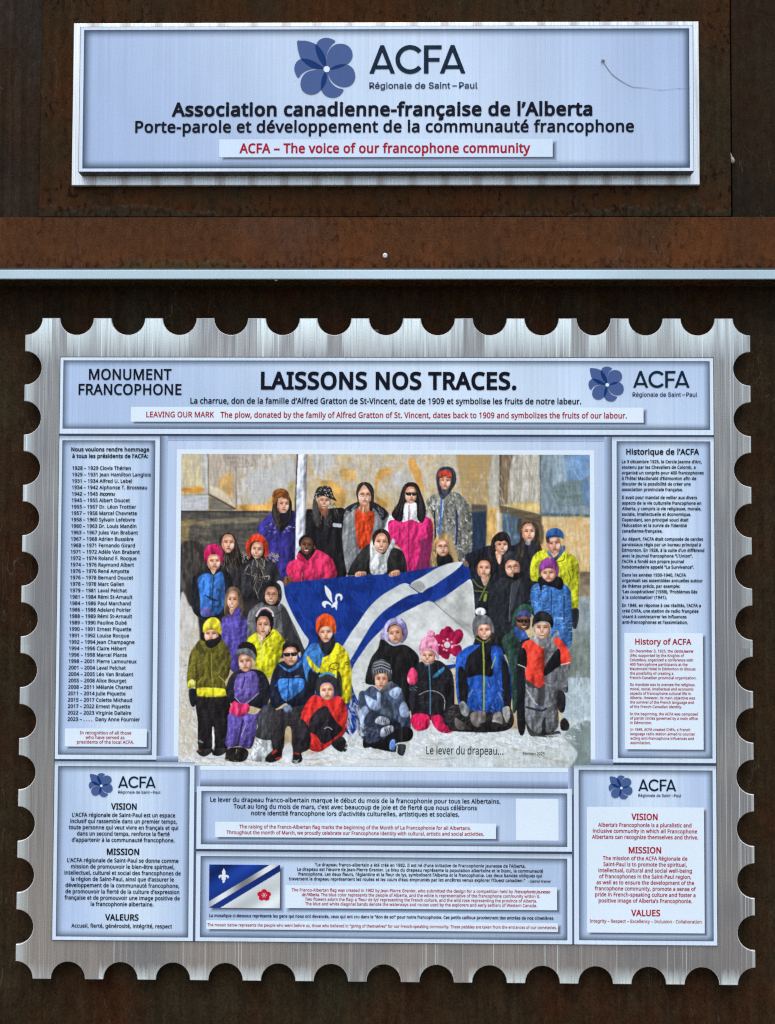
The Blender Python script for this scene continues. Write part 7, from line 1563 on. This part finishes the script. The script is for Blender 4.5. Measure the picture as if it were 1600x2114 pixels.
block(k, 1283.8, 1030, 11.52, [('Il avait pour mandat de veiller aux divers', 1439), ('aspects de la vie culturelle francophone en', 1448), ('Alberta, y compris la vie religieuse, morale,', 1448), ('sociale, intellectuelle et économique.', 1427), ('Cependant, son principal souci était', 1421.5), ('l’éducation et la survie de l’identité', 1418), ('canadienne-française.', 1368)], 6.5, 28, BLACK)
k.obj('lettering', m_print, ip); k = Ink(YT)
block(k, 1283.8, 1115.8, 11.55, [('Au départ, l’ACFA était composée de cercles', 1451.5), ('paroissiaux régis par un bureau principal à', 1447), ('Edmonton. En 1928, à la suite d’un différend', 1454), ('avec le journal francophone “L’Union”,', 1430), ('l’ACFA a fondé son propre journal', 1412), ('hebdomadaire appelé “La Survivance”.', 1433)], 6.5, 28, BLACK)
k.obj('lettering', m_print, ip); k = Ink(YT)
block(k, 1283.8, 1190, 11.5, [('Dans les années 1930-1940, l’ACFA', 1416.5), ('organisait ses assemblées annuelles autour', 1451), ('de thèmes précis, par exemple:', 1404), ('‘Les coopératives’ (1939), ‘Problèmes liés', 1439.5), ('à la colonisation’ (1941).', 1376.5)], 6.5, 28, BLACK)
k.obj('lettering', m_print, ip); k = Ink(YT)
block(k, 1283.8, 1252.8, 11.6, [('En 1949, en réponse à ces réalités, l’ACFA a', 1447), ('créé CHFA, une station de radio française', 1442), ('visant à contrecarrer les influences', 1417.5), ('anti-francophones et l’assimilation.', 1420.5)], 6.5, 28, BLACK)
k.obj('lettering', m_print, ip)
k = Ink(YT)
k.text('History of ACFA', 1311.5, 1427.5, 1330.5, 11.4, 24, RED)
k.obj('lettering', m_print, ip); k = Ink(YT)
block(k, 1299.4, 1346.7, 9.2, [('On December 3, 1925, the *Cercle Jeanne*', 1431.5), ('*d’Arc*, supported by the Knights of', 1412.5), ('Columbus, organized a conference with', 1431), ('400 francophone participants at the', 1419.5), ('Macdonald Hotel in Edmonton to discuss', 1436), ('the possibility of creating a', 1390), ('French-Canadian provincial organization.', 1438)], 5.6, 20, RED)
k.obj('lettering', m_print, ip); k = Ink(YT)
block(k, 1299.4, 1416, 9.12, [('Its mandate was to oversee the religious,', 1435.5), ('moral, social, intellectual and economic', 1432), ('aspects of francophone cultural life in', 1426), ('Alberta. However, its main objective was', 1435), ('the survival of the French language and', 1432.5), ('of the French-Canadian identity.', 1408)], 5.6, 20, RED)
k.obj('lettering', m_print, ip); k = Ink(YT)
block(k, 1299.6, 1476.6, 9.0, [('In the beginning, the ACFA was composed', 1441), ('of parish circles governed by a main office', 1440.5), ('in Edmonton.', 1346)], 5.6, 20, RED)
k.obj('lettering', m_print, ip); k = Ink(YT)
block(k, 1300, 1508.8, 9.1, [('In 1949, ACFA created CHFA, a French', 1425), ('language radio station aimed to counter', 1435), ('acting anti-francophone influences and', 1432.5), ('assimilation.', 1343.5)], 5.6, 20, RED)
k.obj('lettering', m_print, ip)['label'] = 'red lettering on the white strip'
# vision, french
vp = text_panel(v_o, .0072, .0095, .0070, .0098, 'panel in the lower left corner with dark lettering only')
k = Ink(YT)
logo(vp, k, YT, (209.4, 1622), 24.7, 243.7, 321.3, 1626.4, 23.4, 243.7, 331, 1638.2, 7)
k.obj('lettering', m_print, vp); k = Ink(YT)
k.text('VISION', 229, 282, 1671, 12, 27, BLACK)
k.obj('lettering', m_print, vp); k = Ink(YT)
cblock(k, 1686.6, 12.87, [('L’ACFA régionale de Saint-Paul est un espace', 149, 361.5), ('inclusif qui rassemble dans un premier temps,', 145, 365), ('toute personne qui veut vivre en français et qui', 141.7, 367.8), ('dans un second temps, renforce la fierté', 158.8, 350), ('d’appartenir à la communauté francophone.', 148, 360.6)], 8.3, 20, BLACK)
k.obj('lettering', m_print, vp); k = Ink(YT)
k.text('MISSION', 220.5, 287, 1764.6, 12, 27, BLACK)
k.obj('lettering', m_print, vp); k = Ink(YT)
cblock(k, 1780.4, 12.88, [('L’ACFA régionale de Saint-Paul se donne comme', 138.5, 368.3), ('mission de promouvoir le bien-être spirituel,', 146.5, 360), ('intellectuel, culturel et social des francophones de', 133, 373), ('la région de Saint-Paul, ainsi que d’assurer le', 146.3, 359), ('développement de la communauté francophone,', 135, 370), ('de promouvoir la fierté de la culture d’expression', 135, 370), ('française et de promouvoir une image positive de', 133, 371), ('la francophonie albertaine.', 187, 317)], 8.3, 20, BLACK)
k.obj('lettering', m_print, vp); k = Ink(YT)
k.text('VALEURS', 216.7, 286, 1900, 12, 27, BLACK)
k.obj('lettering', m_print, vp); k = Ink(YT)
k.text('Accueil, fierté, générosité, intégrité, respect', 147, 355, 1915.6, 8.2, 18, BLACK)
k.obj('lettering', m_print, vp)
# flag raising
fp = text_panel(f_o, .0095, .0095, .0095, .0093, 'wide low panel under the painting with a blank white square', .5, False)
strip(fp, YS, (444, 1696.5), (1024, 1700), (1024, 1732), (444, 1728))
k = Ink(YS); k.quad(*R4((1065, 1648), (1153, 1650), (1153, 1736), (1065, 1734.5), YS), ink(WHITE)); k.obj('white_square', m_print, fp)
k = Ink(YT)
cblock(k, 1656.9, 13.7, [('Le lever du drapeau franco-albertain marque le début du mois de la francophonie pour tous les Albertains.', 434, 1033), ('Tout au long du mois de mars, c’est avec beaucoup de joie et de fierté que nous célébrons', 482, 984.5), ('notre identité francophone lors d’activités culturelles, artistiques et sociales.', 518.5, 948)], 9.2, 18, BLACK)
k.obj('lettering', m_print, fp)
k = Ink(YT)
cblock(k, 1711.6, 12, [('The raising of the Franco-Albertan flag marks the beginning of the Month of La Francophonie for all Albertans.', 494, 972), ('Throughout the month of March, we proudly celebrate our Francophone identity with cultural, artistic and social activities.', 467.5, 999)], 7.4, 18, RED)
k.obj('lettering', m_print, fp)['label'] = 'red lettering on the white strip'
# flag history
gp = text_panel(g_o, .0092, .0098, .0078, .0095, 'wide lower middle panel with a small flag picture')
strip(gp, YS, (589, 1827), (1150, 1832), (1150, 1879), (589, 1874.5))
strip(gp, YS, (426, 1900), (1152, 1905.5), (1152, 1924), (426, 1918))
k = Ink(YT)
cblock(k, 1789.6, 9.8, [('“Le drapeau franco-albertain a été créé en 1982. Il est né d’une initiative de Francophonie jeunesse de l’Alberta.', 650, 1085), ('Le drapeau est l’œuvre de Jean-Pierre Grenier. Le bleu du drapeau représente la population albertaine et le blanc, la communauté', 613.5, 1121), ('francophone. Les deux fleurs, l’églantine et la fleur de lys, symbolisent l’Alberta et la francophonie. Les deux bandes obliques qui', 615.5, 1119), ('traversent le drapeau représentent les routes et les cours d’eau empruntés par les ancêtres venus explorer l’Ouest canadien.”', 596.5, 1084)], 6.5, 22, BLACK)
k.obj('lettering', m_print, gp); k = Ink(YT)
k.text('*- Gabriel Kreiner*', 1090, 1138, 1822, 5.4, 8, BLACK)
k.obj('lettering', m_print, gp); k = Ink(YT)
k.text('La mosaïque ci-dessous représente les gens qui nous ont devancés, ceux qui ont cru dans le “don de soi” pour notre francophonie. Ces petits cailloux proviennent des entrées de nos cimetières.', 432, 1144, 1895.8, 6.3, 24, BLACK)
k.obj('lettering', m_print, gp)
k = Ink(YT)
cblock(k, 1842.2, 9.5, [('The Franco-Albertan flag was created in 1982 by Jean-Pierre Grenier, who submitted the design for a competition held by *Francophonie jeunesse*', 602, 1136), ('*de l’Alberta*. The blue color represents the people of Alberta, and the white is representative of the francophone community within it.', 623, 1115), ('Two flowers adorn the flag: a ‘fleur de lys’ representing the French culture, and the wild rose representing the province of Alberta.', 629.5, 1108.5), ('The blue and white diagonal bands denote the waterways and routes used by the explorers and early settlers of Western Canada.', 630, 1108.5)], 6.4, 17, RED)
k.obj('lettering', m_print, gp); k = Ink(YT)
k.text('The mosaic below represents the people who went before us, those who believed in “giving of themselves” for our French-speaking community. These pebbles are taken from the entrances of our cemeteries.', 428, 1149.5, 1915, 6.2, 17, RED)
k.obj('lettering', m_print, gp)['label'] = 'red lettering on the two white strips'
# the small printed flag: colour grid drawn from its geometry
FW_, FH_ = 146, 90
yy, xx = np.mgrid[0:FH_ + 1, 0:FW_ + 1].astype(float); X = xx / FW_ * 1300 + 105; Yv = yy / FH_ * 797 + 130
fold = np.sin((X * .62 + Yv) * .0125) * .5 + np.sin((X * .9 + Yv * 1.0) * .0068 + 1.2) * .5
im = np.zeros((FH_ + 1, FW_ + 1, 3))
im[:] = np.array([24, 54, 132]) * (1 + .30 * fold[..., None])
dl = lambda x0, y0, x1, y1: (Yv - y0) - (y1 - y0) / (x1 - x0) * (X - x0)
sil = np.array([200, 206, 214]) * (.86 + .26 * np.sin(X * .0075 - 1.0)[..., None])
m = (dl(105, 812, 1215, 130) > 0); im[m] = sil[m]
m = (dl(105, 925, 1390, 130) > 0); im[m] = (np.array([22, 46, 118]) * (1 + .25 * fold[..., None]))[m]
m = (dl(320, 925, 1405, 250) > 0); im[m] = np.clip(np.array([202, 212, 218]) * (1 + .13 * fold[..., None]), 0, 246)[m]
def blob(cx_, cy_, rx_, ry_, c): q = ((X - cx_) / rx_) ** 2 + ((Yv - cy_) / ry_) ** 2 < 1; im[q] = c
for a in range(5):
    t = math.radians(90 + 72 * a); blob(1116 + 72 * math.cos(t), 688 - 62 * math.sin(t), 66, 58, (226, 190, 200))
for a in range(5):
    t = math.radians(90 + 72 * a); blob(1116 + 70 * math.cos(t), 688 - 60 * math.sin(t), 58, 51, (182, 30, 56))
blob(1116, 688, 60, 55, (176, 26, 52)); blob(1116, 688, 15, 15, (240, 220, 226))
for a in range(6):
    t = math.radians(60 * a); blob(1116 + 40 * math.cos(t), 688 + 36 * math.sin(t), 9, 9, (236, 196, 206))
wl_ = (222, 230, 240)
q = (np.abs(X - 372) < 34 * np.clip(np.sin(np.clip((Yv - 200) / 190, 0, 1) * math.pi), 0, 1) ** .8); im[q] = wl_
blob(370, 420, 24, 50, wl_); blob(320, 355, 42, 34, wl_); blob(424, 355, 42, 34, wl_); blob(325, 385, 22, 26, (26, 56, 132)); blob(418, 385, 22, 26, (26, 56, 132)); blob(370, 380, 30, 26, wl_); blob(342, 390, 12, 24, wl_); blob(398, 390, 12, 24, wl_)
fr4 = R4((432, 1785), (578, 1785.3), (578, 1874.7), (431.5, 1874.2), YS)
k = Ink(YS); soft_edge(k, (fr4[0] + .006, fr4[1] - .001, fr4[2] + .001, fr4[3] - .006), .006, (84, 92, 108), GROUND, 0, (.0033, -.0033))
gx = np.linspace(fr4[0], fr4[1], FW_ + 1); gz = np.linspace(fr4[3], fr4[2], FH_ + 1); GX, GZ = np.meshgrid(gx, gz)
idx = np.arange((FH_ + 1) * (FW_ + 1)).reshape(FH_ + 1, FW_ + 1)
FQ = np.stack([idx[:-1, :-1], idx[1:, :-1], idx[1:, 1:], idx[:-1, 1:]], -1).reshape(-1, 4)
k.add(np.stack([GX.ravel(), GZ.ravel()], 1), FQ, ink(np.clip(im, 0, 255)).reshape(-1, 3), .0002)
k.obj('flag_picture', m_print, gp)
# vision, english
ep = text_panel(e_o, .0098, .0072, .0085, .0095, 'panel in the lower right corner with red lettering on a tall white sheet')
strip(ep, YS, (1210, 1664.5), (1453, 1668), (1455, 1927), (1213, 1925), (176, 192, 222))
k = Ink(YT)
logo(ep, k, YT, (1282.7, 1626.8), 24.7, 1317.8, 1396, 1633, 24, 1317.8, 1406.5, 1645.2, 6.9)
k.obj('lettering', m_print, ep)
k = Ink(YT)
k.text('VISION', 1303.5, 1357.7, 1692.5, 12.2, 27, RED)
k.obj('lettering', m_print, ep); k = Ink(YT)
cblock(k, 1707.2, 12.4, [('Alberta’s Francophonie is a pluralistic and', 1234.7, 1427.6), ('inclusive community in which all Francophone', 1224, 1439), ('Albertans can recognize themselves and thrive.', 1222, 1441.5)], 8, 21, RED)
k.obj('lettering', m_print, ep); k = Ink(YT)
k.text('MISSION', 1298, 1365, 1761.4, 12.2, 27, RED)
k.obj('lettering', m_print, ep); k = Ink(YT)
cblock(k, 1776, 12.5, [('The mission of the ACFA Régionale de', 1244.5, 1419), ('Saint-Paul is to promote the spiritual,', 1245.7, 1417.8), ('intellectual, cultural and social well-being', 1235.5, 1428.5), ('of francophones in the Saint-Paul region,', 1237, 1427), ('as well as to ensure the development of the', 1231.4, 1433), ('francophone community, promote a sense of', 1228, 1436.5), ('pride in French-speaking culture and foster a', 1228.5, 1436), ('positive image of Alberta’s Francophonie.', 1236, 1429)], 8, 21, RED)
k.obj('lettering', m_print, ep); k = Ink(YT)
k.text('VALUES', 1303, 1363, 1891, 12.2, 27, RED)
k.obj('lettering', m_print, ep); k = Ink(YT)
k.text('Integrity – Respect – Excellency – Inclusion - Collaboration', 1217.5, 1448.5, 1905.4, 6.8, 15, RED)
k.obj('lettering', m_print, ep)['label'] = 'red lettering on the tall white sheet'

# ---------------------------------------------------------------- the picture
m_pic = printed('printed_picture', 0, .36)
PH2, PW2 = PIC.shape[:2]
x00, z00 = px(*PQ[0]); 
c4 = [px(*p, S0 - .0008) for p in PQ]
pr = ((c4[0][0] + c4[3][0]) / 2, (c4[1][0] + c4[2][0]) / 2, (c4[2][1] + c4[3][1]) / 2, (c4[0][1] + c4[1][1]) / 2)
gx = np.linspace(pr[0], pr[1], PW2); gz = np.linspace(pr[3], pr[2], PH2); GX, GZ = np.meshgrid(gx, gz)
idx = np.arange(PH2 * PW2).reshape(PH2, PW2)
FQ = np.stack([idx[:-1, :-1], idx[1:, :-1], idx[1:, 1:], idx[:-1, 1:]], -1).reshape(-1, 4)
me = bpy.data.meshes.new('painting')
pcx, pcz = (pr[0] + pr[1]) / 2, (pr[2] + pr[3]) / 2
VV = np.stack([GX.ravel() - pcx, np.zeros(GX.size), GZ.ravel() - pcz], 1).astype(np.float32)
me.vertices.add(len(VV)); me.vertices.foreach_set('co', VV.ravel())
me.loops.add(FQ.size); me.loops.foreach_set('vertex_index', FQ.ravel().astype(np.int32))
me.polygons.add(len(FQ)); me.polygons.foreach_set('loop_start', np.arange(0, FQ.size, 4, dtype=np.int32))
me.update(calc_edges=True); me.validate()
ca = me.color_attributes.new('Col', 'FLOAT_COLOR', 'POINT')
cc = np.ones((len(VV), 4), np.float32); cc[:, :3] = ink(PIC).reshape(-1, 3); ca.data.foreach_set('color', cc.ravel())
me.materials.append(m_pic)
po = bpy.data.objects.new('painting', me); COL.objects.link(po); po.parent = st_
po.location = Vector((pcx, S0 - .0008, pcz)) - st_.location
po['label'] = 'printed painting of a winter group portrait holding a large flag'
k = Ink(S0 - .0004)
k.rings([mat_r, pr], [ink(WHITE)] * 2, 0, fill=False); k.obj('mat', m_print, po)
k = Ink(S0 - .0012)
k.text('Le lever du drapeau…'.replace('…', '...'), 880, 1039, 1557.5, 17, 6, (40, 50, 60), track=6)
k.obj('lettering', m_print, po); k = Ink(S0 - .0012)
k.text('Bermen 2025', 1079.5, 1124.5, 1559, 6.4, 8, (50, 60, 70))
k.obj('lettering', m_print, po)

# ---------------------------------------------------------------- small things caught on the signs
def tube(pts, radii, n=7):
    V = []; F = []
    P = [Vector(p) for p in pts]
    for i, p in enumerate(P):
        d = (P[min(i + 1, len(P) - 1)] - P[max(i - 1, 0)]).normalized()
        a = d.cross(Vector((0, 1, 0))).normalized(); b_ = d.cross(a)
        for j in range(n):
            t = 2 * math.pi * j / n; V.append(tuple(p + (a * math.cos(t) + b_ * math.sin(t)) * radii[i]))
    for i in range(len(P) - 1):
        for j in range(n):
            q = i * n + j; r = i * n + (j + 1) % n; F.append((q, r, r + n, q + n))
    F.append(tuple(range(n))[::-1]); F.append(tuple(len(V) - n + j for j in range(n)))
    return V, F
def lump(c, rad, seed, n=3, amp=.35):
    import bmesh
    r = np.random.default_rng(seed); bm = bmesh.new(); bmesh.ops.create_icosphere(bm, subdivisions=n, radius=1)
    ph = r.random((6, 3)) * 5; V = []
    for v in bm.verts:
        k_ = 1 + amp * sum(math.sin(Vector(ph[i]).dot(v.co) * 1.6 + i) for i in range(6)) / 3
        V.append((c[0] + v.co.x * rad[0] * k_, c[1] + v.co.y * rad[1] * k_, c[2] + v.co.z * rad[2] * k_))
    bm.verts.index_update(); F = [[v.index for v in f.verts] for f in bm.faces]; bm.free(); return V, F
m_wisp = plain('dry_stalk', (.30, .295, .29), .8)
zo = lambda x, y: px(1200 + x / 6.4, 100 + y / 6.4, FY - .0012)
def wisp_pts(L, n=6):
    q = np.array([zo(x, y) for x, y in L]); out = []
    q = np.vstack([2 * q[0] - q[1], q, 2 * q[-1] - q[-2]])
    for i in range(1, len(q) - 2):
        for j in range(n):
            t = j / n; a, b_, c_, d_ = q[i - 1:i + 3]
            out.append(.5 * (2 * b_ + (c_ - a) * t + (2 * a - 5 * b_ + 4 * c_ - d_) * t * t + (3 * b_ - a - 3 * c_ + d_) * t ** 3))
    out.append(q[-2]); return np.array(out)
wc = zo(285, 170)
wt = thing('plant_wisp', (wc[0], FY, wc[1]), 'thin curved dry stalk with a small clump, stuck on the face of the name sign', 'plant debris')
p = wisp_pts([(290, 172), (340, 250), (410, 340), (500, 410), (600, 470), (690, 508), (850, 520), (970, 540), (1080, 548), (1230, 528), (1320, 524), (1375, 526), (1460, 500)])
rad = np.interp(np.arange(len(p)), [0, 10, 28, 34, 40, 46, 54, 58, 64, len(p) - 1], [.0006, .0006, .0004, .00028, .0001, .00022, .0001, .0003, .0001, .0001])
V, F = tube([(x, FY - .0014, z) for x, z in p], rad); mesh_obj('stalk', V, F, m_wisp, wt, smooth=True)
V, F = lump((wc[0], FY - .003, wc[1] + .001), (.0036, .002, .0022), 3); mesh_obj('clump', V, F, m_wisp, wt, smooth=True)
tx, tz = px(1512, 331, SIDE_Y - .004)
V, F = lump((tx, SIDE_Y - .004, tz), (.0042, .004, .0058), 5, 3, .3)
V2, F2 = tube([(tx - .001, SIDE_Y - .004, tz + .003), (tx - .0035, SIDE_Y - .004, tz + .013), (tx - .0042, SIDE_Y - .003, tz + .022)], [.003, .0012, .0003])
n0 = len(V); V += V2; F += [[i + n0 for i in f] for f in F2]
tag(mesh_obj('white_tuft', V, F, plain('pale_fluff', (.42, .40, .37), .95), loc=(tx, SIDE_Y, tz), smooth=True), 'small whitish tuft caught in the right vertical seam between rusted panels', 'tuft')
